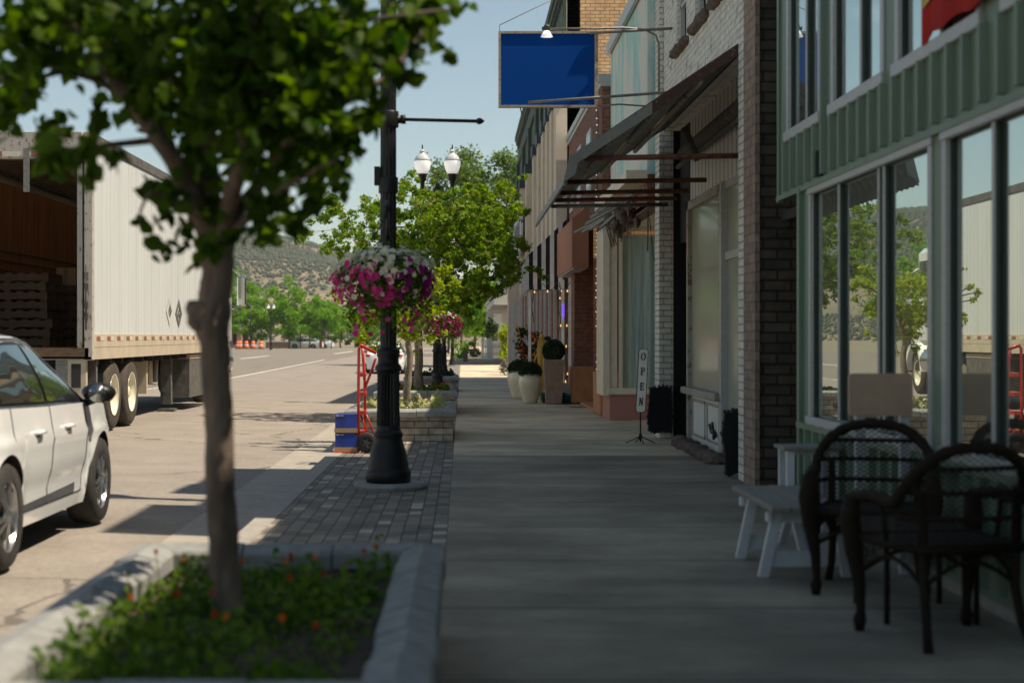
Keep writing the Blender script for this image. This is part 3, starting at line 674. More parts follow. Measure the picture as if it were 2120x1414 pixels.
# ------------------------------------------------------------------ white brick building with awning and brown pier
WX = 2.6
wb = thing('brick_building', 'white painted brick building with brown brick pier and rusty metal awning', 'building', (WX, 17, 0))
b = B()
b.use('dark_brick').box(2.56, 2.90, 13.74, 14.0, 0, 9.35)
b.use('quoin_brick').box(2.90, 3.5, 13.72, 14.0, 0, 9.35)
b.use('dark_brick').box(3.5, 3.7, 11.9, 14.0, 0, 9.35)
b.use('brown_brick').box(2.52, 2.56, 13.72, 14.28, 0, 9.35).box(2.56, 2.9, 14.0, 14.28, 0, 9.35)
b.build('brick_pier', None, wb)
B().box(2.54, 2.9, 14.28, 14.66, .0, 9.35).build('pilaster', 'white_brick', wb); B().box(2.54, 2.86, 20.55, 21.0, 0, 5.9).build('pilaster', 'white_brick', wb)
uw = [(18.5, 19.3), (17.0, 17.8), (15.6, 16.4)]
b = B().use('white_rough').box(WX, WX + .25, 14.66, 20.55, 3.95, 4.78)
wallrows(b, WX, WX + .25, 14.66, 20.55, 4.78, 5.7, uw); b.box(WX, WX + .25, 14.66, 20.55, 5.7, 5.9); b.box(WX, WX + .25, 14.66, 16.5, 5.9, 9.35)
b.box(WX + .25, 8, 20.75, 21.0, 0, 5.9).box(WX + .25, 8, 16.4, 16.5, 5.7, 9.35)
b.build('wall', None, wb)
for a, c in uw:
    w_ = B().use('white_trim').box(WX + .04, WX + .09, a, a + .06, 4.78, 5.7).box(WX + .04, WX + .09, c - .06, c, 4.78, 5.7).box(WX + .04, WX + .09, a, c, 5.26, 5.3).build('window', None, wb)
    B().add([(WX + .1, a, 4.78), (WX + .1, c, 4.78), (WX + .1, c, 5.7), (WX + .1, a, 5.7)], [(0, 3, 2, 1)]).build('pane', 'glass_dark', w_)
    sl_ = B().use('rubble'); rr = random.Random(int(a * 9)); yy = a - .15
    while yy < c + .12: sl_.blob((WX - .02, yy, 4.72 + rr.uniform(-.01, .01)), (.07, .085, .055), seed=int(yy * 77), amp=.25); yy += .11
    sl_.build('sill', 'white_rough', w_)
B().box(WX + .25, 8, 16.5, 20.75, 5.7, 5.8).box(2.9, 8, 12.7, 16.4, 9.2, 9.3).build('roof', 'roofing', wb)
# set-back shop front
SX = 2.80
B().box(SX, SX + .1, 14.66, 19.55, 2.95, 3.95).build('transom', 'white_paint', wb)
bb = B(); y = 14.7
while y < 19.5: bb.box(SX - .003, SX, y, y + .01, 2.95, 3.95); y += .26
bb.build('board_joint', 'truck_grey', wb)
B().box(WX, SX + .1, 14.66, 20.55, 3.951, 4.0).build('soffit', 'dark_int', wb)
f = B().use('cornice_green').mats and B()
f = B().use('stone_dark')
fr = B().use('awning_metal').box(SX - .05, SX + .05, 17.0, 17.12, 0, 2.95).box(SX - .05, SX + .05, 19.44, 19.56, 0, 2.95).box(SX - .05, SX + .05, 17.0, 19.56, 2.85, 2.95).box(SX - .12, SX + .05, 16.98, 19.58, .62, .70, bev=.01)
sf = fr.build('shop_window', None, wb)
B().add([(SX, 17.1, .7), (SX, 19.46, .7), (SX, 19.46, 2.86), (SX, 17.1, 2.86)], [(0, 3, 2, 1)]).build('pane', 'glass_dull', sf)
wn = B().use('white_paint').box(SX, SX + .08, 17.1, 19.46, .02, .62).use('awning_metal')
for a, c in ((17.22, 18.2), (18.34, 19.34)):
    for z_ in (.12, .53): wn.box(SX - .012, SX, a, c, z_, z_ + .03)
    for y_ in (a, c - .03): wn.box(SX - .012, SX, y_, y_ + .03, .12, .56)
wn.use('black_metal').tube([(SX - .03, 17.45, .22), (SX - .03, 17.6, .27), (SX - .03, 17.72, .25), (SX - .03, 17.85, .32)], .02).tube([(SX - .03, 17.6, .27), (SX - .03, 17.66, .36)], .015).tube([(SX - .03, 17.6, .27), (SX - .03, 17.55, .18)], .015)
wn.build('panelling', None, wb)
dr = B().use('white_trim').box(SX - .06, SX + .04, 16.88, 17.0, 0, 2.95).box(SX - .06, SX + .04, 14.66, 14.78, 0, 2.95).box(SX - .03, SX + .03, 15.8, 15.9, 0, 2.95).box(SX - .02, SX + .03, 14.78, 16.88, 2.12, 2.2).box(SX - .02, SX + .03, 14.78, 16.88, 0, .12).box(SX - .02, SX + .03, 14.78, 15.8, 1.0, 1.04).box(SX - .02, SX + .03, 14.78, 16.88, 2.87, 2.95)
dr = dr.build('door', 'bench_grey', wb)
B().add([(SX + .01, 14.7, .05), (SX + .01, 16.9, .05), (SX + .01, 16.9, 2.9), (SX + .01, 14.7, 2.9)], [(0, 3, 2, 1)]).build('pane', 'glass_dull', dr)
B().box(SX - .1, SX + .1, 14.5, 20.5, 0, .03).build('threshold', 'curb', wb)
# black doorway recess
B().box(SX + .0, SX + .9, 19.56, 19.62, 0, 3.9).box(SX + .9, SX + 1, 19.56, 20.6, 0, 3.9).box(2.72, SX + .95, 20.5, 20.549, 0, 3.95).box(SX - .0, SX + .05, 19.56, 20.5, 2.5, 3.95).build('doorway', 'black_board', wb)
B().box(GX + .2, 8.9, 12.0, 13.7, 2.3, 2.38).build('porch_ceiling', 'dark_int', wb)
# rubble ledge at the shop foot
rb = B().use('rubble'); rr = random.Random(4); y = 16.4
while y < 19.6: rb.blob((SX - .16 + rr.uniform(-.04, .04), y, .03), (rr.uniform(.07, .12), rr.uniform(.08, .14), rr.uniform(.04, .08)), seed=int(y * 31), amp=.3); y += rr.uniform(.07, .13)
tag(rb.build('stone_rubble', 'rubble'), 'broken grey stones along the foot of the white panelled shop front', 'rubble', kind='stuff')
# two black slabs with rough stone edges
def rough_slab(name, label, y0, y1, x, z0, z1, seed):   # y0, y1 run across the walk, x is the distance
    rr = random.Random(seed); t = thing(name, label, 'stone slab', ((y0 + y1) / 2, x, 0)); n = 12; poly = []
    for i in range(n):
        a = 2 * math.pi * (i + .5) / n; ca, sa = math.cos(a), math.sin(a); k = 1 / max(abs(ca), abs(sa)) * .98
        k = min(k, 1.27); poly.append(((y0 + y1) / 2 + (y1 - y0) / 2 * ca * k + rr.uniform(-.02, .02), max(z0, (z0 + z1) / 2 + (z1 - z0) / 2 * sa * k + rr.uniform(-.02, .02))))
    B().prism(poly, x, x + .09, 'y').build('slab', 'black_board', t)
    e = B()
    for i in range(n):
        p, q = poly[i], poly[(i + 1) % n]
        for u in (0, .5): e.blob((p[0] + (q[0] - p[0]) * u, x + .05, p[1] + (q[1] - p[1]) * u + .01), (.014, .035, .02), seed=seed + i * 3 + int(u * 2), amp=.35, nu=8, nv=6)
    e.build('rough_edge', 'stone_dark', t)
rough_slab('leaning_slab', 'black slab with rough stone edge standing beside the open sign', 2.37, 2.68, 20.38, .07, .66, 5)
rough_slab('leaning_slab', 'black slab with rough stone edge leaning against the white pier by the bench', 2.43, 2.60, 14.78, .02, .63, 9)

# ------------------------------------------------------------------ rusty metal awning
aw = thing('awning', 'rusty corrugated metal awning sloping out over the sidewalk on iron struts', 'awning', (WX, 17.5, 3))
pr = [(2.59, 3.98), (2.1, 3.66), (1.5, 3.26), (1.08, 2.97), (1.0, 2.85)]
b = B(); Ya, Yb = 14.72, 20.3; nC = 84
def aw_h(k): return .022 * (1 if (k // 2) % 2 else -1)
for k in range(nC + 1):
    y = Ya + (Yb - Ya) * k / nC
    for x, z in pr: b.v.append((x, y, z + aw_h(k)))
    for x, z in pr: b.v.append((x, y, z + aw_h(k) - .006))
m5 = 5
for k in range(nC):
    for j in range(m5 - 1):
        a = k * 10 + j; c = (k + 1) * 10 + j
        b.f += [(a, c, c + 1, a + 1), (a + 5, a + 6, c + 6, c + 5)]; b.m += [0, 0]; b.sm += [False, False]
b.build('roof_sheet', 'awning_metal', aw)
# scalloped front lip
b = B(); n = 60
for k in range(n + 1):
    y = Ya - .02 + (Yb - Ya + .02) * k / n; zz = 2.70 + .02 * (k % 2); xx = .95
    b.v += [(1.02, y, 2.92), (.955, y, 2.82), (xx - .02, y, zz), (1.04, y, 2.91), (.975, y, 2.82), (xx, y, zz)]
for k in range(n):
    a = k * 6; c = a + 6; b.f += [(a, a + 1, c + 1, c), (a + 1, a + 2, c + 2, c + 1), (a + 3, c + 3, c + 4, a + 4), (a + 4, c + 4, c + 5, a + 5), (a + 2, a + 5, c + 5, c + 2)]; b.m += [0] * 5; b.sm += [False] * 5
b.f += [(0, 3, 4, 1), (1, 4, 5, 2)]; b.m += [0, 0]; b.sm += [False] * 2
b.build('front_lip', 'awning_grey', aw)
e = B().use('awning_trim')
q = [(2.6, 4.0), (1.08, 2.99)]
e.hexa([(2.6, Ya - .03, 3.94), (2.6, Ya + .02, 3.94), (1.06, Ya + .02, 2.90), (1.06, Ya - .03, 2.90), (2.6, Ya - .03, 4.05), (2.6, Ya + .02, 4.05), (1.06, Ya + .02, 3.02), (1.06, Ya - .03, 3.02)])
e.use('awning_grey').hexa([(1.75, Ya - .036, 3.362), (1.75, Ya - .031, 3.362), (1.06, Ya - .031, 2.905), (1.06, Ya - .036, 2.905), (1.75, Ya - .036, 3.47), (1.75, Ya - .031, 3.47), (1.06, Ya - .031, 3.02), (1.06, Ya - .036, 3.02)])
e.hexa([(.93, Ya - .04, 2.73), (1.04, Ya - .04, 2.80), (1.04, Ya, 2.80), (.93, Ya, 2.73), (.99, Ya - .04, 2.97), (1.09, Ya - .04, 3.02), (1.09, Ya, 3.02), (.99, Ya, 2.97)])
e.build('end_trim', None, aw)
p_ = B()
for i in range(3):
    x = 2.2 - i * .42; z = 4.0 - (2.6 - x) * .665 - .07; p_.tube([(x, Ya, z), (x, Yb, z)], .03, 6)
p_.build('purlin', 'awning_metal', aw)
for i, y in enumerate((14.8, 17.1, 18.4, 19.4, 20.3)):
    B().tube([(2.62, y, 2.99), (1.13, y, 2.965)], .026, 8).build('strut', 'pipe_rust' if i != 4 else 'pipe_grey', aw)
B().tube([(SX - .1, 14.9, 3.55), (SX - .1, 19.5, 3.55)], .07, 10).tube([(SX - .16, 14.9, 3.38), (SX - .16, 19.5, 3.38)], .03, 8).tube([(2.45, 17.6, 3.62), (2.6, 17.6, 3.25)], .04, 8).build('roller', 'truck_grey', aw)

# ------------------------------------------------------------------ blue hanging sign
sx0, sx1, sz0, sz1, sY = .45, 1.685, 4.15, 5.09, 19.8
sg = thing('hanging_sign', 'blank blue rectangular sign hung on pipes above the sidewalk', 'sign', (1.07, sY, 4.15))
B().box(sx0 + .02, sx1 - .03, sY - .035, sY + .035, sz0 + .02, sz1 - .02).build('panel', 'blue_sign', sg)
f = B()
f.box(sx0, sx0 + .028, sY - .05, sY + .05, sz0, sz1).box(sx1 - .045, sx1, sY - .05, sY + .05, sz0, sz1).box(sx0 + .028, sx1 - .045, sY - .05, sY + .05, sz1 - .03, sz1).box(sx0 + .028, sx1 - .045, sY - .05, sY + .05, sz0, sz0 + .025)
f.build('frame', 'sign_frame', sg)
rv = B()
for i in range(4):
    rv.lathe([(.008, -.004), (.001, .003)], (sx0 + .2 + i * .3, sY - .053, sz1 - .015), 6, axis='y'); rv.lathe([(.008, -.004), (.001, .003)], (sx0 + .014, sY - .053, sz0 + .1 + i * .24), 6, axis='y'); rv.lathe([(.008, -.004), (.001, .003)], (sx1 - .02, sY - .053, sz0 + .1 + i * .24), 6, axis='y')
rv.build('rivet', 'stone_dark', sg)
B().tube([(2.62, sY - .07, 5.12), (sx1 - .1, sY - .07, 5.06)], .018, 8).tube([(sx0 + .36, sY - .16, 4.19), (1.7, sY - .12, 4.26), (2.44, sY, 4.33), (2.6, sY, 4.34)], .018, 8).build('bracket', 'pipe_grey', sg)
B().tube([(sx1, sY, 4.17), (1.95, sY, 4.19), (2.4, sY, 4.16), (2.6, sY, 4.15)], .012, 6).tube([P(1035, 66, sY), P(1034, 53, sY), P(1150, -3, 20.0), P(1190, -25, 20.4), (2.6, 20.6, 5.85)], .006, 5).tube([(.72, sY, 4.15), (.74, sY, 4.06), (.80, sY, 4.02)], .008, 5).build('cable', 'pipe_grey', sg)
gl = thing('sign_lamp', 'small gooseneck lamp with conical shade lighting the blue sign', 'lamp', tuple(P(1132, 84, sY - .25)))
lp = P(1132, 60, sY - .25)
B().tube([lp + Vector((.03, 0, 0)), P(1230, 60, sY - .2), P(1290, 58, sY - .1), P(1335, 62, sY), P(1358, 74, sY), P(1364, 92, sY), P(1364, 192, sY)], .013, 8).build('arm', 'pipe_grey', gl)
B().lathe([(.02, .05), (.035, .045), (.035, 0.005), (.03, 0), (.028, -.03)], lp, 12).box(lp.x - .06, lp.x - .035, lp.y - .02, lp.y + .02, lp.z - .02, lp.z + .02).build('socket', 'cornice_green', gl)
B().lathe([(.025, 0), (.034, 0), (.070, -.06), (.075, -.072), (.068, -.070), (.03, -.01), (.025, -.006)], lp + Vector((0, 0, -.03)), 20).build('lamp_shade', 'globe', gl)
B().lathe([(.001, -.01), (.025, -.02), (.03, -.045), (.001, -.065)], lp + Vector((0, 0, -.03)), 12).build('bulb', 'lamp_glow', gl)

# ------------------------------------------------------------------ faded stucco shop
TX = 2.44
tb = thing('stucco_shop', 'shop with faded teal and cream stucco upper wall, curtained window and pink base', 'building', (TX, 24, 0))
B().box(TX, TX + .25, 21.0, 26.2, 3.45, 6.02).box(TX + .25, 8, 21.05, 21.2, 3.5, 6.02).build('wall', 'teal_stucco', tb)
B().box(TX - .07, TX + .3, 20.98, 26.25, 6.02, 6.10).box(TX - .07, TX - .02, 20.98, 26.25, 5.92, 6.02).build('coping', 'white_trim', tb)
B().box(TX - .28, TX - .0, 21.0, 26.0, 3.34, 3.5).build('awning_box', 'cream', tb)
ab = B(); rr = random.Random(8)
for i in range(7): ab.bar((TX + .1, 21.3 + i * .7, 3.35), (TX - .55 + rr.uniform(-.1, .2), 22.0 + i * .7, 2.98 + rr.uniform(-.05, .05)), .04, .04)
ab.build('awning_frame', 'pipe_grey', tb)
sc = B(); 
for i in range(34):
    c = (TX - .1 + rr.uniform(-.15, .15), 22.4 + rr.random() * 3.3, 3.1 + rr.uniform(-.18, .2)); sc.blob(c, (rr.uniform(.03, .09), rr.uniform(.03, .1), rr.uniform(.04, .13)), seed=i, amp=.6, nu=7, nv=5)
for i in range(9):
    y = 22 + rr.random() * 3.5; sc.tube([(TX - .1, y, 3.3), (TX - .12 + rr.uniform(-.1, .1), y + .1, 3.0), (TX - .1, y + rr.uniform(-.1, .3), 2.7)], .008, 4)
tag(sc.build('torn_lining', 'rubble', tb), kind='stuff')
B().box(TX, TX + .2, 21.02, 26.2, 3.0, 3.45).build('bare_brick', 'red_brick', tb)
B().box(TX + .0, 4.5, 21.02, 24.85, 3.02, 3.08).box(TX + .21, 4.5, 24.8, 24.84, 2.99, 3.02).build('ceiling', 'cream', tb)
B().box(2.30, 4.5, 24.90, 25.02, 0, .40).box(2.30, 2.42, 25.02, 26.15, 0, .40).build('base_wall', 'pink_tile', tb)
B().box(2.26, 4.5, 24.84, 25.02, .40, .50, bev=.01).build('sill', 'cream', tb)
B().box(2.20, 2.30, 24.88, 26.1, .38, 3.0).box(2.30, 2.42, 24.92, 25.0, .5, 3.0).box(2.45, 2.50, 24.86, 24.96, .5, 3.0).box(2.2, 3.2, 24.86, 25, 2.96, 3.02).box(3.02, 3.2, 24.92, 25.02, .5, 3.0).build('window_frame', 'cream', tb)
cu = B(); n = 60; 
for i in range(n + 1):
    x = 2.5 + 2.0 * i / n; yy = 25.08 + .025 * math.sin(i * 1.3) + .012 * math.sin(i * 3.1); cu.v += [(x, yy, .5), (x, yy + .01 * math.sin(i), 2.9)]
for i in range(n): cu.f.append((2 * i, 2 * i + 2, 2 * i + 3, 2 * i + 1)); cu.m.append(0); cu.sm.append(True)
cu.build('curtain', 'curtain', tb)
B().tube([P(1345, 452, 21.4), P(1352, 530, 21.3), P(1375, 590, 21), P(1384, 612, 20.9)], .005, 4).tube([P(1342, 415, 21.6), P(1341, 520, 21.5)], .008, 4).build('loose_wire', 'black_metal', tb)
B().box(4.5, 4.7, 21.05, 24.9, 0, 3.4).build('back_wall', 'cream', tb)
B().box(TX + .2, 8, 21.1, 26.2, 5.7, 5.8).build('roof', 'roofing', tb)
# ------------------------------------------------------------------ red brick shop
BX = 2.30
rbk = thing('red_brick_shop', 'narrow dark red brick shop with orange plaster column bases', 'building', (BX, 29, 0))
B().box(BX, BX + .3, 26.2, 27.3, .72, 3.4).build('brick_column', 'red_brick', rbk); B().box(BX - .12, BX + .25, 31.0, 31.9, .72, 3.4).build('brick_column', 'red_brick', rbk)
B().box(BX, BX + .25, 26.25, 34.4, 3.4, 5.5).build('wall', 'red_brick', rbk)
B().box(BX - .06, BX + .3, 26.2, 34.45, 5.5, 5.62).box(BX - .03, BX + .3, 26.2, 34.45, 5.42, 5.5).build('cornice', 'white_trim', rbk)
for y in (28.2, 30.6, 32.8):
    w_ = B().box(BX - .03, BX + .01, y, y + 1.0, 3.9, 5.0).build('window', 'white_trim', rbk)
    B().box(BX - .035, BX - .03, y + .08, y + .92, 3.98, 4.92).build('pane', 'glass_dark', w_)
B().box(BX - .06, BX + .32, 26.15, 27.36, 0, .72, bev=.03).build('column_base', 'orange_plaster', rbk); B().box(BX - .18, BX + .28, 30.95, 31.96, 0, .72, bev=.03).build('column_base', 'orange_plaster', rbk)
dd = B().use('red_brick').box(2.72, 2.9, 27.3, 31.0, 0, .7).use('dark_int').box(2.72, 2.8, 28.2, 29.3, .0, 2.3).use('pinkish').box(2.70, 2.72, 29.5, 30.6, .8, 2.3).use('dark_int').box(2.69, 2.72, 29.4, 30.7, 2.3, 2.4).box(2.69, 2.72, 29.35, 29.5, .7, 2.4)
dd.use('rose_brick').box(2.74, 2.9, 27.3, 31.0, .7, 3.4).build('door', None, rbk)
B().tube([(2.66, 28.6, .95), (2.6, 28.6, .95), (2.6, 28.6, 1.35), (2.66, 28.6, 1.35)], .012, 6).build('handle', 'black_metal', rbk)
B().box(BX - .02, 2.72, 27.36, 30.95, 0, .05).build('threshold', 'orange_plaster', rbk)
B().box(BX + .25, 8, 26.3, 34.4, 5.3, 5.4).build('roof', 'roofing', rbk)
cn = thing('box_canopy', 'terracotta box canopy jutting out above the red brick shop', 'canopy', (2.1, 31, 2.55))
B().prism([(2.0, 2.56), (2.30, 2.56), (2.30, 3.75), (2.18, 3.6), (2.0, 3.45)], 29.0, 33.6, 'y').build('shell', 'terracotta', cn)
sf_ = B()
for i in range(6): sf_.box(2.02 + .045 * i, 2.04 + .045 * i, 29.02, 33.5, 2.535, 2.56)
sf_.build('soffit_slats', 'white_trim', cn)
# ------------------------------------------------------------------ tall tan building with yellow brick side
HX = 2.25
hb = thing('two_storey_building', 'tall tan building with yellow brick side wall and dark green cornice', 'building', (HX, 48, 0))
B().box(HX + .02, 12, 34.5, 34.75, 3.0, 9.0).build('side_wall', 'yellow_brick', hb); B().box(HX + .12, 12, 34.52, 34.75, -.1, 3.0).build('side_base', 'red_brick', hb)
B().box(HX, HX + .3, 34.5, 62, 3.2, 9.0).box(HX + .3, 12, 61.7, 62, -.32, 9.0).build('front_wall', 'tan_stucco', hb)
B().box(HX + .1, HX + .35, 34.76, 61.9, -.35, 3.2).build('ground_floor', 'rose_brick', hb)
pil = B().use('tan_stucco'); cap = B()
py = [34.5, 36.3, 38.2, 40.2, 42.6, 45.4, 50.5, 55.5, 61.0]
for y in py:
    B().box(HX - .22, HX, y, y + .95, 2.7, 6.45).build('pilaster', 'tan_stucco', hb); B().box(HX - .26, HX, y - .05, y + 1.0, 6.45, 6.75).build('pilaster_cap', 'cornice_blue', hb)
co_ = B().use('cornice_green')
for y in py: co_.box(HX - .16, HX, y + .1, y + .85, 6.75, 7.9)
co_.box(HX - .05, HX, 34.5, 62, 6.7, 7.9).box(HX - .12, HX, 34.45, 62, 7.9, 8.05).box(HX - .08, HX, 34.45, 62, 8.05, 8.7).box(HX - .16, HX, 34.4, 62.1, 8.7, 8.85).box(HX - .2, HX, 34.35, 62.15, 8.85, 9.05)
for i in range(60): co_.box(HX - .13, HX - .08, 34.6 + i * .455, 34.72 + i * .455, 8.5, 8.7)
co_.build('cornice', None, hb)
uwp = B()
for a, c in zip(py[:-1], py[1:]): uwp.box(HX - .02, HX - .004, a + 1.05, c - .1, 3.9, 6.1)
uwp.build('window_panel', 'tan_stucco', hb)
B().box(HX + .3, 12, 34.8, 61.8, 8.6, 8.7).build('roof', 'roofing', hb)
for i in range(11):
    y = 35.2 + i * 2.35; B().box(HX - .02, HX + .1, y, y + .9, g(y) - .02, 2.9).build('brick_pier', 'rose_brick', hb)
for i in range(10):
    y = 36.25 + i * 2.35; w_ = B().box(HX + .02, HX + .1, y, y + .1, g(y) + .5, 2.75).box(HX + .02, HX + .1, y + 1.1, y + 1.2, g(y) + .5, 2.75).build('window', 'soft_white', hb)
    B().box(HX + .06, HX + .08, y + .1, y + 1.1, g(y) + .5, 2.75).build('pane', 'glass_dark', w_)
B().box(HX - .5, HX + .1, 60.6, 61.8, g(61) - .02, 3.2).build('corner_column', 'tan_stucco', hb)
# oval wall sign
ov = thing('oval_sign', 'white oval sign with grey lettering on the tan wall', 'sign', (HX, 56, 4.4))
B().prism([(56.8 + 3.6 * math.cos(a), 4.95 + .95 * math.sin(a)) for a in [2 * math.pi * k / 28 for k in range(28)]], HX - .30, HX - .22, 'x').build('panel', 'soft_white', ov)
lt = B(); rr = random.Random(3)
for i in range(9): lt.box(HX - .31, HX - .3, 54.2 + i * .62, 54.4 + i * .62, 4.6 + rr.uniform(0, .1), 5.2 + rr.uniform(0, .2))
lt.build('lettering', 'truck_grey', ov)
# striped awning
sa = thing('striped_awning', 'black and white striped fabric awning over the patio entrance', 'awning', (HX, 36, 2.3))
xa, xb_, ya, yb_ = 1.42, HX - .02, 34.0, 38.2
def top(x): return 3.05 + (x - xa) / (xb_ - xa) * .75
b = B(); n = 9
for i in range(n):
    b.use('black_board' if i % 2 == 0 else 'banner_white'); x0 = xa + (xb_ - xa) * i / n; x1 = xa + (xb_ - xa) * (i + 1) / n
    b.prism([(x0, 2.30), (x1, 2.30), (x1, top(x1)), (x0, top(x0))], ya, ya + .02, 'y')
ny_ = 24
for i in range(ny_):
    b.use('black_board' if i % 2 else 'banner_white'); y0 = ya + .02 + (yb_ - ya) * i / ny_; y1 = ya + .02 + (yb_ - ya) * (i + 1) / ny_
    b.hexa([(xa, y0, 2.3), (xa + .015, y0, 2.3), (xa + .015, y1, 2.3), (xa, y1, 2.3), (xa, y0, 3.05), (xa + .015, y0, 3.05), (xa + .015, y1, 3.05), (xa, y1, 3.05)])
    b.hexa([(xa, y0, 3.03), (xb_, y0, 3.78), (xb_, y1, 3.78), (xa, y1, 3.03), (xa, y0, 3.05), (xb_, y0, 3.80), (xb_, y1, 3.80), (xa, y1, 3.05)])
b.build('fabric', None, sa)
B().tube([(xa, ya, 2.29), (xb_, ya, 2.29)], .012, 6).tube([(xa, ya, 2.29), (xa, yb_, 2.29)], .012, 6).build('frame', 'pipe_grey', sa)
# patio posts + string lights
for i, (x, y) in enumerate(((1.45, 34.3), (1.45, 40.5), (1.5, 47.5), (2.12, 33.6), (2.2, 32.6))):
    po = B().box(x - .03, x + .03, y - .03, y + .03, g(y), 2.32 if i < 3 else 2.5).build('patio_post', 'soft_white')
    tag(po, ['slim white patio post at the near corner of the striped awning', 'slim white patio post behind the yellow figure', 'slim white patio post farthest along the tan building', 'white post between the brick column and the striped awning', 'white post wrapped with lights beside the orange column base'][i], 'post', 'white patio posts')
lights = thing('string_lights', 'strings of warm glowing bulbs hanging below the striped awning', 'string lights', (1.8, 33.5, 1.3))
wr = B(); blist = []
def strand(pts):
    wr.tube(pts, .008, 4)
    return pts
s1 = [(1.45 + .75 * t, 34.0 - 1.5 * t, 2.42 - .16 * math.sin(math.pi * ((t * 3) % 1))) for t in [k / 18 for k in range(19)]]
strand(s1); blist += [s1[k] for k in (2, 8, 14)]
s2 = [(1.98 + .03 * math.sin(k * 1.4), 32.5, 2.4 - k * .14) for k in range(15)]; strand(s2); blist += [s2[k] for k in (2, 6, 10, 13)]
s3 = [(2.12 + .02 * math.sin(k * 1.1), 32.4, 2.4 - k * .14) for k in range(15)]; strand(s3); blist += [s3[k] for k in (1, 6, 9, 13)]
s4 = [(1.5 + .02 * math.sin(k), 33.9, 2.4 - k * .1) for k in range(9)]; strand(s4)
blist += [(2.02, 32.4, .45), (2.1, 32.4, .42), (1.92, 32.3, .30)]
wr.build('wire', 'black_metal', lights)
for p in blist:
    bo_ = B().lathe([(.007, .0), (.007, -.02), (.015, -.035), (.015, -.048), (.001, -.062)], p, 8).build('bulb', 'bulb_glow', lights)
B().box(2.1, 2.14, 33.4, 33.42, 1.70, 1.98).build('neon_sign', 'neon_violet').parent = None
nn_ = bpy.data.objects['neon_sign']; tag(nn_, 'small violet neon strip glowing in the shop window', 'neon sign')
fl = thing('fairy_lights', 'fairy light string running down the near red brick column', 'string lights', (BX - .03, 26.5, 2))
fw = B(); rr = random.Random(2)
pts = [(BX - .03 + rr.uniform(-.01, .01), 26.7 + rr.uniform(-.1, .1), 5.2 - k * .12) for k in range(38)]; fw.tube(pts, .006, 4); fw.build('wire', 'black_metal', fl)
fb = B()
for p in pts: fb.blob((p[0] - .02, p[1], p[2]), (.014, .014, .014), nu=6, nv=4)
fb.build('bulb', 'globe', fl)

# ------------------------------------------------------------------ porch, house, fence, shrubs in the distance
pc = thing('porch', 'white flat roofed porch canopy on slim posts beyond the tan building', 'porch', (2.6, 104, -.32))
B().box(1.78, 4, 90, 118, 3.08, 3.46, bev=.02).box(1.68, 4.0, 89.8, 118.2, 3.46, 3.64).build('roof', 'soft_white', pc)
for y in (104, 111, 117.6): B().box(1.80, 1.98, y, y + .18, g(y), 3.08).build('post', 'soft_white', pc)
B().box(2.9, 4, 91, 118, -.4, 3.08).build('wall', 'tan_stucco', pc)
hs = thing('distant_house', 'pinkish house with white corner stones beyond the porch', 'house', (3.2, 124, -.32))
B().box(3.0, 14, 126.5, 132, -.4, 6.8).build('wall', 'pinkish', hs)
qb = B()
for i in range(14): qb.box(2.88, 3.45 + .25 * (i % 2), 126.42, 126.5, -.3 + i * .5, .1 + i * .5); qb.box(2.88, 3.0, 126.5, 127.5 + .4 * (i % 2), -.3 + i * .5, .1 + i * .5)
qb.build('quoin', 'soft_white', hs)
B().box(2.7, 14, 126.2, 132.3, 6.8, 7.2).build('roof', 'roofing', hs)
w_ = B().box(4.0, 4.5, 126.40, 126.48, 4.0, 5.6).build('window', 'soft_white', hs); B().box(4.05, 4.45, 126.38, 126.40, 4.08, 5.5).build('pane', 'glass_dark', w_)
h2 = thing('white_cottage', 'white cottage half hidden behind the lime green shrub', 'house', (3.5, 122, -.32))
B().box(1.9, 9, 120, 126, -.4, 3.0).build('wall', 'soft_white', h2); B().box(1.8, 9.2, 119.8, 126.2, 3.0, 3.2).build('roof', 'roofing', h2)
w_ = B().box(2.2, 2.7, 119.93, 120.01, .9, 2.1).build('window', 'truck_grey', h2)
B().box(1.45, 1.6, 119.9, 120, .8, 1.5).build('wall_lamp', 'black_metal', h2)
sp = B().box(1.98, 2.36, 67.4, 67.8, -.34, 1.13).box(1.94, 2.40, 67.36, 67.84, 1.13, 1.20).build('gate_post', 'soft_white'); tag(sp, 'square white masonry post beside the sunlit sidewalk', 'post')
pf = thing('picket_gate', 'white picket gate with a dipped top at the far end of the sidewalk', 'gate', (2.1, 112, -.32))
gp = B(); 
for i in range(13):
    x = 1.48 + i * .11; zt = .78 + .32 * ((i - 6) / 6) ** 2; gp.prism([(x, -.28), (x + .08, -.28), (x + .08, zt), (x + .04, zt + .08), (x, zt)], 112, 112.03, 'y')
gp.build('picket', 'white_paint', pf); B().box(1.45, 2.95, 112.03, 112.07, .0, .1).box(1.45, 2.95, 112.03, 112.07, .5, .6).build('rail', 'white_paint', pf)
B().box(1.34, 1.47, 112, 112.12, -.32, 1.25).box(2.93, 3.06, 112, 112.12, -.32, 1.25).build('post', 'white_paint', pf)
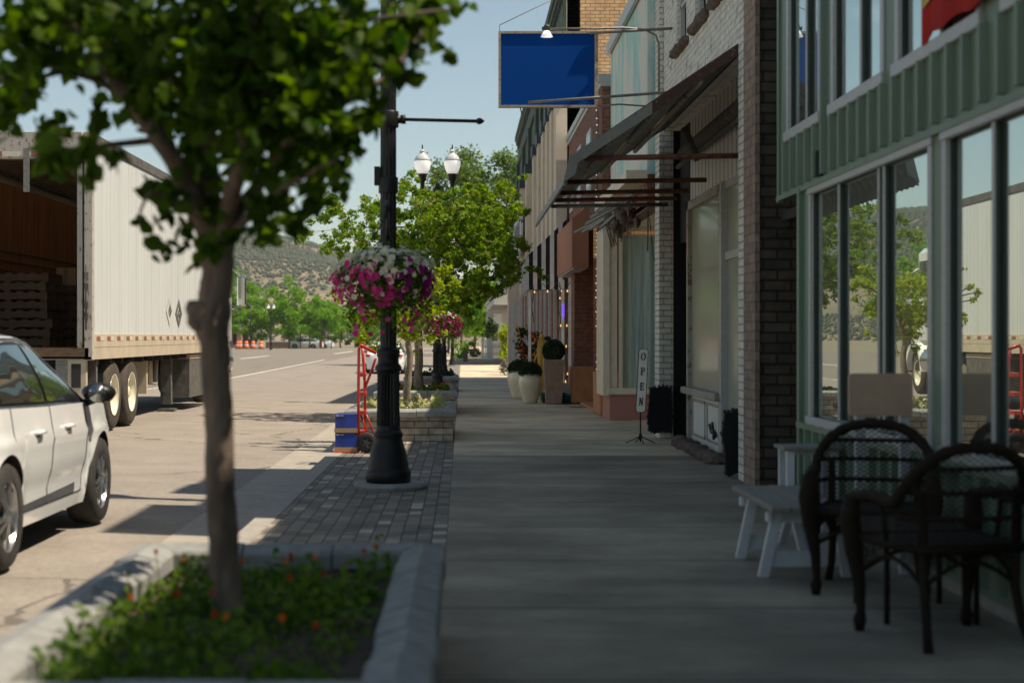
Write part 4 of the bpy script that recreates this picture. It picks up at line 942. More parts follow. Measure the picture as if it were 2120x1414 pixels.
def shrub(name, label, c, r, n, size, mt, cat='shrub', nclump=14, tpl=TRI2, stem=True, seed=1, flat=1., group=None):
    rg = np.random.default_rng(seed); t = thing(name, label, cat, (c[0], c[1], c[2] - r[2]), group)
    cs = rg.normal(size=(nclump, 3)); cs /= np.linalg.norm(cs, axis=1, keepdims=True); cs *= (rg.random((nclump, 1)) ** .5) * .8
    cs = cs * np.array(r) + np.array(c)
    cloud('foliage', clumps(cs, [min(r) * .45] * nclump, [n // nclump] * nclump, rg, flat), size, mt, t, tpl, rng=rg)
    if stem:
        s_ = B(); base = Vector((c[0], c[1], c[2] - r[2]))
        for q in cs[:8]: s_.tube([base + Vector((rg.uniform(-.04, .04), 0, 0)), (base + Vector(q)) / 2 + Vector((0, 0, -.1)), q], [.02, .014, .006], 5)
        s_.build('stem', 'pale_bark', t)
    return t
shrub('tall_shrub', 'tall lime green shrub beside the white masonry post', (2.0, 72, 1.0), (.45, .5, 1.25), 2600, .10, 'leaf_lime', nclump=22, seed=2)
shrub('lavender_bush', 'low grey leafed bush at the foot of the white masonry post', (1.85, 66, -.0), (.32, .4, .38), 900, .07, 'leaf_grey', seed=3)
shrub('dark_evergreen', 'dark feathery evergreen branch hanging under the porch', (1.5, 85, 1.7), (.5, .6, .55), 700, .14, 'leaf_dark', seed=4)
# ------------------------------------------------------------------ urns, planters by the red brick shop
def urn(name, label, x, y, s, seed):
    t = thing(name, label, 'planter', (x, y, 0), 'cream urns with box balls')
    B().lathe([(.135, 0), (.14, .01), (.185, .15), (.225, .32), (.232, .42), (.215, .50), (.185, .545), (.2, .56), (.19, .565), (.15, .5), (.1, .48)], (x, y, 0), 28).build('pot', 'vase_cream', t)
    rg = np.random.default_rng(seed); d = rg.normal(size=(3000, 3)); d /= np.linalg.norm(d, axis=1, keepdims=True)
    d = d * (rg.random((3000, 1)) ** .25) * np.array([.235, .235, .19]) * (1 + .07 * np.sin(d[:, 0:1] * 9 + seed) * np.sin(d[:, 2:3] * 8)) + (x, y, .62)
    sh = cloud('box_ball', d[d[:, 2] > .5], .035, 'leaf_box', t, rng=rg)
    return t
urn('urn_planter', 'glossy cream urn with box ball, nearer the square planter', P(1098, 0, 31.4).x, 31.4, 1, 1)
urn('urn_planter', 'cream urn with box ball half hidden behind the nearer urn', P(1073, 0, 34.2).x, 34.2, 1, 2)
x, y = P(1146, 0, 31.0).x, 31.0
sq = thing('square_planter', 'tall tapered brown stone planter holding a round topiary ball', 'planter', (x, y, 0))
b = B(); r0, r1, hh = .15, .20, .86
b.hexa([(x - r0, y - r0, 0), (x + r0, y - r0, 0), (x + r0, y + r0, 0), (x - r0, y + r0, 0), (x - r1, y - r1, hh), (x + r1, y - r1, hh), (x + r1, y + r1, hh), (x - r1, y + r1, hh)])
b.build('pot', 'square_pot', sq)
rg = np.random.default_rng(5); d = rg.normal(size=(4200, 3)); d /= np.linalg.norm(d, axis=1, keepdims=True); d = d * (rg.random((4200, 1)) ** .2) * .225 + (x, y, 1.03)
cloud('topiary_ball', d, .03, 'leaf_box', sq, rng=rg)
# artificial flowers in a pot behind
fp = thing('flower_arrangement', 'tall arrangement of orange and red flowers behind the cream urns', 'flowers', (1.42, 34.6, 0))
rg = np.random.default_rng(6); cs = np.stack([rg.uniform(1.22, 1.68, 26), rg.uniform(34.4, 34.8, 26), rg.uniform(.55, 1.45, 26)], 1)
B().lathe([(.12, 0), (.16, .4), (.14, .42)], (1.45, 34.6, -.05), 14).build('pot', 'square_pot', fp)
cloud('foliage', clumps(cs, [.12] * 26, [26] * 26, rg), .09, 'leaf_dark', fp, rng=rg)
cloud('blossom', cs[:20] + rg.normal(size=(20, 3)) * .05 + (0, -.15, 0), .12, 'petal_orange', fp, FLOWER, rng=rg); cloud('red_blossom', cs[18:] + (0, -.2, 0), .09, 'petal_red', fp, FLOWER, rng=rg)
# yellow figure leaning on the topiary
yf = thing('garden_figure', 'slim yellow mannequin figure leaning behind the topiary ball', 'statue', (1.60, 32.6, 0))
b = B(); Q = lambda a, c: P(a, c, 32.6)
b.tube([Q(1122, 836), Q(1121, 790), Q(1120, 755), Q(1121, 728), Q(1124, 705), Q(1123, 700)], [.035, .05, .075, .085, .06, .03], 10)
b.tube([Q(1126, 706), Q(1118, 700), Q(1116, 712), Q(1113, 735), Q(1104, 752)], [.03, .035, .03, .026, .018], 8)
b.blob(Q(1122, 697), (.055, .06, .07), amp=.05)
b.build('body', 'yellow_figure', yf)
B().blob(Q(1134, 701), (.07, .06, .05), amp=.1).build('cap', 'black_board', yf)
tag(B().box(1.93, 2.13, 31.7, 31.9, 0, .38).build('white_crate', 'soft_white'), 'small white crate against the orange column base', 'crate')
tl = B().blob((1.95, 31.35, .1), (.13, .12, .11), seed=1, amp=.3).blob((2.08, 31.3, .08), (.1, .1, .09), seed=2, amp=.4).blob((1.63, 31.6, .09), (.07, .1, .1), seed=3, amp=.4).blob((1.93, 31.5, .62), (.06, .06, .1), seed=6, amp=.4)
tag(tl.build('teal_cloth', 'teal'), 'crumpled dark teal cloth on the ground around the square planter', 'cloth')
for x0, yy, lb in ((1.98, 29.2, 'rusty drain grate in the sidewalk nearer the doorway'), (1.80, 30.6, 'rusty drain grate in the sidewalk nearer the square planter')):
    gr = B()
    for k in range(9): gr.box(x0 + k * .04, x0 + k * .04 + .025, yy, yy + .3, .002, .008)
    tag(gr.build('drain_grate', 'pipe_rust'), lb, 'grate', 'drain grates')
# ------------------------------------------------------------------ OPEN sign on stand
os_ = thing('open_sign', 'narrow white upright OPEN sign on a thin black stand', 'sign', (2.18, 19.5, 0))
oy = 19.5; tilt = .05
def T(x, z, y=0): return (2.18 + x + (z - .4) * tilt, oy + y, z)
pl = B(); n = 6; W, z0, z1, rr_ = .062, .385, 1.16, .035
poly = []
for cx_, cz_, a0 in ((W - rr_, z0 + rr_, -90), (W - rr_, z1 - rr_, 0), (-W + rr_, z1 - rr_, 90), (-W + rr_, z0 + rr_, 180)):
    for k in range(n + 1):
        a = R(a0 + 90 * k / n); poly.append((cx_ + rr_ * math.cos(a), cz_ + rr_ * math.sin(a)))
def plate(poly, y0, y1, k=1.):
    b = B(); vs = [T(p[0] * k, .7725 + (p[1] - .7725) * (1 if k == 1 else (k + 11) / 12), y0) for p in poly] + [T(p[0] * k, .7725 + (p[1] - .7725) * (1 if k == 1 else (k + 11) / 12), y1) for p in poly]; m = len(poly)
    return b.add(vs, [tuple(range(m)), tuple(range(2 * m - 1, m - 1, -1))] + [(i, i + m, (i + 1) % m + m, (i + 1) % m) for i in range(m)])
plate(poly, -.012, .012).build('rim', 'black_metal', os_); plate(poly, -.018, -.0125, .86).build('face', 'sign_cream', os_)
let = B()
def seg(x0, za, x1, zb, w=.014):
    p = Vector(T(x0, za, -.021)); q = Vector(T(x1, zb, -.021)); d = (q - p).normalized(); a = Vector((-d.z, 0, d.x)) * w / 2; t = Vector((0, .003, 0))
    let.hexa([p - a - t, q - a - t, q - a + t, p - a + t, p + a - t, q + a - t, q + a + t, p + a + t])
h, hw = .085, .024
zs = [1.065, .885, .70, .515]
zc = zs[0]; ring = [(hw * math.cos(a), zc + h / 2 * math.sin(a)) for a in [2 * math.pi * k / 20 for k in range(21)]]
for (a, c), (d_, e_) in zip(ring[:-1], ring[1:]): seg(a, c, d_, e_, .013 if abs(a) > .008 else .007)
zc = zs[1]; seg(-.012, zc - h / 2, -.012, zc + h / 2, .014); seg(-.024, zc - h / 2, .004, zc - h / 2, .008); seg(-.024, zc + h / 2, .01, zc + h / 2, .008); seg(-.01, zc + .0, .01, zc, .008)
ar = [(.006 + .018 * math.cos(a), zc + h / 4 + h / 4 * math.sin(a)) for a in [R(-90 + 18 * k) for k in range(11)]]
for (a, c), (d_, e_) in zip(ar[:-1], ar[1:]): seg(a, c, d_, e_, .010)
zc = zs[2]; seg(-.012, zc - h / 2, -.012, zc + h / 2, .014); [seg(-.022, zz, .022, zz, .009) for zz in (zc - h / 2, zc + h / 2)]; seg(-.01, zc, .012, zc, .008); seg(.021, zc - h / 2, .021, zc - h / 4, .007); seg(.021, zc + h / 2, .021, zc + h / 4, .007); seg(.012, zc - .012, .012, zc + .012, .006)
zc = zs[3]; seg(-.017, zc - h / 2, -.017, zc + h / 2, .008); seg(.017, zc - h / 2, .017, zc + h / 2, .008); seg(-.017, zc + h / 2, .017, zc - h / 2, .015); seg(-.027, zc + h / 2, -.008, zc + h / 2, .007); seg(-.027, zc - h / 2, -.008, zc - h / 2, .007); seg(.008, zc + h / 2, .027, zc + h / 2, .007)
let.build('lettering', 'lettering', os_)
B().tube([(2.18, oy, .02), (2.18, oy, .4), (2.185, oy, .9)], .009, 8).tube([(2.18, oy, .09), (2.0, oy + .02, .01)], .007, 6).tube([(2.18, oy, .09), (2.36, oy + .02, .01)], .007, 6).tube([(2.18, oy, .09), (2.2, oy - .18, .01)], .007, 6).tube([(2.18, oy, .09), (2.14, oy + .18, .01)], .007, 6).lathe([(.02, .05), (.025, .09), (.012, .13)], (2.18, oy, 0), 8).build('stand', 'black_metal', os_)
# ------------------------------------------------------------------ street lamps
def lamp(loc):
    t = thing('street_lamp', 'x', 'street lamp', loc, 'black twin globe street lamps', world=False)
    B().lathe([(.31, 0), (.32, .03), (.30, .055)], (.02, 0, -.0), 28, smooth=False).build('plinth', 'coping', t)
    b = B()
    b.lathe([(.19, .055), (.195, .10), (.198, .14), (.19, .16), (.175, .175), (.178, .2), (.165, .25), (.155, .32), (.135, .38), (.118, .43), (.128, .455), (.13, .47), (.12, .485), (.112, .5)], n=40)
    b.build('base', 'black_metal', t)
    b = B(); b.lathe([(.108, .5), (.1, .54), (.101, .55, 1), (.096, .98, 1), (.096, 1.0)], n=40, flute=.014, smooth=False); b.build('fluted_shaft', 'black_metal', t)
    b = B(); b.lathe([(.096, 1.0), (.112, 1.02), (.118, 1.04), (.112, 1.06), (.092, 1.08), (.09, 1.12), (.1, 1.15), (.102, 1.18), (.098, 1.2), (.07, 1.215)], n=32); b.build('collar', 'black_metal', t)
    b = B(); b.lathe([(.07, 1.2), (.072, 1.22, 1), (.066, 4.45, 1), (.066, 4.46)], n=28, flute=.006, smooth=False); b.lathe([(.066, 4.46), (.08, 4.5), (.08, 4.6), (.06, 4.65), (.03, 4.75), (.001, 4.85)], n=16); b.build('pole', 'black_metal', t)
    for s in (-1, 1):
        b = B(); b.tube([(0, 0, 4.45), (s * .12, 0, 4.38), (s * .24, 0, 4.38), (s * .32, 0, 4.48), (s * .33, 0, 4.6)], .025, 8)
        b.lathe([(.03, 4.58), (.045, 4.62), (.05, 4.75), (.062, 4.78), (.085, 4.80), (.09, 4.90), (.1, 4.92), (.1, 4.94)], (s * .33, 0, 0), 18)
        a_ = b.build('arm', 'black_metal', t)
        gb_ = B().lathe([(.095, 4.94), (.135, 4.99), (.165, 5.06), (.180, 5.14), (.183, 5.21), (.18, 5.22)], (s * .33, 0, 0), 28).build('globe', 'globe', a_)
        b = B().use('globe_clear').lathe([(.181, 5.22), (.176, 5.25), (.155, 5.30), (.12, 5.345), (.08, 5.375), (.062, 5.39), (.058, 5.42), (.068, 5.435), (.055, 5.45), (.03, 5.48)], (s * .33, 0, 0), 28)
        b.build('globe_top', 'globe_clear', a_)
        B().lathe([(.016, 5.48), (.012, 5.51), (.024, 5.525), (.01, 5.54), (.016, 5.555), (.001, 5.60)], (s * .33, 0, 0), 10).build('finial', 'black_metal', a_)
    for s in (-1, 1):
        b = B().tube([(0, 0, 3.19), (s * .13, 0, 3.19)], .035, 10).tube([(s * .13, 0, 3.19), (s * .76, 0, 3.175)], .015, 8).lathe([(.015, 0), (.026, .012), (.03, .03), (.022, .05), (.001, .075)], (s * .76, 0, 3.175), 10, axis='x').lathe([(.04, -.02), (.04, .02)], (s * .13, 0, 3.19), 10, axis='x')
        b.build('banner_arm', 'black_metal', t)
    B().lathe([(.085, 3.12), (.09, 3.13), (.09, 3.25), (.085, 3.26)], n=16).build('clamp', 'black_metal', t); B().lathe([(.082, 2.55), (.085, 2.56), (.085, 2.68), (.082, 2.69)], n=16).box(-.12, -.07, -.04, .04, 2.62, 2.78).build('clamp', 'black_metal', t)
    B().tube([(0, -.06, 2.40), (0, -.30, 2.46), (0, -.50, 2.40), (0, -.53, 2.34)], .012, 8).tube([(0, -.06, 2.15), (0, -.35, 2.42)], .01, 6).build('basket_hanger', 'black_metal', t)
    return t
l1 = lamp((-.64, 13.8, 0))
l1['label'] = 'nearest black street lamp with fluted base, red hand truck behind it'
dup(l1, (-.55, 35.2, g(35)), label='black street lamp with two white globes rising from the maple crown')
dup(l1, (-.66, 57.5, g(57)), label='third black street lamp along the sidewalk, between two flower baskets')
dup(l1, (-.53, 86, g(86)), label='farthest black street lamp of the row by the sidewalk, sun on the pavement behind it')

def basket(loc, seed=1, mul=1., purple=False):
    "origin at the hook"
    t = thing('flower_basket', 'x', 'flower basket', loc, 'hanging flower baskets on the street lamps', world=False)
    rg = np.random.default_rng(seed); zc = -.36
    b = B()
    for k in range(4):
        a = 2 * math.pi * k / 4 + .4; b.tube([(0, 0, 0), (.05 * math.cos(a), .05 * math.sin(a), -.12), (.24 * math.cos(a), .24 * math.sin(a), zc)], .004, 5)
    b.tube([(0, 0, 0.03), (0, 0, -.05)], .01, 6)
    b.build('chain', 'black_metal', t)
    B().lathe([(.24, zc), (.25, zc - .02), (.21, zc - .14), (.12, zc - .22), (.001, zc - .24)], n=20).build('bowl', 'stone_dark', t)
    def shell(n, th0, th1, r0, r1, jit=.025):
        th = rg.uniform(th0, th1, n); ph = rg.uniform(0, 2 * math.pi, n); th = th + .16 * np.sin(ph * 4 + seed) + .12 * np.sin(ph * 9 + 2) + rg.normal(size=n) * .1; r = rg.uniform(r0, r1, n)
        d = np.stack([np.sin(th) * np.cos(ph), np.sin(th) * np.sin(ph), np.cos(th)], 1)
        lump = 1 + .13 * np.sin(ph * 3 + 1.3 * seed) * np.sin(th * 3) + .06 * np.sin(ph * 7 + seed)
        q = d * (r * lump)[:, None] * np.array([.385, .385, .34]); q[:, 2] *= np.where(q[:, 2] > 0, .62, 1)
        return q + (0, 0, zc - .18) + rg.normal(size=(n, 3)) * jit, d
    p, d = shell(int(2600 * mul), 0, 2.6, .72, .98, .03); cloud('foliage', p, .042, 'leaf_bed', t, TRI2, rng=rg, up=.1, nrm=d)
    tr_ = []
    for k in range(26):
        a = rg.uniform(0, 6.28); r = rg.uniform(.2, .38); x, y = r * math.cos(a), r * math.sin(a); L_ = rg.uniform(.1, .32)
        for j in range(14): tr_.append((x + rg.normal() * .02, y + rg.normal() * .02, zc - .42 - L_ * j / 14 + .05))
    cloud('trailing_foliage', np.array(tr_), .035, 'leaf_bed', t, TRI2, rng=rg)
    def fl(name, p, d, mt, s=.062): tag(cloud(name, p, s, mt, t, FLOWER, up=.15, rng=rg, nrm=d * 1.2, var=.2), kind='stuff')
    if not purple:
        p, d = shell(int(430 * mul), .25, 1.38, .98, 1.07); fl('white_blossom', p, d, 'petal_white')
        p, d = shell(int(240 * mul), 1.32, 2.0, 1.0, 1.06); 
        right = p[:, 0] > .12; fl('pink_blossom', p[~right], d[~right], 'petal_pink', .058); fl('purple_blossom', p[right], d[right], 'petal_purple', .060)
        p, d = shell(int(34 * mul), 1.7, 2.5, 1.0, 1.08); fl('stray_blossom', p, d, 'petal_pink', .06)
        p, d = shell(int(40 * mul), 1.2, 2.3, 1.0, 1.08); fl('cream_blossom', p, d, 'petal_white', .05)
        q = []
        for k in range(11): q.append((rg.uniform(-.25, .28), rg.uniform(-.35, -.1), zc - .46 - rg.uniform(0, .2)))
        q = np.array(q); fl('trailing_blossom', q, np.tile([0, -1, 0], (11, 1)), 'petal_pink', .055)
    else:
        p, d = shell(int(130 * mul), .2, 1.0, .98, 1.06); fl('white_blossom', p, d, 'petal_white', .07)
        p, d = shell(int(420 * mul), .7, 2.3, 1.0, 1.08); fl('purple_blossom', p, d, 'petal_maroon' if purple == 1 else 'petal_pink', .07)
        p, d = shell(int(80 * mul), 1.6, 2.4, 1.0, 1.08); fl('pink_blossom', p, d, 'petal_pink', .06)
    return t
basket((-.635, 13.27, 2.34), 1)['label'] = 'big hanging basket of white and magenta petunias on the nearest lamp'
basket((-.43, 34.6, g(35) + 2.18), 2, .6, 1)['label'] = 'dark purple flower basket hanging on the second street lamp'
basket((-.45, 57.0, g(57) + 2.35), 3, .4, 2)['label'] = 'red and pink flower basket hanging on the third street lamp'
basket((-.43, 85.4, g(86) + 2.45), 4, .4, 1)['label'] = 'farthest flower basket of the row, small and dark red'

# ------------------------------------------------------------------ stone planters
def planter(x0, x1, y0, y1, label, h=.38, cw=.2, seed=0, zg=0., soil=.27, profile='ridge'):
    t = thing('stone_planter', label, 'planter', ((x0 + x1) / 2, (y0 + y1) / 2, zg), 'raised stone planters along the kerb')
    i = .05; hh = h - .075; b = B()
    b.box(x0 + i, x1 - i, y0 + i, y0 + i + .1, zg, zg + hh).box(x0 + i, x1 - i, y1 - i - .1, y1 - i, zg, zg + hh).box(x0 + i, x0 + i + .1, y0 + i + .1, y1 - i - .1, zg, zg + hh).box(x1 - i - .1, x1 - i, y0 + i + .1, y1 - i - .1, zg, zg + hh)
    b.build('wall', 'ledge_stone', t)
    # coping: pitched cap stones with mitred corners, each stone slightly apart
    def pitched(along, c, a0, a1, w, m0, m1, nst):
        bb = B(); rr = random.Random(seed + int(abs(c) * 100) + int(a0))
        for k in range(nst):
            u0 = a0 + (a1 - a0) * k / nst + (.004 if k else 0); u1 = a0 + (a1 - a0) * (k + 1) / nst - (.004 if k < nst - 1 else 0); dz = rr.uniform(-.004, .004); dx = rr.uniform(-.005, .005)
            prf = [(-w / 2, 0), (-w / 2, .05), (-w / 2 + .012, .062), (0, .082), (w / 2 - .012, .062), (w / 2, .05), (w / 2, 0)]
            V = []
            for u, mm, isend in ((u0, m0, k == 0), (u1, m1, k == nst - 1)):
                for p_, q_ in prf:
                    uu = u + (p_ * mm if isend else 0)
                    V.append((c + p_ + dx, uu, zg + hh + q_ * 1.25 + dz) if along == 'y' else (uu, c + p_ + dx, zg + hh + q_ * 1.25 + dz))
            n = len(prf); fs = [tuple(range(n)), tuple(range(2 * n - 1, n - 1, -1))] + [(j, j + n, (j + 1) % n + n, (j + 1) % n) for j in range(n)]
            bb.add(V, fs)
        return bb
    ns = max(3, round((y1 - y0) / .42)); w = cw
    for nm, bb in (('coping', pitched('y', x1 - w / 2, y0 + w / 2, y1 - w / 2, w, -1, 1, ns)), ('coping', pitched('y', x0 + w / 2, y0 + w / 2, y1 - w / 2, w, 1, -1, ns)),
                   ('coping', pitched('x', y0 + w / 2, x0 + w / 2, x1 - w / 2, w, 1, -1, 3)), ('coping', pitched('x', y1 - w / 2, x0 + w / 2, x1 - w / 2, w, -1, 1, 3))):
        bb.build(nm, 'coping', t)
    s = B(); n = 16
    for j in range(n + 1):
        for k in range(n + 1):
            u, v = k / n, j / n; s.v.append((x0 + .14 + (x1 - x0 - .28) * u, y0 + .14 + (y1 - y0 - .28) * v, zg + soil + .03 * math.sin(u * 17 + seed) * math.sin(v * 13 + seed) + .015 * math.sin(u * 41) * math.sin(v * 37)))
    for j in range(n):
        for k in range(n): s.f.append((j * (n + 1) + k, j * (n + 1) + k + 1, (j + 1) * (n + 1) + k + 1, (j + 1) * (n + 1) + k)); s.m.append(0); s.sm.append(True)
    s.build('soil', 'dirt', t)
    return t
planter(-1.45, -.075, 4.12, 7.12, 'nearest stone planter with pitched grey coping around the foreground tree', seed=1)
planter(-1.48, -.07, 19.9, 22.4, 'stone planter with pale coping just behind the nearest lamp', seed=2)
planter(-1.48, -.08, 26.5, 29.4, 'stone planter with red flowers, second behind the nearest lamp', seed=3)
planter(-1.48, -.10, 40.2, 42.8, 'far stone planter behind the second street lamp', seed=4, zg=g(41))
def bedmass(name, label, x0, x1, y0, y1, z, n, size, mt, seed, h=.14, dens=None, nc=60):
    rg = np.random.default_rng(seed); cx_ = rg.uniform(x0, x1, nc); cy_ = rg.uniform(y0, y1, nc)
    if dens is not None:
        k = np.array([dens(a, c) for a, c in zip(cx_, cy_)]) > rg.random(nc); cx_, cy_ = cx_[k], cy_[k]
    pts = []
    for a, c in zip(cx_, cy_):
        hh = h * rg.uniform(.5, 1.4); m = n // nc
        q = rg.normal(size=(m, 3)) * (.075, .075, .0) + (a, c, 0); q[:, 2] = z + hh * rg.random(m) ** .7 * (1.1 - np.minimum(1, np.hypot(q[:, 0] - a, q[:, 1] - c) / .2)); pts.append(q)
    return tag(cloud(name, np.concatenate(pts), size, mt, None, TRI2, rng=rg, up=.7), label, 'ground cover', kind='stuff')
bedmass('bed_foliage', 'low bright green leafy plants filling the nearest planter', -1.2, -.32, 4.35, 6.8, .27, 4300, .034, 'leaf_bed', 11, .17, nc=100, dens=lambda x, y: .95 if x < -.75 or y > 5.9 else .75)
bedmass('low_foliage', 'pale cream and green leaves in the planter behind the nearest lamp', -1.25, -.28, 20.15, 22.1, .27, 5200, .06, 'leaf_cream', 12, .22, nc=60)
bedmass('low_foliage', 'green leaves below the red flowers in the second planter behind the lamp', -1.25, -.28, 26.7, 29.1, .27, 3000, .07, 'leaf_bed', 13, .16, nc=50)
bedmass('low_foliage', 'dark green leaves in the far planter behind the second lamp', -1.25, -.28, 40.4, 42.6, g(41) + .27, 2600, .09, 'leaf_box', 14, .26, nc=40)
def flower(x, y, z0, h, mt, s, label, seed):
    rg = np.random.default_rng(seed); t = thing('garden_flower', label, 'flower', (x, y, z0), 'garden flowers in the planters')
    tx, ty = x + rg.uniform(-.02, .02), y + rg.uniform(-.02, .02)
    B().tube([(x, y, z0), ((x + tx) / 2 + .004, (y + ty) / 2, z0 + h * .6), (tx, ty, z0 + h)], .0022, 4).build('stem', 'leaf_bed', t)
    ring = np.array([(tx + rg.normal() * s * .12, ty + rg.normal() * s * .12, z0 + h + k * .003) for k in range(5)])
    cloud('blossom', ring, s, mt, t, FLOWER, up=1.2, rng=rg)
spots_ = [(590, 1165, 'petal_orange', 'orange'), (650, 1160, 'petal_orange', 'orange'), (505, 1165, 'petal_orange', 'orange'), (612, 1150, 'petal_red', 'red'), (355, 1235, 'petal_red', 'dark red'), (432, 1232, 'petal_red', 'dark red'), (445, 1275, 'petal_red', 'red'), (580, 1285, 'petal_orange', 'orange'), (470, 1285, 'petal_orange', 'small orange'), (645, 1298, 'petal_red', 'dark red'), (770, 1132, 'petal_orange', 'pale orange'), (330, 1145, 'petal_orange', 'pale orange'), (385, 1165, 'petal_orange', 'orange'), (255, 1190, 'straw', 'dried brown'), (260, 1215, 'straw', 'dried'), (750, 1145, 'petal_red', 'small red'), (270, 1240, 'petal_orange', 'pale'), (665, 1190, 'petal_red', 'dark red'), (600, 1200, 'petal_red', 'half hidden red')]
wh = ['at the back of the bed right of the trunk', 'by the back coping', 'at the foot of the back coping, beside the trunk', 'tallest by the back coping', 'left of the trunk, farther from it', 'just left of the trunk', 'in front of the trunk, left side', 'right of the trunk in the middle of the bed', 'directly in front of the trunk', 'toward the right coping', 'at the back right corner of the bed', 'at the sunny back left corner', 'left of the trunk near the back coping', 'sticking up over the left coping', 'low by the left coping', 'near the right back corner', 'in the sunny leaves at the left coping', 'right of the trunk by mid bed', 'behind the mid bed leaves']
for i, (px, py, m_, nm) in enumerate(spots_):
    Y = .86 * F / (py - CY); q = P(px, py, Y)
    flower(q.x, q.y, .28, max(.05, q.z - .28), m_, .017 if nm != 'small orange' else .014, nm + ' flower ' + wh[i], i)
for i, (px, py) in enumerate(((915, 798), (905, 803), (830, 805))):
    q = P(px, py, 28.2); flower(q.x, q.y, .3, q.z - .3, 'petal_red', .09, ['tallest red flower in the second planter behind the lamp', 'lower red flower beside the tallest one in the second planter', 'red flower left of the second planter trunk'][i], 50 + i)

# ------------------------------------------------------------------ trees
def limb(b, pts, r0, r1, n=7, seed=0, wob=.03):
    rr = random.Random(seed); P_ = [Vector(p) for p in pts]; out = []
    for i in range(len(P_) - 1):
        for k in range(5):
            t = k / 5; p0 = P_[max(i - 1, 0)]; p1 = P_[i]; p2 = P_[i + 1]; p3 = P_[min(i + 2, len(P_) - 1)]
            out.append(.5 * ((2 * p1) + (p2 - p0) * t + (2 * p0 - 5 * p1 + 4 * p2 - p3) * t * t + (3 * p1 - p0 - 3 * p2 + p3) * t ** 3) + Vector((rr.uniform(-wob, wob), rr.uniform(-wob, wob), 0)) * (0 if i == 0 and k == 0 else 1))
    out.append(P_[-1]); m = len(out); b.tube(out, [r0 + (r1 - r0) * (i / (m - 1)) ** .8 for i in range(m)], n)
    return out
# nearest tree
T1 = thing('young_tree', 'dark leaved young tree in the nearest planter, its trunk at the left foreground', 'tree', (-.87, 5.9, .27))
Yt = 5.9; D = lambda px, py, dy=0: P(px, py, Yt + dy)
b = B(); W = F / Yt
tp = [(476, 1275, 40), (470, 1240, 35), (464, 1150, 31), (458, 1050, 31), (455, 950, 30), (452, 850, 30), (447, 760, 31), (443, 705, 32), (439, 668, 38), (442, 640, 36), (447, 600, 33), (450, 560, 34), (450, 520, 37), (450, 480, 38)]
pts = []; rad = []
for k in range(len(tp) - 1):
    for j in range(4):
        t = j / 4; a = [tp[k][i] * (1 - t) + tp[k + 1][i] * t for i in range(3)]; pts.append(D(a[0] + 1.5 * math.sin(k * 3 + j), a[1])); rad.append(a[2] / W * (1 + .03 * math.sin(k * 5 + j * 2)))
b.tube(pts, rad, 20); b.blob(D(412, 655, -.02), (.045, .05, .06), seed=3, amp=.3)
b.build('trunk', 'brown_bark', T1)
limbs = [([(440, 500), (395, 400), (330, 290), (255, 190), (190, 90), (120, 30)], 27, 9, -.1), ([(450, 500), (432, 380), (425, 250), (430, 100), (425, -60)], 28, 14, .1), ([(455, 490), (480, 400), (505, 300), (500, 180), (520, 40), (540, -80)], 22, 10, -.15), ([(462, 480), (520, 400), (590, 300), (680, 230), (800, 160), (880, 60)], 18, 5, .2),
         ([(470, 500), (530, 430), (620, 370), (700, 330)], 12, 3, -.2), ([(430, 480), (380, 430), (310, 400), (290, 460)], 10, 2, -.1), ([(330, 290), (230, 300), (150, 310), (110, 300)], 9, 3, .1), ([(395, 400), (340, 240), (360, 130), (330, 20)], 12, 4, .3), ([(505, 300), (600, 200), (680, 90), (760, 10)], 10, 4, .1), ([(255, 190), (140, 150), (50, 170), (-40, 150)], 9, 3, 0),
         ([(200, 100), (215, 160), (290, 200), (350, 240)], 5, 2, .0), ([(430, 100), (330, 60), (240, 40), (160, -20)], 9, 4, .4), ([(520, 40), (620, 60), (780, 40), (930, 20)], 8, 3, -.1)]
b = B()
for i, (pp, r0, r1, dy) in enumerate(limbs): limb(b, [D(p[0], p[1], dy * k / 3 - .12 * min(k, 2)) for k, p in enumerate(pp)], r0 / W, r1 / W, 9, i, .006)
b.build('limb', 'brown_bark', T1)
cl = [(60, 60, 110), (180, 30, 120), (40, 170, 80), (0, 240, 55), (300, 80, 130), (450, 60, 150), (450, 210, 130), (600, 80, 150), (600, 230, 120), (720, 80, 110), (690, 190, 90), (330, 220, 90), (200, 250, 40), (150, 330, 30), (400, 330, 70), (500, 330, 80), (520, 250, 90), (640, 330, 85), (700, 370, 48), (440, 430, 60), (560, 430, 65), (350, 410, 42), (300, 390, 35), (305, 500, 26), (370, 500, 34), (345, 455, 34), (285, 460, 22), (395, 465, 30), (330, 530, 18), (460, 500, 52), (540, 480, 45), (820, 120, 65), (850, 50, 75), (770, 240, 38), (890, 20, 60), (960, 15, 32), (930, 112, 11), (860, 150, 28), (620, 460, 40), (150, 130, 60), (760, 180, 45), (410, 545, 22), (110, 270, 40), (650, 410, 40), (720, 300, 50), (480, 130, 120), (250, 120, 80), (600, 160, 100)]
cs = []; rs = []; ks = []
rg = np.random.default_rng(21)
for i, (x, y, r) in enumerate(cl):
    for dy in ((-.45, 0, .45) if r > 75 else ((-.2, .25) if r > 35 else (0,))):
        x_, y_ = x, y; p = P(x_, y_, Yt + dy + rg.uniform(-.1, .1)); cs.append(tuple(p)); rs.append(r / W * .92); ks.append(max(4, int(r * r / 165)))
near_pts = clumps(cs, rs, ks, rg, 1.)
cloud('foliage', near_pts, .062, 'leaf_near', T1, HEART, up=.25, droop=.55, rng=rg, var=.35)
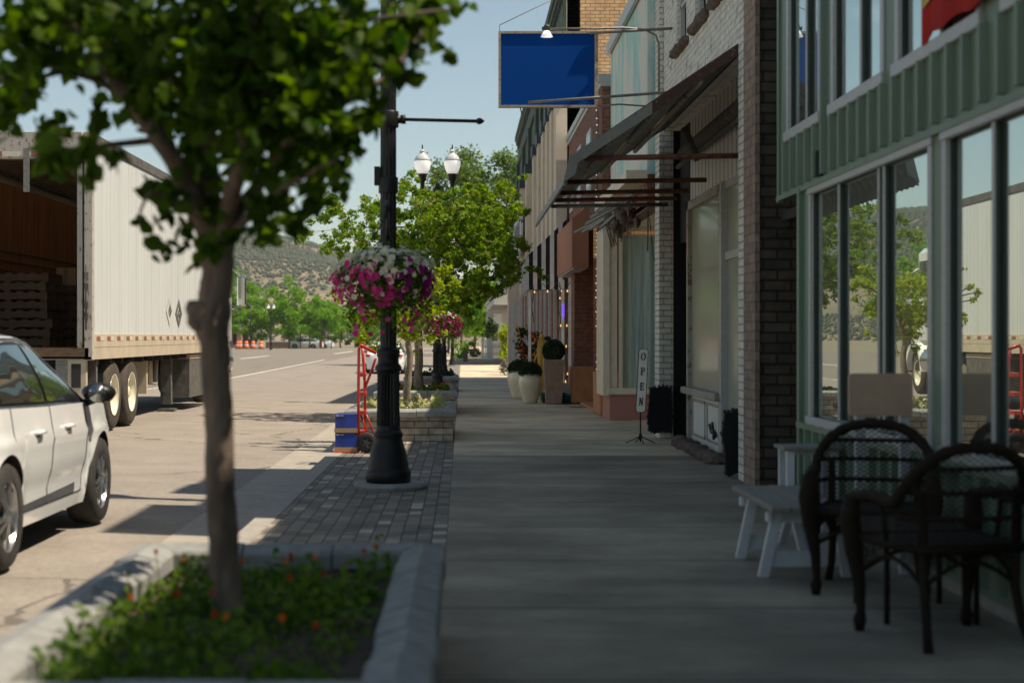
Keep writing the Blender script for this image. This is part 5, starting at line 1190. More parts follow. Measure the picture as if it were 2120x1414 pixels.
# a spray near the trailer corner, sunlight put into its paler leaf colour, and the upper crown above the frame
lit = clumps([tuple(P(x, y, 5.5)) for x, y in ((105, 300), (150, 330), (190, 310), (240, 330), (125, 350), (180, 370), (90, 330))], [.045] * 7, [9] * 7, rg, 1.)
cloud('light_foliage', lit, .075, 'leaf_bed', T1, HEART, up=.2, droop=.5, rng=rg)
q = rg.normal(size=(46, 3)); q /= np.linalg.norm(q, axis=1, keepdims=True); q = q * rg.random((46, 1)) ** .4 * np.array([1.25, 1.3, .95]) + (-.85, 5.9, 3.8)
cloud('upper_foliage', clumps(q, [.34] * 46, [45] * 46, rg), .10, 'leaf_near', T1, HEART, rng=rg)
b = B()
for i in range(0, 46, 3): limb(b, [D(440, 0), (Vector(q[i]) + D(440, -100)) / 2 + Vector((0, 0, .1)), q[i]], .02, .005, 6, i, .01)
b.build('upper_limb', 'brown_bark', T1)

def maple(name, label, trunk, targets, rads, per, size, mt, bark, fork, r0=.07, seed=1, tpl=MAPLE, extra=None, flat=.8, group=None, cat='tree', droop=.2):
    rg = np.random.default_rng(seed); t = thing(name, label, cat, tuple(trunk[0]), group)
    b = B(); limb(b, trunk, r0, r0 * .6, 12, seed, .012); b.build('trunk', bark, t)
    b = B(); f = Vector(trunk[-1]); maj = []
    for i, q in enumerate(targets):
        q = Vector(q)
        if i < 9 or not maj:
            st = Vector(trunk[-2]).lerp(f, rg.uniform(.3, 1)); mid = st.lerp(q, .5) + Vector((0, 0, .12 * (q - st).length)); limb(b, [st, mid, q], r0 * .42, r0 * .1, 6, i, .02); maj.append((st, mid, q))
        elif i < 45:
            st, mid, qq = min(maj, key=lambda m: (m[1] - q).length); limb(b, [mid, mid.lerp(q, .55) + Vector((0, 0, .04)), q], r0 * .13, r0 * .04, 5, i, .02)
    b.build('limb', bark, t)
    cloud('foliage', clumps([tuple(q) for q in targets], rads, per, rg, flat), size, mt, t, tpl, rng=rg, up=.6, droop=droop)
    if extra: cloud('light_foliage', clumps([tuple(q) for q in extra[0]], extra[1], extra[2], rg, flat), size, extra[3], t, tpl, rng=rg, up=.6)
    return t
rg = np.random.default_rng(33)
# T3: wide yellow-green maple in the second planter behind the lamp. crown outline given in photo pixels
cm = [(640, 478, 26), (670, 470, 24), (700, 430, 34), (690, 500, 30), (730, 460, 34), (740, 510, 34), (715, 540, 22), (770, 500, 30), (770, 550, 40), (840, 400, 30), (850, 360, 10), (880, 430, 42), (860, 480, 48), (830, 530, 50), (830, 590, 50), (900, 390, 22), (930, 430, 45), (950, 490, 60), (900, 540, 60), (980, 420, 45), (1010, 460, 50), (1050, 400, 32), (1085, 365, 14), (1070, 430, 30), (1020, 530, 55), (960, 570, 55), (1060, 520, 36), (1060, 570, 34), (1100, 560, 20), (1125, 575, 13), (1010, 590, 38), (900, 610, 45), (960, 620, 40), (870, 360, 18), (905, 470, 40), (1030, 385, 22), (620, 495, 12), (760, 420, 26), (800, 450, 40)]
Y3 = 28; tg = []; rd = []; pr_ = []
for x, y, r in cm:
    for dy in ((-1.0, 0, 1.0) if r > 34 else ((-.5, .6) if r > 24 else (0,))):
        for s_ in range(max(1, int(r * r / 170))):
            a_ = rg.uniform(0, 6.28); k_ = r * .85 * rg.random() ** .5 if r > 14 else 0
            tg.append(P(x + k_ * math.cos(a_), y + k_ * math.sin(a_), Y3 + dy + rg.uniform(-.5, .5))); rd.append(rg.uniform(9, 15) * Y3 / F); pr_.append(int(rg.uniform(28, 56)))
order = sorted(range(len(tg)), key=lambda i: -pr_[i]); order = order[:9:1] + order[9:]
maple('maple_tree', 'broad yellow-green maple over the sidewalk in the second planter behind the lamp', [(-.76, 28, .27), (-.77, 28, 1.0), (-.75, 28, 1.9), (-.65, 28, 2.5)], [tg[i] for i in order], [rd[i] for i in order], [pr_[i] for i in order], .085, 'leaf_maple', 'pale_bark', None, .085, 5)
# T2: younger lime tree, low crown behind the big basket
cm = [(690, 605, 12), (705, 595, 14), (700, 620, 10), (920, 560, 22), (940, 585, 18), (900, 590, 28), (880, 640, 30), (915, 640, 18), (850, 690, 26), (890, 700, 20), (820, 720, 16), (860, 730, 10), (780, 720, 18), (750, 700, 24), (760, 660, 30), (730, 660, 16), (800, 640, 40), (850, 590, 40), (780, 590, 36), (740, 560, 22), (945, 620, 12), (920, 690, 12), (840, 660, 34)]
tg = []; rd = []; pr_ = []
for x, y, r in cm:
    for dy in ((-.5, .5) if r > 24 else (0,)):
        tg.append(P(x, y, 21.2 + dy)); rd.append(r * 21.2 / F * .85); pr_.append(max(14, int(r * r / 5)))
maple('young_maple', 'slender lime green young tree in the planter just behind the nearest lamp', [(-.72, 21.1, .27), (-.73, 21.1, .6), (-.70, 21.1, 1.0), (-.73, 21.1, 1.45)], tg, rd, pr_, .07, 'leaf_lime', 'pale_bark', None, .06, 6)
# elm behind the tan building
rg = np.random.default_rng(44); tg = []; rd = []
for i in range(70):
    d = rg.normal(size=3); d /= np.linalg.norm(d); k = rg.random() ** .45
    tg.append(Vector((1.7 + d[0] * k * 4.1, 92 + d[1] * k * 3.5, 8.4 + d[2] * k * 4.2))); rd.append(rg.uniform(.7, 1.15))
maple('elm_tree', 'tall airy grey-green elm rising behind the street lamp globes', [(3.4, 92, -.4), (3.3, 92, 2), (3.0, 92, 4.2)], tg, rd, [650] * 70, .17, 'leaf_elm', 'brown_bark', None, .25, 8, TRI2)
# tree mesh copied for the far rows
def crown(name, label, base, h, rx, rz, n, size, mt, seed, tr=.16, zc=None, group='green trees along the far side of the street', low=.3):
    rg = np.random.default_rng(seed); t = thing(name, label, 'tree', (0, 0, 0), group, world=False); 
    tg = []; rd = []
    for i in range(n):
        d = rg.normal(size=3); d /= np.linalg.norm(d); k = rg.random() ** .4
        z = h - rz + d[2] * k * rz; tg.append((d[0] * k * rx * (1 if z > h * .4 else .8), d[1] * k * rx, max(z, h * low * .7))); rd.append(rx * rg.uniform(.2, .32))
    b = B(); limb(b, [(0, 0, 0), (.1, 0, h * .2), (0, .1, h * .45)], tr, tr * .6, 8, seed, .02); b.build('trunk', 'brown_bark', t)
    b = B()
    for i, q in enumerate(tg[:16]): limb(b, [(0, 0, h * .26), Vector(q) * .5 + Vector((0, 0, h * .2)), q], tr * .4, .03, 5, i, .03)
    b.build('limb', 'brown_bark', t)
    cloud('foliage', clumps(tg, rd, [150] * n, rg), size, mt, t, TRI2, rng=rg)
    t.location = base
    return t
k1 = crown('street_tree', 'big rounded green tree right of the beige building, beyond the roadwork barrels', P(590, 0, 214)[:2] + (0,), 9.2, 3.6, 3.9, 46, .30, 'leaf_far', 1)
k1.location = (P(598, 0, 214).x, 214, -.45)
k2 = crown('street_tree', 'x', (0, 0, 0), 6.6, 2.9, 2.6, 36, .28, 'leaf_far', 2, .13)
k2.location = (P(520, 0, 212).x, 212, -.45); k2['label'] = 'light green tree nearest the trunk of the foreground tree, behind the truck mirror'
def cp(src, px, Y, s, label, rot, px_y=None):
    r = dup(src, (P(px, 0, Y).x, Y, -.45), rot, label=label, scale=s); return r
cp(k1, 478, 228, 1.15, 'tall light green tree just right of the foreground trunk', 1.1)
cp(k2, 640, 208, 1.0, 'bright green tree right of the biggest rounded tree, left of centre', .7)
cp(k2, 672, 210, .95, 'bright green tree second to the right of the biggest rounded tree', 2.2)
cp(k1, 655, 232, .8, 'tree standing behind the two bright green trees', 3.3)
cp(k2, 705, 224, .95, 'darker tree left of the big petunia basket', 4.0)
cp(k1, 735, 238, .72, 'tree seen right below the big petunia basket', 5.0)
cp(k2, 765, 226, .8, 'small tree left of the lamp pole beyond the far car', 1.6)
cp(k1, 800, 245, .75, 'tree far behind the nearest lamp pole', .2)
cp(k2, 560, 225, 1.05, 'tree filling in behind the biggest rounded tree on its left', 2.9)
cp(k1, 860, 240, .7, 'distant tree between the two planter trunks', 2.4)
k3 = crown('shade_tree', 'mid green tree beyond the sidewalk end, left of the picket gate', (0, 0, 0), 7.2, 2.6, 3.2, 40, .24, 'leaf_far', 5, .15, group='green trees at the sidewalk end')
k3.location = (1.0, 138, -.4)
dup(k3, (-1.3, 150, -.4), 1.4, 'tree behind the basket on the second lamp', scale=1.0); dup(k3, (3.2, 146, -.4), 2.9, 'tree rising behind the white porch and picket gate', scale=1.15); dup(k3, (-.2, 185, -.4), .4, 'darker tree farthest down the sidewalk', scale=1.2)
# trees across the street, seen mostly in the shop glass
for i, (x, y, s) in enumerate(((-38, 118, 1.1), (-37, 96, 1.0), (-41, 140, 1.2), (-38, 74, 1.0), (-42, 168, 1.2))):
    dup(k1, (x, y, -.4), i * 1.3, ['tree across the wide street hidden by the trailer, third in its row', 'tree across the wide street hidden by the trailer, second in its row', 'tree across the wide street hidden by the trailer, fourth in its row', 'tree across the wide street hidden by the trailer, nearest in its row', 'tree across the wide street hidden by the trailer, last of its row'][i], scale=s)
# ------------------------------------------------------------------ far street items
def far(px, py_base, Y): return P(px, 0, Y).x, Y, -.45
bl = thing('flat_roofed_building', 'low beige flat-roofed building just right of the foreground trunk', 'building', (P(480, 0, 222).x, 222, -.45))
x0, x1 = P(440, 0, 222).x, P(500, 0, 222).x
B().box(x0, x1, 222, 232, -.5, 2.05).build('wall', 'pinkish', bl); B().box(x0 - .2, x1 + .2, 221.8, 232.2, 2.05, 2.35).build('parapet', 'soft_white', bl)
B().box(x1 - 1.2, x1 - .7, 221.94, 222.0, .1, 1.7).build('window', 'dark_room', bl)
pd = B().lathe([(.30, 0), (.30, .1), (.26, .12), (.26, .3)], n=14); 
def barrel(px, label, Y=205):
    t = thing('traffic_barrel', label, 'barrel', (0, 0, 0), 'orange roadwork barrels', world=False)
    B().lathe([(.42, 0), (.42, .08), (.32, .1)], n=14).build('base', 'black_rubber', t)
    B().lathe([(.31, .1), (.30, .42), (.27, .43), (.27, .46)], n=14).lathe([(.28, .62), (.26, .86), (.23, .87), (.22, 1.02), (.12, 1.06), (.001, 1.06)], n=14).build('body', 'orange_barrel', t)
    B().lathe([(.29, .44), (.285, .62)], n=14).build('white_band', 'white_paint', t)
    t.location = (P(px, 0, Y).x, Y, -.42); return t
b0 = barrel(493, 'orange barrel of the left pair, closest to the beige building')
for px, lb in ((497, 'orange barrel of the left pair, on its right'), (510, 'orange and white barrel second group from the beige building'), (524, 'orange and white barrel third from the beige building'), (540, 'orange and white barrel farthest right of the row')):
    dup(b0, (P(px, 0, 205).x, 205, -.42), label=lb)
B_ = B()
B_.tube([(P(505, 0, 218).x, 218, -.45), (P(505, 0, 218).x, 218, 3)], .1, 6)
def far_lamp(px, Y, label, z=0):
    return dup(l1, (P(px, 0, Y).x, Y, -.42), 0, label=label, group='black twin globe street lamps')
far_lamp(561, 190, 'tiny distant street lamp in front of the biggest rounded tree')
far_lamp(588, 236, 'tiny distant street lamp half hidden in the bright green tree'); far_lamp(541, 225, 'tiny distant street lamp high behind the biggest rounded tree')
for px, Y, h, lb in ((519, 208, 5.5, 'thin dark pole right of the beige building'), (622, 214, 3.2, 'thin dark pole among the distant trunks, left one'), (665, 214, 3.2, 'thin dark pole among the distant trunks, right one')):
    tag(B().tube([(P(px, 0, Y).x, Y, -.45), (P(px, 0, Y).x, Y, h)], .09, 6).build('utility_pole', 'black_metal'), lb, 'pole', 'distant dark poles')
tag(B().tube([P(480, 633, 216), P(560, 634, 216), P(640, 638, 216), P(740, 648, 216)], .035, 4).build('overhead_wire', 'pipe_grey'), 'thin overhead wire crossing the distant trees', 'wire')
tag(B().box(P(664, 0, 211).x - .2, P(664, 0, 211).x + .2, 211, 211.2, -.45, .9).build('message_board', 'orange_barrel'), 'orange panel standing among the distant tree trunks', 'panel')
ss = thing('street_sign', 'small white sign on a post under the distant trees', 'sign', (P(686, 0, 209).x, 209, -.45)); q = P(686, 0, 209)
B().tube([(q.x, 209, -.45), (q.x, 209, 1.5)], .05, 6).build('post', 'pipe_grey', ss); B().box(q.x - .35, q.x + .35, 208.9, 208.96, 1.3, 1.55).build('panel', 'soft_white', ss)
lw = thing('low_wall', 'low pale wall running behind the distant tree trunks', 'wall', (P(600, 0, 219).x, 219, -.45))
B().box(P(550, 0, 219).x, P(640, 0, 219).x, 219, 219.4, -.5, .42).build('face', 'pinkish', lw); B().box(P(549, 0, 219).x, P(641, 0, 219).x, 218.9, 219.5, .42, .55).build('cap', 'soft_white', lw)
shrub('dry_bush', 'dry brown bush between the beige building and the big tree', (P(512, 0, 224).x, 224, 1.8), (1.9, 1.5, 2.3), 1500, .3, 'leaf_grey', seed=9)
shrub('low_hedge', 'dark hedge low beyond the far end of the road', (P(760, 0, 246).x, 246, .4), (6, 1.2, .9), 1800, .3, 'leaf_dark', seed=10, nclump=20)
shrub('low_hedge', 'dark hedge low behind the distant parked cars', (P(660, 0, 246).x, 246, .6), (6, 1.2, 1.2), 1800, .3, 'leaf_dark', seed=12, nclump=20)
shrub('roadside_bush', 'low bush on the grass left of the picket gate', (-.4, 114, -.1), (.9, .6, .35), 500, .12, 'leaf_far', seed=13)
shrub('garden_bush', 'green bush in front of the picket gate trees', (.2, 124, .3), (1.2, .8, .7), 900, .14, 'leaf_far', seed=14)
shrub('garden_bush', 'dark bush left of the picket gate by the path end', (.9, 121, .0), (.6, .8, .4), 500, .12, 'leaf_dark', seed=15)
# sandwich board far on the walk
sbd = B().prism([(0, -.32), (.06, -.32), (.03, .3)], 0, .3, 'x'); 
for i, v in enumerate(sbd.v): sbd.v[i] = (v[0] + .05, v[1] + 100, v[2])
tag(sbd.build('sandwich_board', 'truck_grey'), 'small dark sandwich board near the farthest lamp', 'sign')

# ------------------------------------------------------------------ cars
def wheel(parent, x, y, r=.33, side=1, w=.22):
    t = B().lathe([(r * .66, -w / 2), (r * .93, -w / 2), (r * .99, -w * .36), (r, -w * .2), (r, w * .2), (r * .99, w * .36), (r * .93, w / 2), (r * .66, w / 2)], (x, y, r), 36, axis='x', cap=False).build('wheel', 'tyre_dark', parent)
    k = side; b = B().use('alloy')
    b.lathe([(r * .66, k * w * .48), (r * .69, k * w * .5), (r * .64, k * w * .44), (r * .60, k * w * .2)][::1], (x, y, r), 36, axis='x', cap=False)
    for i in range(10):
        a = 2 * math.pi * i / 10 + (.12 if i % 2 else -.12); ca, sa = math.cos(a), math.sin(a); xx = x + k * w * .36
        b.bar((xx + k * .015, y + ca * r * .12, r + sa * r * .12), (xx - k * 0, y + ca * r * .64, r + sa * r * .64), .03, .022)
    b.lathe([(r * .2, k * w * .36), (r * .19, k * w * .46), (.001, k * w * .47)], (x, y, r), 16, axis='x')
    b.use('black_board').lathe([(r * .64, k * w * .12), (.001, k * w * .12)], (x, y, r), 24, axis='x')
    b.build('rim', None, t)
    return t
def sedan(label, loc, rot=0, wy=(-1.15, 1.35)):
    t = thing('parked_car', label, 'car', loc, 'white cars parked along the kerb', world=False, rot=rot)
    def interp(tab, y):
        if y <= tab[0][0]: return tab[0][1]
        for (a, p), (c, q) in zip(tab[:-1], tab[1:]):
            if a <= y <= c:
                u = (y - a) / (c - a); u = u * u * (3 - 2 * u) * .5 + u * .5; return p + (q - p) * u
        return tab[-1][1]
    wt = [(-2.38, .66), (-2.25, .80), (-1.9, .87), (-1.2, .91), (0, .92), (1.1, .915), (1.6, .895), (2.0, .82), (2.2, .70), (2.27, .58)]
    bt = [(-2.38, .88), (-2.1, 1.0), (-1.5, .99), (0, .955), (.95, .94), (1.4, .925), (1.8, .88), (2.1, .79), (2.27, .66)]
    rt = [(-2.15, 1.03), (-1.7, 1.20), (-1.1, 1.41), (-.5, 1.485), (-.1, 1.485), (.2, 1.45), (.6, 1.26), (1.05, .965)]
    def low(y):
        z = .20 if -1.9 < y < 1.9 else .24
        for yc in wy:
            if abs(y - yc) < .375: z = max(z, .33 + math.sqrt(.375 ** 2 - (y - yc) ** 2))
        return z
    ys = sorted(set([-2.38 + i * .05 for i in range(94)] + [yc + .3749 * math.cos(R(a)) for yc in wy for a in range(0, 181, 9)]))
    nr = 11
    def xs(y, z):
        W = interp(wt, y); zb = interp(bt, y); u = (z - .2) / (zb - .2)
        x = W * (.925 + .075 * math.sin(min(1, u * 1.5) * math.pi / 2)) - .055 * max(0, u - .72) ** 1.4 * 3
        x -= .018 * math.exp(-((u - .3) / .09) ** 2)
        x += .012 * math.exp(-((u - .72) / .05) ** 2)
        return x
    for side in (1, -1):
        b = B(); 
        for y in ys:
            z0 = low(y); zb = interp(bt, y)
            for k in range(nr + 1):
                z = z0 + (zb - z0) * k / nr; flare = 0
                for yc in wy:
                    d = math.hypot(y - yc, z - .33)
                    if d < .5: flare = .018 * (1 - (d - .37) / .13)
                b.v.append((side * (xs(y, z) + flare), y, z))
        for i in range(len(ys) - 1):
            for k in range(nr):
                q = (i * (nr + 1) + k, i * (nr + 1) + k + 1, (i + 1) * (nr + 1) + k + 1, (i + 1) * (nr + 1) + k); b.f.append(q if side < 0 else q[::-1]); b.m.append(0); b.sm.append(True)
        # arch inner lips
        for yc in wy:
            arc = [(yc + .375 * math.cos(R(a)), .33 + .375 * math.sin(R(a))) for a in range(0, 181, 10)]
            vs = []
            for y, z in arc: vs += [(side * (xs(y, z) + .016), y, z), (side * (xs(y, z) - .35), y, z)]
            b.use('black_board'); b.add(vs, [(2 * i, 2 * i + 1, 2 * i + 3, 2 * i + 2) for i in range(len(arc) - 1)], True); b.cm = 0
        if not b.mats or b.mats[0] != 'car_white': b.mats = ['car_white'] + [m for m in b.mats]; b.m = [m + 0 for m in b.m]
        # material indices: first loop used 0, arches used index of black_board
        nf = len(b.f); na = 2 * (len(range(0, 181, 10)) - 1); b.m = [0] * (nf - na) + [1] * na; b.mats = ['car_white', 'black_board']
        b.build('body_side', None, t)
    # hood, boot, roof, ends
    b = B(); nc = 12
    def sheet(yr, zc_fn, xe_fn, ze_fn, pw=2.2):
        k0 = len(b.v)
        for y in yr:
            xe, ze, zc = xe_fn(y), ze_fn(y), zc_fn(y)
            for j in range(nc + 1):
                u = -1 + 2 * j / nc; b.v.append((xe * u, y, ze + (zc - ze) * (1 - abs(u) ** pw)))
        for i in range(len(yr) - 1):
            for j in range(nc):
                a = k0 + i * (nc + 1) + j; b.f.append((a, a + 1, a + nc + 2, a + nc + 1)); b.m.append(0); b.sm.append(True)
    edge = lambda y: xs(y, interp(bt, y)); be = lambda y: interp(bt, y)
    sheet([1.0 + i * .08 for i in range(16)] + [2.27], lambda y: be(y) + .07 * (1 - max(0, (y - 1.6)) * .9), edge, be)
    sheet([-2.38 + i * .06 for i in range(8)], lambda y: be(y) + .03, edge, be)
    gy = [-2.15 + i * .08 for i in range(41)]
    def rx(y): return max(.5, .64 - .06 * abs(y + .4) ** 1.5)
    def re(y): return max(be(y), interp(rt, y) - .06)
    def ex(y):
        h = (re(y) - be(y)) / .45; return edge(y) * .97 * (1 - min(1, h)) + rx(y) * min(1, h)
    sheet([y for y in gy if -2.0 <= y <= .2], lambda y: interp(rt, y), ex, re, 3)
    b.build('roof_and_hood', 'car_white', t)
    b = B(); sheet([y for y in gy if .2 - .09 <= y], lambda y: interp(rt, y) + .004, lambda y: ex(y) * .96, lambda y: re(y) + .004, 3); sheet([-2.1, -2.0, -1.9, -1.8, -1.7, -1.6, -1.5, -1.4], lambda y: interp(rt, y) + .004, lambda y: ex(y) * .9, lambda y: re(y) + .006, 3)
    b.build('windshield', 'glass_car', t)
    for side in (1, -1):
        b = B().use('car_white')
        def gs(y, s, off=0): 
            x = edge(y) * .97 * (1 - s) + ex(y) * s; return (side * (x + off + .03 * math.sin(math.pi * s) * min(1, (re(y) - be(y)) / .3)), y, be(y) + (re(y) - be(y)) * s)
        n = 6; yy = [y for y in gy if y >= -2.0]
        for y in yy:
            for k in range(n + 1): b.v.append(gs(y, k / n))
        for i in range(len(yy) - 1):
            for k in range(n): b.f.append((i * (n + 1) + k, i * (n + 1) + k + 1, (i + 1) * (n + 1) + k + 1, (i + 1) * (n + 1) + k)); b.m.append(0); b.sm.append(True)
        b.build('pillar', None, t)
        def pane(name, ya_, yb2, mt, off=.006, s0=.05, s1=.88):
            bb = B(); Y_ = [ya_ + (yb2 - ya_) * i / 10 for i in range(11)]
            for y in Y_:
                for k in range(6): bb.v.append(gs(y, s0 + (s1 - s0) * k / 5, off))
            for i in range(10):
                for k in range(5): bb.f.append((i * 6 + k, i * 6 + k + 1, (i + 1) * 6 + k + 1, (i + 1) * 6 + k)); bb.m.append(0); bb.sm.append(True)
            return bb.build(name, mt, t)
        pane('window_surround', -1.75, .93, 'black_gloss', .004, .02, .93)
        pane('side_window', -1.1, -.13, 'glass_car', .009, .07, .88); pane('side_window', -.05, .72, 'glass_car', .009, .07, .88); pane('side_window', -1.65, -1.16, 'glass_car', .009, .1, .82)
        tr = B().tube([gs(-1.85 + 2.8 * i / 30, .97, .012) for i in range(31)], .009, 6).tube([gs(-1.85 + 2.8 * i / 20, .01, .008) for i in range(21)], .007, 6); tr.build('window_trim', 'chrome', t)
        # door seams and handles
        sm = B()
        for yd in (-1.02, -.12, .86):
            vs = []
            for k in range(13):
                z = max(.3, low(yd) + .02) + (be(yd) - max(.3, low(yd) + .02)) * k / 12; yo = yd + (.06 * (z - .6) if yd > 0 else 0); vs.append((side * (xs(yd, z) + .002), yo, z))
            sm.tube(vs, .0035, 4)
        sm.tube([(side * (xs(y, .30) + .001), y, .30) for y in [-.75 + i * .1 for i in range(18)]], .0035, 4)
        sm.build('door_seam', 'black_board', t)
        for yh in (-.48, .30):
            h_ = B().tube([(side * (xs(yh - .09, .80) + .004), yh - .09, .80), (side * (xs(yh, .80) + .032), yh - .05, .805), (side * (xs(yh, .80) + .034), yh + .05, .805), (side * (xs(yh + .09, .80) + .004), yh + .09, .80)], [.012, .015, .015, .012], 8)
            h_.build('door_handle', 'car_white', t)
            B().blob((side * (xs(yh, .79) + .001), yh, .785), (.008, .06, .028), amp=0).build('handle_recess', 'truck_grey', t)
        ls = B(); Y_ = [-.72 + i * .085 for i in range(17)]
        for y in Y_:
            ls.v += [(side * (xs(y, .31) + .006), y, .31), (side * (xs(y, .37) + .006), y, .35 + .035 * (y + .7) / 1.6)]
        for i in range(len(Y_) - 1): ls.f.append((2 * i, 2 * i + 1, 2 * i + 3, 2 * i + 2)); ls.m.append(0); ls.sm.append(True)
        ls.build('sill_trim', 'alloy', t)
        mr = B().blob((side * .99, .93, 1.01), (.125, .10, .075), seed=2, amp=.06, nu=16, nv=10).tube([(side * .87, .95, .93), (side * .98, .93, .97)], .03, 8)
        m_ = mr.build('wing_mirror', 'black_gloss', t)
        B().lathe([(.001, 0), (.062, .002), (.066, -.004)], (side * 1.0, .829, 1.01), 16, axis='y').build('mirror_glass', 'glass_dark', m_)
        B().blob((side * .62, 2.14, .68), (.14, .10, .05), amp=.1).build('headlight', 'globe_clear', t)
        B().blob((side * .70, -2.26, .86), (.17, .12, .07), amp=.08).build('tail_light', 'tail_red', t)
        for yc in wy: wheel(t, side * .81, yc, .33, side)
    # ends
    for ye, nm in ((2.27, 'front_bumper'), (-2.38, 'rear_bumper')):
        b = B(); W = interp(wt, ye); zb = be(ye); n2 = 12; s = 1 if ye > 0 else -1
        for k in range(9):
            z = .22 + (zb - .22) * k / 8
            for j in range(n2 + 1):
                u = -1 + 2 * j / n2; b.v.append((u * xs(ye, z), ye + s * .10 * (1 - u * u) * math.sin(math.pi * (k + 1) / 10), z))
        for k in range(8):
            for j in range(n2): b.f.append((k * (n2 + 1) + j, k * (n2 + 1) + j + 1, (k + 1) * (n2 + 1) + j + 1, (k + 1) * (n2 + 1) + j)); b.m.append(0); b.sm.append(True)
        b.build(nm, 'car_white', t)
    B().box(-.26, .26, -2.50, -2.47, .60, .72).build('number_plate', 'soft_white', t)
    B().box(-.75, .75, -2.2, 2.1, .18, .30).box(-.6, .6, -1.9, .9, .3, .85).build('underbody', 'black_board', t)
    return t
car = sedan('white sedan parked at the left edge behind the nearest planter', (-3.68, 10.87, road_z(-3.68)))
c2 = dup(car, (-3.55, 75, g(75) - .13), label='small white car parked far ahead, partly behind the nearest lamp')
for px, Y, rot, lb in ((633, 216, 1.5, 'distant dark car crossing among the tree trunks, left one'), (655, 220, 1.6, 'distant white car crossing among the tree trunks, right one')):
    r = dup(car, (P(px, 0, Y).x, Y, -.45), rot, label=lb, group='distant cars crossing')
# ------------------------------------------------------------------ truck
TRX = -5.12; HXW = 2.55; rz = -.07
tr = thing('semi_trailer', 'long white box trailer with open rusty rear frame, parked in the street', 'trailer', (TRX - HXW / 2, 28, rz))
ry0, ry1 = 22.0, 33.6; zt, zr, zf = 4.12, 1.24, 1.15
b = B(); b.box(TRX - .03, TRX, ry0 + .1, ry1, zr + .1, zt - .12)
b.build('side_wall', 'trailer_white', tr)
B().box(TRX - HXW, TRX - HXW + .03, ry0 + .1, ry1, zf, zt - .1).build('side_wall', 'banner_white', tr)
sb_ = B()
for i in range(46): sb_.box(TRX, TRX + .0025, ry0 + .2 + i * .25, ry0 + .2 + i * .25 + .035, zr + .12, zt - .14)
for i in range(19): sb_.box(TRX, TRX + .004, ry0 + .6 + i * .61, ry0 + .6 + i * .61 + .05, zr + .12, zt - .14)
sb_.build('side_rib', 'trailer_white', tr)
rvb = B()
for i in range(300):
    y = ry0 + .15 + i * .038
    rvb.box(TRX, TRX + .006, y, y + .01, 1.10, 1.112)
rvb.build('rivet_row', 'stone_dark', tr)
B().box(TRX - .04, TRX + .012, ry0 + .1, ry1, .99, 1.16).box(TRX - .04, TRX + .016, ry0 + .1, ry1, 1.16, 1.34).build('bottom_rail', 'truck_tan', tr)
rs_ = B()
for i in range(17):
    y = ry0 + .25 + i * .66; rs_.use('red_reflector').box(TRX + .017, TRX + .020, y, y + .22, 1.25, 1.31); rs_.use('white_reflector').box(TRX + .017, TRX + .020, y + .22, y + .44, 1.25, 1.31)
rs_.build('reflector_strip', None, tr)
B().box(TRX - .1, TRX + .02, ry0 + .1, ry1, zt - .14, zt).box(TRX - HXW, TRX - HXW + .1, ry0 + .1, ry1, zt - .14, zt).build('top_rail', 'truck_grey', tr)
B().box(TRX - HXW + .05, TRX - .05, ry0 + .1, ry1, zt - .005, zt + .01).build('roof', 'clear_roof', tr)
rf = B(); rf.box(TRX - .10, TRX + .02, ry0, ry0 + .1, .98, zt + .02, bev=.01).box(TRX - HXW - .02, TRX - HXW + .13, ry0, ry0 + .1, .98, zt + .02, bev=.01).box(TRX - HXW + .13, TRX - .13, ry0 - .003, ry0 + .1, zt - .36, zt + .02, bev=.01)
rf.box(TRX - .20, TRX - .13, ry0 + .02, ry0 + .09, zf, zt - .36); rf.build('rear_frame', 'rusty_white', tr)
B().use('red_reflector').box(-5.95, -5.55, ry0 - .006, ry0 - .003, 3.79, 3.86).box(-6.9, -6.35, ry0 - .006, ry0 - .003, 3.79, 3.86).use('white_reflector').box(-5.55, -5.35, ry0 - .006, ry0 - .003, 3.79, 3.86).box(-6.35, -5.95, ry0 - .006, ry0 - .003, 3.79, 3.86).build('rear_reflector', None, tr)
B().box(-6.05, -5.97, ry0 - .03, ry0 - .007, 3.3, 3.9).build('door_strap', 'pipe_grey', tr)
hh_ = B()
for z in (2.1, 1.95, 1.7, 1.55): hh_.box(TRX - .09, TRX - .04, ry0 - .03, ry0, z, z + .09)
hh_.tube([(TRX - .07, ry0 - .02, 1.4), (TRX - .07, ry0 - .02, 2.3)], .012, 6); hh_.build('latch', 'truck_grey', tr)
B().box(TRX - HXW + .02, TRX - .04, ry0, ry1, 1.0, zf).build('floor', 'pallet_wood', tr)
B().box(TRX - HXW + .03, TRX - HXW + .06, ry0 + .1, ry1, zf, 3.85).box(TRX - HXW + .06, TRX - .03, ry1 - .05, ry1, zf, zt - .05).box(TRX - .06, TRX - .031, ry0 + .1, ry1, zf, zt - .15).build('wood_lining', 'wood_brown', tr)
sl_ = B()
for i in range(22): sl_.box(TRX - HXW + .06, TRX - .06, ry0 + .3 + i * .5, ry0 + .36 + i * .5, zt - .12, zt - .04)
for k in range(6): sl_.box(TRX - HXW + .06, TRX - HXW + .08, ry0 + .1, ry1, 1.9 + k * .16, 1.93 + k * .16)
sl_.build('lining_batten', 'pallet_wood', tr)
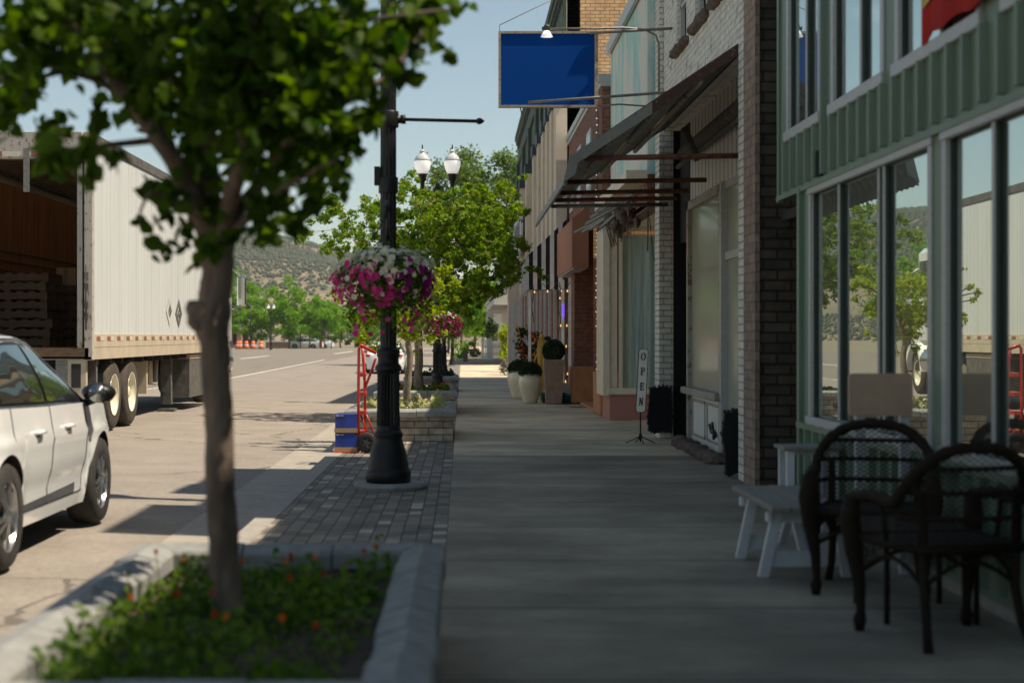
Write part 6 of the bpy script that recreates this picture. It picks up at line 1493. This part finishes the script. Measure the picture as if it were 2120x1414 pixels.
# under-ride guard, undercarriage
ug = B().use('truck_tan').box(-5.45, -5.2, ry0 + .02, ry0 + .12, .42, 1.0).use('dark_int').box(-5.40, -5.27, ry0 + .012, ry0 + .02, .6, .93).use('truck_grey').box(TRX - HXW, TRX - .1, ry0 + .05, ry0 + .15, .45, .58).box(-7.3, -7.2, ry0 + .04, ry0 + .12, .45, 1.0).use('pipe_grey').box(TRX - HXW, TRX, ry0 + .0, ry0 + .1, .985, 1.03).box(-5.62, -5.45, ry0 + .03, ry0 + .12, .45, 1.0)
ug.build('underride_guard', None, tr)
B().box(-5.75, -5.17, 22.95, 22.97, .1, .78).build('mud_flap', 'black_rubber', tr)
B().box(TRX - .25, TRX - .05, 22.5, 22.6, .55, .98).build('door_hook', 'truck_grey', tr)
ch = B().box(TRX - 1.9, TRX - 1.75, 22.5, 33, .75, 1.0).box(TRX - .85, TRX - .7, 22.5, 33, .75, 1.0)
for i in range(14): ch.box(TRX - HXW + .05, TRX - .05, 22.6 + i * .8, 22.7 + i * .8, .9, 1.0)
ch.box(TRX - 2.2, TRX - .3, 23.52, 23.66, .42, .58).box(TRX - 2.2, TRX - .3, 24.78, 24.92, .42, .58)
ch.build('chassis', 'dark_int', tr)
B().lathe([(.26, 0), (.28, .05), (.28, .9), (.26, .95)], (TRX - 1.6, 26.8, .5), 20, axis='x').build('air_tank', 'dark_int', tr)
B().box(TRX - .75, TRX - .15, 26.6, 26.7, .35, 1.0).build('side_panel', 'truck_tan', tr)
B().tube([(TRX - .3, 27.6, 1.0), (TRX - .3, 27.7, .5), (TRX - .3, 28.1, .48), (TRX - .3, 28.2, 1.0)], .05, 8).build('spare_carrier', 'truck_tan', tr)
B().box(TRX - .42, TRX - .27, 29.5, 29.65, .05, 1.0).box(TRX - .5, TRX - .2, 29.4, 29.75, -.07, -.03).box(TRX - .38, TRX - .2, 29.1, 29.2, .3, 1.0).build('landing_leg', 'truck_grey', tr)
B().box(TRX - .6, TRX - .05, 30.2, 32.6, .15, .88).build('tool_box', 'truck_grey', tr); B().box(TRX - .61, TRX - .04, 30.19, 32.61, .88, .96).build('tool_box_lid', 'truck_tan', tr)
def bigwheel(parent, x, y, r=.515, w=.28, rim='vase_cream', zb=rz):
    t = B().lathe([(r * .58, -w / 2), (r * .9, -w / 2), (r * .97, -w * .42), (r, -w * .3), (r, w * .3), (r * .97, w * .42), (r * .9, w / 2), (r * .58, w / 2)], (x, y, zb + r), 40, axis='x', cap=False).build('wheel', 'tread_dusty', parent)
    b = B().use(rim).lathe([(r * .58, w * .5), (r * .60, w * .52), (r * .55, w * .42), (r * .5, w * .15), (r * .3, w * .05), (r * .26, w * .1), (r * .16, w * .35), (r * .1, w * .4), (.001, w * .4)], (x, y, zb + r), 32, axis='x', cap=False)
    b.build('rim', None, t); return t
for y in (23.6, 24.85):
    bigwheel(tr, TRX - .17, y); bigwheel(tr, TRX - .50, y); bigwheel(tr, TRX - HXW + .2, y); 
# diamond emblem
def diam(y, z, a, h_, off):
    k = B(); o = [(y - a, z), (y, z + h_), (y + a, z), (y, z - h_)]; i_ = [(y - a * .55, z), (y, z + h_ * .55), (y + a * .55, z), (y, z - h_ * .55)]
    k.add([(TRX + off, p[0], p[1]) for p in o] + [(TRX + off, p[0], p[1]) for p in i_], [(j, (j + 1) % 4, (j + 1) % 4 + 4, j + 4) for j in range(4)]); return k
eb = B(); 
for (yy, z, mt_) in ((27.85, 1.75, 'soft_white'), (28.75, 1.72, 'pipe_grey')):
    d1 = diam(yy, z, .34, .26, .011); eb.use(mt_).add(d1.v, d1.f)
    d1 = diam(yy + .02, z, .12, .1, .012); eb.use('stone_dark').add(d1.v, d1.f)
eb.build('emblem', None, tr)
# pallets stacked inside
def pallet(loc, rot, label):
    t = thing('wooden_pallet', label, 'pallet', loc, 'wooden pallets stacked inside the trailer', world=False, rot=rot)
    b = B()
    for i in range(7): b.box(-.6 + i * .183, -.6 + i * .183 + .1, -.5, .5, .118, .14)
    b.build('top_boards', 'pallet_wood', t)
    b = B()
    for y in (-.5, -.05, .4): b.box(-.6, .6, y, y + .1, .022, .117)
    for x in (-.6, -.05, .5): b.box(x, x + .1, -.5, .5, 0, .021)
    b.build('stringers', 'pallet_wood', t); return t
ordn = ['lowest', 'second', 'third', 'fourth', 'fifth', 'sixth', 'seventh', 'eighth']
p0 = pallet((-6.95, 24.9, zf), .05, 'lowest pallet of the stack nearest the trailer opening')
rr = random.Random(5)
for k in range(1, 8): dup(p0, (-6.95 + rr.uniform(-.04, .04), 24.9 + rr.uniform(-.05, .05), zf + k * .142), rr.uniform(-.06, .06), ordn[k] + ' pallet up in the stack nearest the trailer opening')
for k in range(0, 7): dup(p0, (-6.85 + rr.uniform(-.04, .04), 26.8 + rr.uniform(-.05, .05), zf + k * .142), rr.uniform(-.06, .06), ordn[k] + ' pallet up in the second stack inside the trailer')
for i, (x, y, z, s, m_) in enumerate(((-6.55, 26.5, zf + 1.0, .16, 'cardboard'), (-6.75, 27.9, zf, .3, 'cardboard'), (-6.5, 28.2, zf + .6, .2, 'cardboard'))):
    bx = thing('cardboard_box', ['cardboard box on top of the second pallet stack', 'large cardboard box on the trailer floor behind the pallets', 'cardboard box deepest in the trailer, stacked up'][i], 'box', (x, y, z))
    B().box(x - s, x + s, y - s, y + s, z, z + 2 * s * .9, bev=.005).build('body', m_, bx); B().box(x - .03, x + .03, y - s - .002, y + s + .002, z, z + 2 * s * .9 + .002).build('tape', 'straw', bx)
# tractor unit
tk = thing('truck_tractor', 'white truck tractor ahead of the trailer, its mirror beside the foreground trunk', 'truck', (-6.4, 36.5, rz))
B().box(-7.6, -5.25, 34.2, 36.4, 1.1, 3.3, bev=.12).box(-7.5, -5.35, 34.1, 35.6, 3.3, 4.0, bev=.2).build('cab', 'car_white', tk)
B().prism([(36.4, 1.0), (38.6, 1.0), (38.75, 1.3), (38.6, 1.75), (36.9, 2.2), (36.4, 2.3)], -7.05, -5.8, 'x').build('hood', 'car_white', tk)
B().box(-5.262, -5.235, 35.3, 36.2, 2.2, 3.0).box(-7.4, -5.45, 36.395, 36.43, 2.35, 3.1).build('side_window', 'glass_car', tk)
for s, x in ((1, -5.82), (-1, -7.03)):
    fe = B(); arc = [(37.9 + .68 * math.cos(R(a)), .48 + .68 * math.sin(R(a))) for a in range(0, 181, 15)]; inn = [(37.9 + .58 * math.cos(R(a)), .48 + .58 * math.sin(R(a))) for a in range(180, -1, -15)]
    fe.prism(arc + inn, x - .25, x + .25, 'x').build('fender', 'car_white', tk)
    bigwheel(tk, x, 37.9, .5)
    B().tube([(x + s * .47, 36.3, 2.9), (x + s * .72, 36.6, 2.72), (x + s * .79, 36.6, 2.66)], .02, 6).tube([(x + s * .47, 36.3, 1.9), (x + s * .73, 36.6, 1.95)], .02, 6).build('mirror_arm', 'chrome', tk)
    B().box(x + s * .65, x + s * .86, 36.56, 36.66, 2.0, 2.68, bev=.03).build('side_mirror', 'chrome', tk)
B().box(-7.2, -5.7, 34.0, 38.4, .5, 1.0).box(-6.9, -6.0, 32.5, 34.2, .6, .9).build('chassis', 'dark_int', tk); B().box(-7.3, -5.6, 38.5, 38.75, .4, .85, bev=.04).build('bumper', 'chrome', tk)
for y in (33.2,): bigwheel(tk, -5.45, y, .5); bigwheel(tk, -7.4, y, .5)
B().lathe([(.09, 0), (.09, 3.1), (.08, 3.2)], (-5.45, 34.0, 1.0), 12).build('exhaust_stack', 'chrome', tk)
B().lathe([(.3, 0), (.3, 1.2)], (0, 0, 0), 4).v
B().lathe([(.001, -.0), (.3, .0), (.3, 1.3), (.001, 1.3)], (-5.45, 34.6, .75), 20, axis='y').build('fuel_tank', 'chrome', tk)

# ------------------------------------------------------------------ hand truck and cartons
ht = thing('hand_truck', 'red hand truck with black tyres standing behind the nearest lamp', 'hand truck', (-1.17, 18.0, 0))
Yh = 18.0; b = B(); H = lambda px, py, dy=0: P(px, py, Yh + dy)
b.tube([H(742, 935), H(742, 830), H(743, 722), H(747, 715), H(752, 716)], .017, 8)
b.tube([H(756, 900, .3), H(755, 790, .3), H(752, 745, .3), H(750, 717, .3)], .017, 8)
b.build('rail', 'red_metal', ht)
B().tube([H(747, 715), H(760, 722, .15), H(778, 731, .2)], .02, 8).build('handle', 'red_metal', ht)
B().tube([H(778, 742, .2), H(770, 765, .25), H(757, 800, .3)], .015, 8).build('back_brace', 'red_metal', ht)
for py in (776, 816, 855, 896): B().box(H(742, 0).x - .0, H(757, 0).x, Yh + .0, Yh + .3, H(0, py + 4).z, H(0, py - 4).z).build('crossbar', 'red_metal', ht)
B().tube([H(745, 855, .1), H(765, 905, .1)], .01, 6).tube([H(755, 850, .3), H(775, 900, .3)], .01, 6).build('wheel_strut', 'red_metal', ht)
B().box(-1.46, -1.165, Yh - .05, Yh + .33, .003, .012).build('toe_plate', 'red_metal', ht)
for dy in (-.06, .36):
    wh_ = B().lathe([(.055, -.03), (.1, -.035), (.115, -.02), (.118, 0), (.115, .02), (.1, .035), (.055, .03)], (-1.075, Yh + dy, .118), 28, axis='y', cap=False).build('wheel', 'black_rubber', ht)
    hb_ = B().lathe([(.056, -.02), (.056, .02)], (-1.075, Yh + dy, .118), 20, axis='y')
    for k in range(5): a = 2 * math.pi * k / 5; hb_.bar((-1.075, Yh + dy - .024, .118), (-1.075 + .055 * math.cos(a), Yh + dy - .024, .118 + .055 * math.sin(a)), .014, .008)
    hb_.build('hub', 'truck_grey', wh_)
B().tube([(-1.075, Yh - .06, .118), (-1.075, Yh + .36, .118)], .012, 8).build('axle', 'truck_grey', ht)
for k, lb in enumerate(('lower blue carton with brown cardboard tray on the red hand truck', 'upper blue carton with brown cardboard tray on the red hand truck')):
    z = .012 + k * .215; t = thing('drinks_carton', lb, 'carton', (-1.31, Yh + .14, z), 'blue cartons on the hand truck')
    B().box(-1.435, -1.19, Yh - .02, Yh + .3, z + .0, z + .212, bev=.006).build('body', 'blue_box', t)
    B().box(-1.442, -1.183, Yh - .027, Yh + .307, z, z + .05).build('tray', 'cardboard', t)
    B().box(-1.425, -1.385, Yh - .024, Yh - .0205, z + .185, z + .198).box(-1.375, -1.34, Yh - .024, Yh - .0205, z + .187, z + .196).build('print', 'soft_white', t)

# ------------------------------------------------------------------ bench, side table, board, wicker chairs
bn_ = thing('bench', 'weathered grey slat bench on splayed white legs beside the wicker chairs', 'bench', (1.85, 9.2, 0))
x0, x1, y0, y1, zt_ = 1.66, 2.10, 8.55, 9.82, .40
for i in range(4): a = x0 + i * .111; B().box(a, a + .104, y0, y1, zt_ - .03, zt_ + random.Random(i).uniform(-.002, .002), bev=.004).build('seat_board', 'bench_grey', bn_)
for y in (y0 + .15, y1 - .4):
    for s, x in ((-1, x0 + .06), (1, x1 - .06)):
        B().bar((x, y, zt_ - .03), (x + s * .07 * 1.0, y + .04, 0), .055, .045).build('leg', 'bench_white', bn_)
    B().bar((x0 + .05, y + .02, .33), (x1 - .05, y + .02, .33), .03, .06).bar((x0 + .03, y + .04, .1), (x1 - .03, y + .04, .1), .03, .085).build('stretcher', 'bench_white', bn_)
B().bar((1.88, y0 + .2, .1), (1.88, y0 + .55, .36), .045, .03).bar((1.88, y1 - .45, .1), (1.88, y1 - .75, .36), .045, .03).build('brace', 'bench_white', bn_)
B().box(x0 - .005, x0 + .02, y0 + .1, y0 + .16, .31, .36).build('bracket', 'bench_white', bn_); B().box(x0 - .005, x0 + .02, y1 - .35, y1 - .29, .31, .36).build('bracket', 'bench_white', bn_)
st = thing('side_table', 'narrow grey topped table with white legs between the bench and the brick pier', 'table', (2.3, 10.7, 0))
B().box(2.11, 2.50, 10.45, 10.80, .565, .59, bev=.004).build('table_top', 'bench_grey', st)
for x in (2.16, 2.45):
    for y in (10.50, 10.75): B().box(x - .025, x + .025, y - .025, y + .025, 0, .565).build('leg', 'bench_white', st)
B().box(2.16, 2.45, 10.61, 10.63, .53, .565).build('apron', 'bench_white', st)
bd = thing('board_on_posts', 'blank tan board with rounded corners on two white posts by the window', 'board', (2.31, 8.85, 0))
q0, q1 = P(1757, 773, 8.8), P(1889, 861, 8.8); rr_ = .02; poly = []
for cx_, cz_, a0 in ((q1.x - rr_, q1.z + rr_, -90), (q1.x - rr_, q0.z - rr_, 0), (q0.x + rr_, q0.z - rr_, 90), (q0.x + rr_, q1.z + rr_, 180)):
    for k in range(5): a = R(a0 + 22.5 * k); poly.append((cx_ + rr_ * math.cos(a), cz_ + rr_ * math.sin(a)))
B().prism(poly, 8.79, 8.815, 'y').build('panel', 'board_tan', bd)
for px in (1780, 1872): x = P(px, 0, 8.84).x; B().box(x - .026, x + .026, 8.82, 8.86, 0, .95).build('post', 'bench_white', bd)
def wicker_chair(loc, rot, label):
    t = thing('wicker_chair', label, 'chair', loc, 'dark wicker armchairs at the right', world=False, rot=rot)
    # frame: arch from arm end over the back
    def arch(u):
        "u 0..1 from front of left arm over the back to front of right arm"
        s = -1 if u < .5 else 1; v = u if u < .5 else 1 - u; v *= 2
        if v < .35:
            k = v / .35; return Vector((s * (.30 - .0 * k), .24 - .36 * k, .60 + .02 * math.sin(k * 3)))
        k = (v - .35) / .65; a = k * math.pi / 2
        return Vector((s * .30 * math.cos(a) ** .85 if k < 1 else 0, -.12 - .16 * math.sin(a) ** .8, .60 + .25 * math.sin(a)))
    pts = [arch(i / 60) for i in range(61)]
    B().tube(pts, [.027 + .003 * math.sin(i * 2.1) for i in range(61)], 12).build('arm_and_back_rim', 'wicker', t)
    for s in (-1, 1):
        B().tube([(s * .30, .24, .61), (s * .31, .25, .50), (s * .295, .245, .36), (s * .27, .235, .2), (s * .265, .235, .09), (s * .268, .24, .05), (s * .268, .24, .0)], [.036, .046, .04, .026, .02, .03, .02], 12).build('leg', 'wicker', t)
        B().tube([(s * .22, -.22, .66), (s * .22, -.22, .42), (s * .215, -.225, .25), (s * .225, -.26, .1), (s * .245, -.31, .0)], [.018, .022, .022, .02, .022], 10).build('leg', 'wicker', t)
    # seat
    st_ = B(); n = 14
    for j in range(n + 1):
        for i in range(n + 1):
            u, v = -1 + 2 * i / n, -1 + 2 * j / n; st_.v.append((u * (.27 if v > 0 else .27 - .04 * -v), v * .235, .43 + .012 * (1 - u * u) * (1 - v * v) + .003 * math.sin(i * 3.1) * math.sin(j * 3.1)))
    for j in range(n):
        for i in range(n): st_.f.append((j * (n + 1) + i, j * (n + 1) + i + 1, (j + 1) * (n + 1) + i + 1, (j + 1) * (n + 1) + i)); st_.m.append(0); st_.sm.append(False)
    st_.tube([(-.28, .24, .42), (.28, .24, .42), (.24, -.24, .42), (-.24, -.24, .42), (-.28, .24, .42)], .022, 8)
    st_.build('seat', 'wicker', t)
    # woven back: diamond lattice on the curved surface under the arch
    def back(u, z):
        "u angle -1..1 across the back, height z"
        k = (z - .43) / .42; x = .285 * math.sin(u * math.pi / 2 * .98); y = -.235 - .055 * math.cos(u * math.pi / 2) + .13 * (abs(u) ** 3) ; return Vector((x, y, z))
    def inside(u, z):
        x = .285 * math.sin(abs(u) * math.pi / 2 * .98) / .30
        if x > .97: return z < .60
        return z < .60 + .25 * math.sqrt(max(0, 1 - x ** 2.2)) ** 1.1
    lat = B(); st2 = .028; m = 40
    for fam in (1, -1):
        for k in range(-22, 62):
            run = []
            for i in range(m + 1):
                u = -1 + 2 * i / m; z = .44 + k * .0235 + fam * (u + 1) * .26
                if fam == -1: z = .44 + (k + 22) * .0235 - (u + 1) * .26
                if .44 <= z <= .86 and inside(u, z): run.append(back(u, z) + Vector((0, .003 * fam, 0)))
                else:
                    if len(run) > 1: lat.tube(run, .0025, 4, cap=False)
                    run = []
            if len(run) > 1: lat.tube(run, .0025, 4, cap=False)
    lat.build('back_weave', 'wicker', t)
    rods = B()
    for z in (.55, .66, .76):
        rods.tube([back(-1 + 2 * i / 20, z) for i in range(21) if inside(-1 + 2 * i / 20, z)], .011, 8)
    rods.build('back_rod', 'wicker', t)
    # side and front aprons below the seat with an arched hem
    ap = B()
    def apron(p0, p1, nm):
        p0, p1 = Vector(p0), Vector(p1); d = p1 - p0; L_ = d.length
        hem = lambda u: .26 + .10 * math.sin(math.pi * u)
        for fam in (1, -1):
            for k in range(-14, 34):
                run = []
                for i in range(21):
                    u = i / 20; z = .20 + k * .026 + fam * u * L_ * 1.3 + (0 if fam > 0 else L_ * .6)
                    if hem(u) <= z <= .42: run.append(Vector((p0.x + d.x * u, p0.y + d.y * u, z)))
                    else:
                        if len(run) > 1: ap.tube(run, .0026, 4, cap=False)
                        run = []
                if len(run) > 1: ap.tube(run, .0026, 4, cap=False)
        ap.tube([(p0.x + d.x * i / 14, p0.y + d.y * i / 14, hem(i / 14)) for i in range(15)], .011, 8)
    apron((-.275, .235, 0), (-.22, -.225, 0), ''); apron((.275, .235, 0), (.22, -.225, 0), ''); apron((-.27, .238, 0), (.27, .238, 0), ''); apron((-.22, -.225, 0), (.22, -.225, 0), '')
    ap.build('apron_weave', 'wicker', t)
    # side weave between arm and seat
    for s in (-1, 1): B().tube([(s * .29, .0, .6), (s * .27, .0, .43)], .012, 6).build('arm_support', 'wicker', t)
    return t
wicker_chair((2.10, 6.98, 0), R(14), 'nearest dark wicker armchair seen from behind at the right edge')
wicker_chair((2.13, 8.28, 0), R(163), 'dark wicker armchair behind the nearest one, facing the camera by the bench')
tb2 = thing('low_table', 'small low dark wicker table between the two wicker armchairs', 'table', (2.15, 7.58, 0))
B().box(1.92, 2.38, 7.27, 7.90, .415, .43, bev=.004).box(1.93, 2.37, 7.28, 7.89, .36, .415).build('table_top', 'wicker', tb2)
for x in (1.945, 2.355):
    for y in (7.30, 7.87): B().tube([(x, y, 0), (x, y, .36)], .014, 8).build('leg', 'wicker', tb2)

# ------------------------------------------------------------------ thin dry haze over the valley
hm = bpy.data.materials.new('haze_air'); hm.use_nodes = True; n_ = hm.node_tree; n_.nodes.clear()
ho = N(n_, 'ShaderNodeOutputMaterial'); hv = N(n_, 'ShaderNodeVolumePrincipled'); hv.inputs['Density'].default_value = .00017; hv.inputs['Color'].default_value = (.86, .92, .95, 1); hv.inputs['Anisotropy'].default_value = .3
n_.links.new(hv.outputs[0], ho.inputs['Volume']); MATS['haze_air'] = hm
tag(B().box(-3100, 3100, -450, 4100, -4, 260).build('haze', 'haze_air'), 'thin pale haze over the valley', 'haze', kind='stuff')
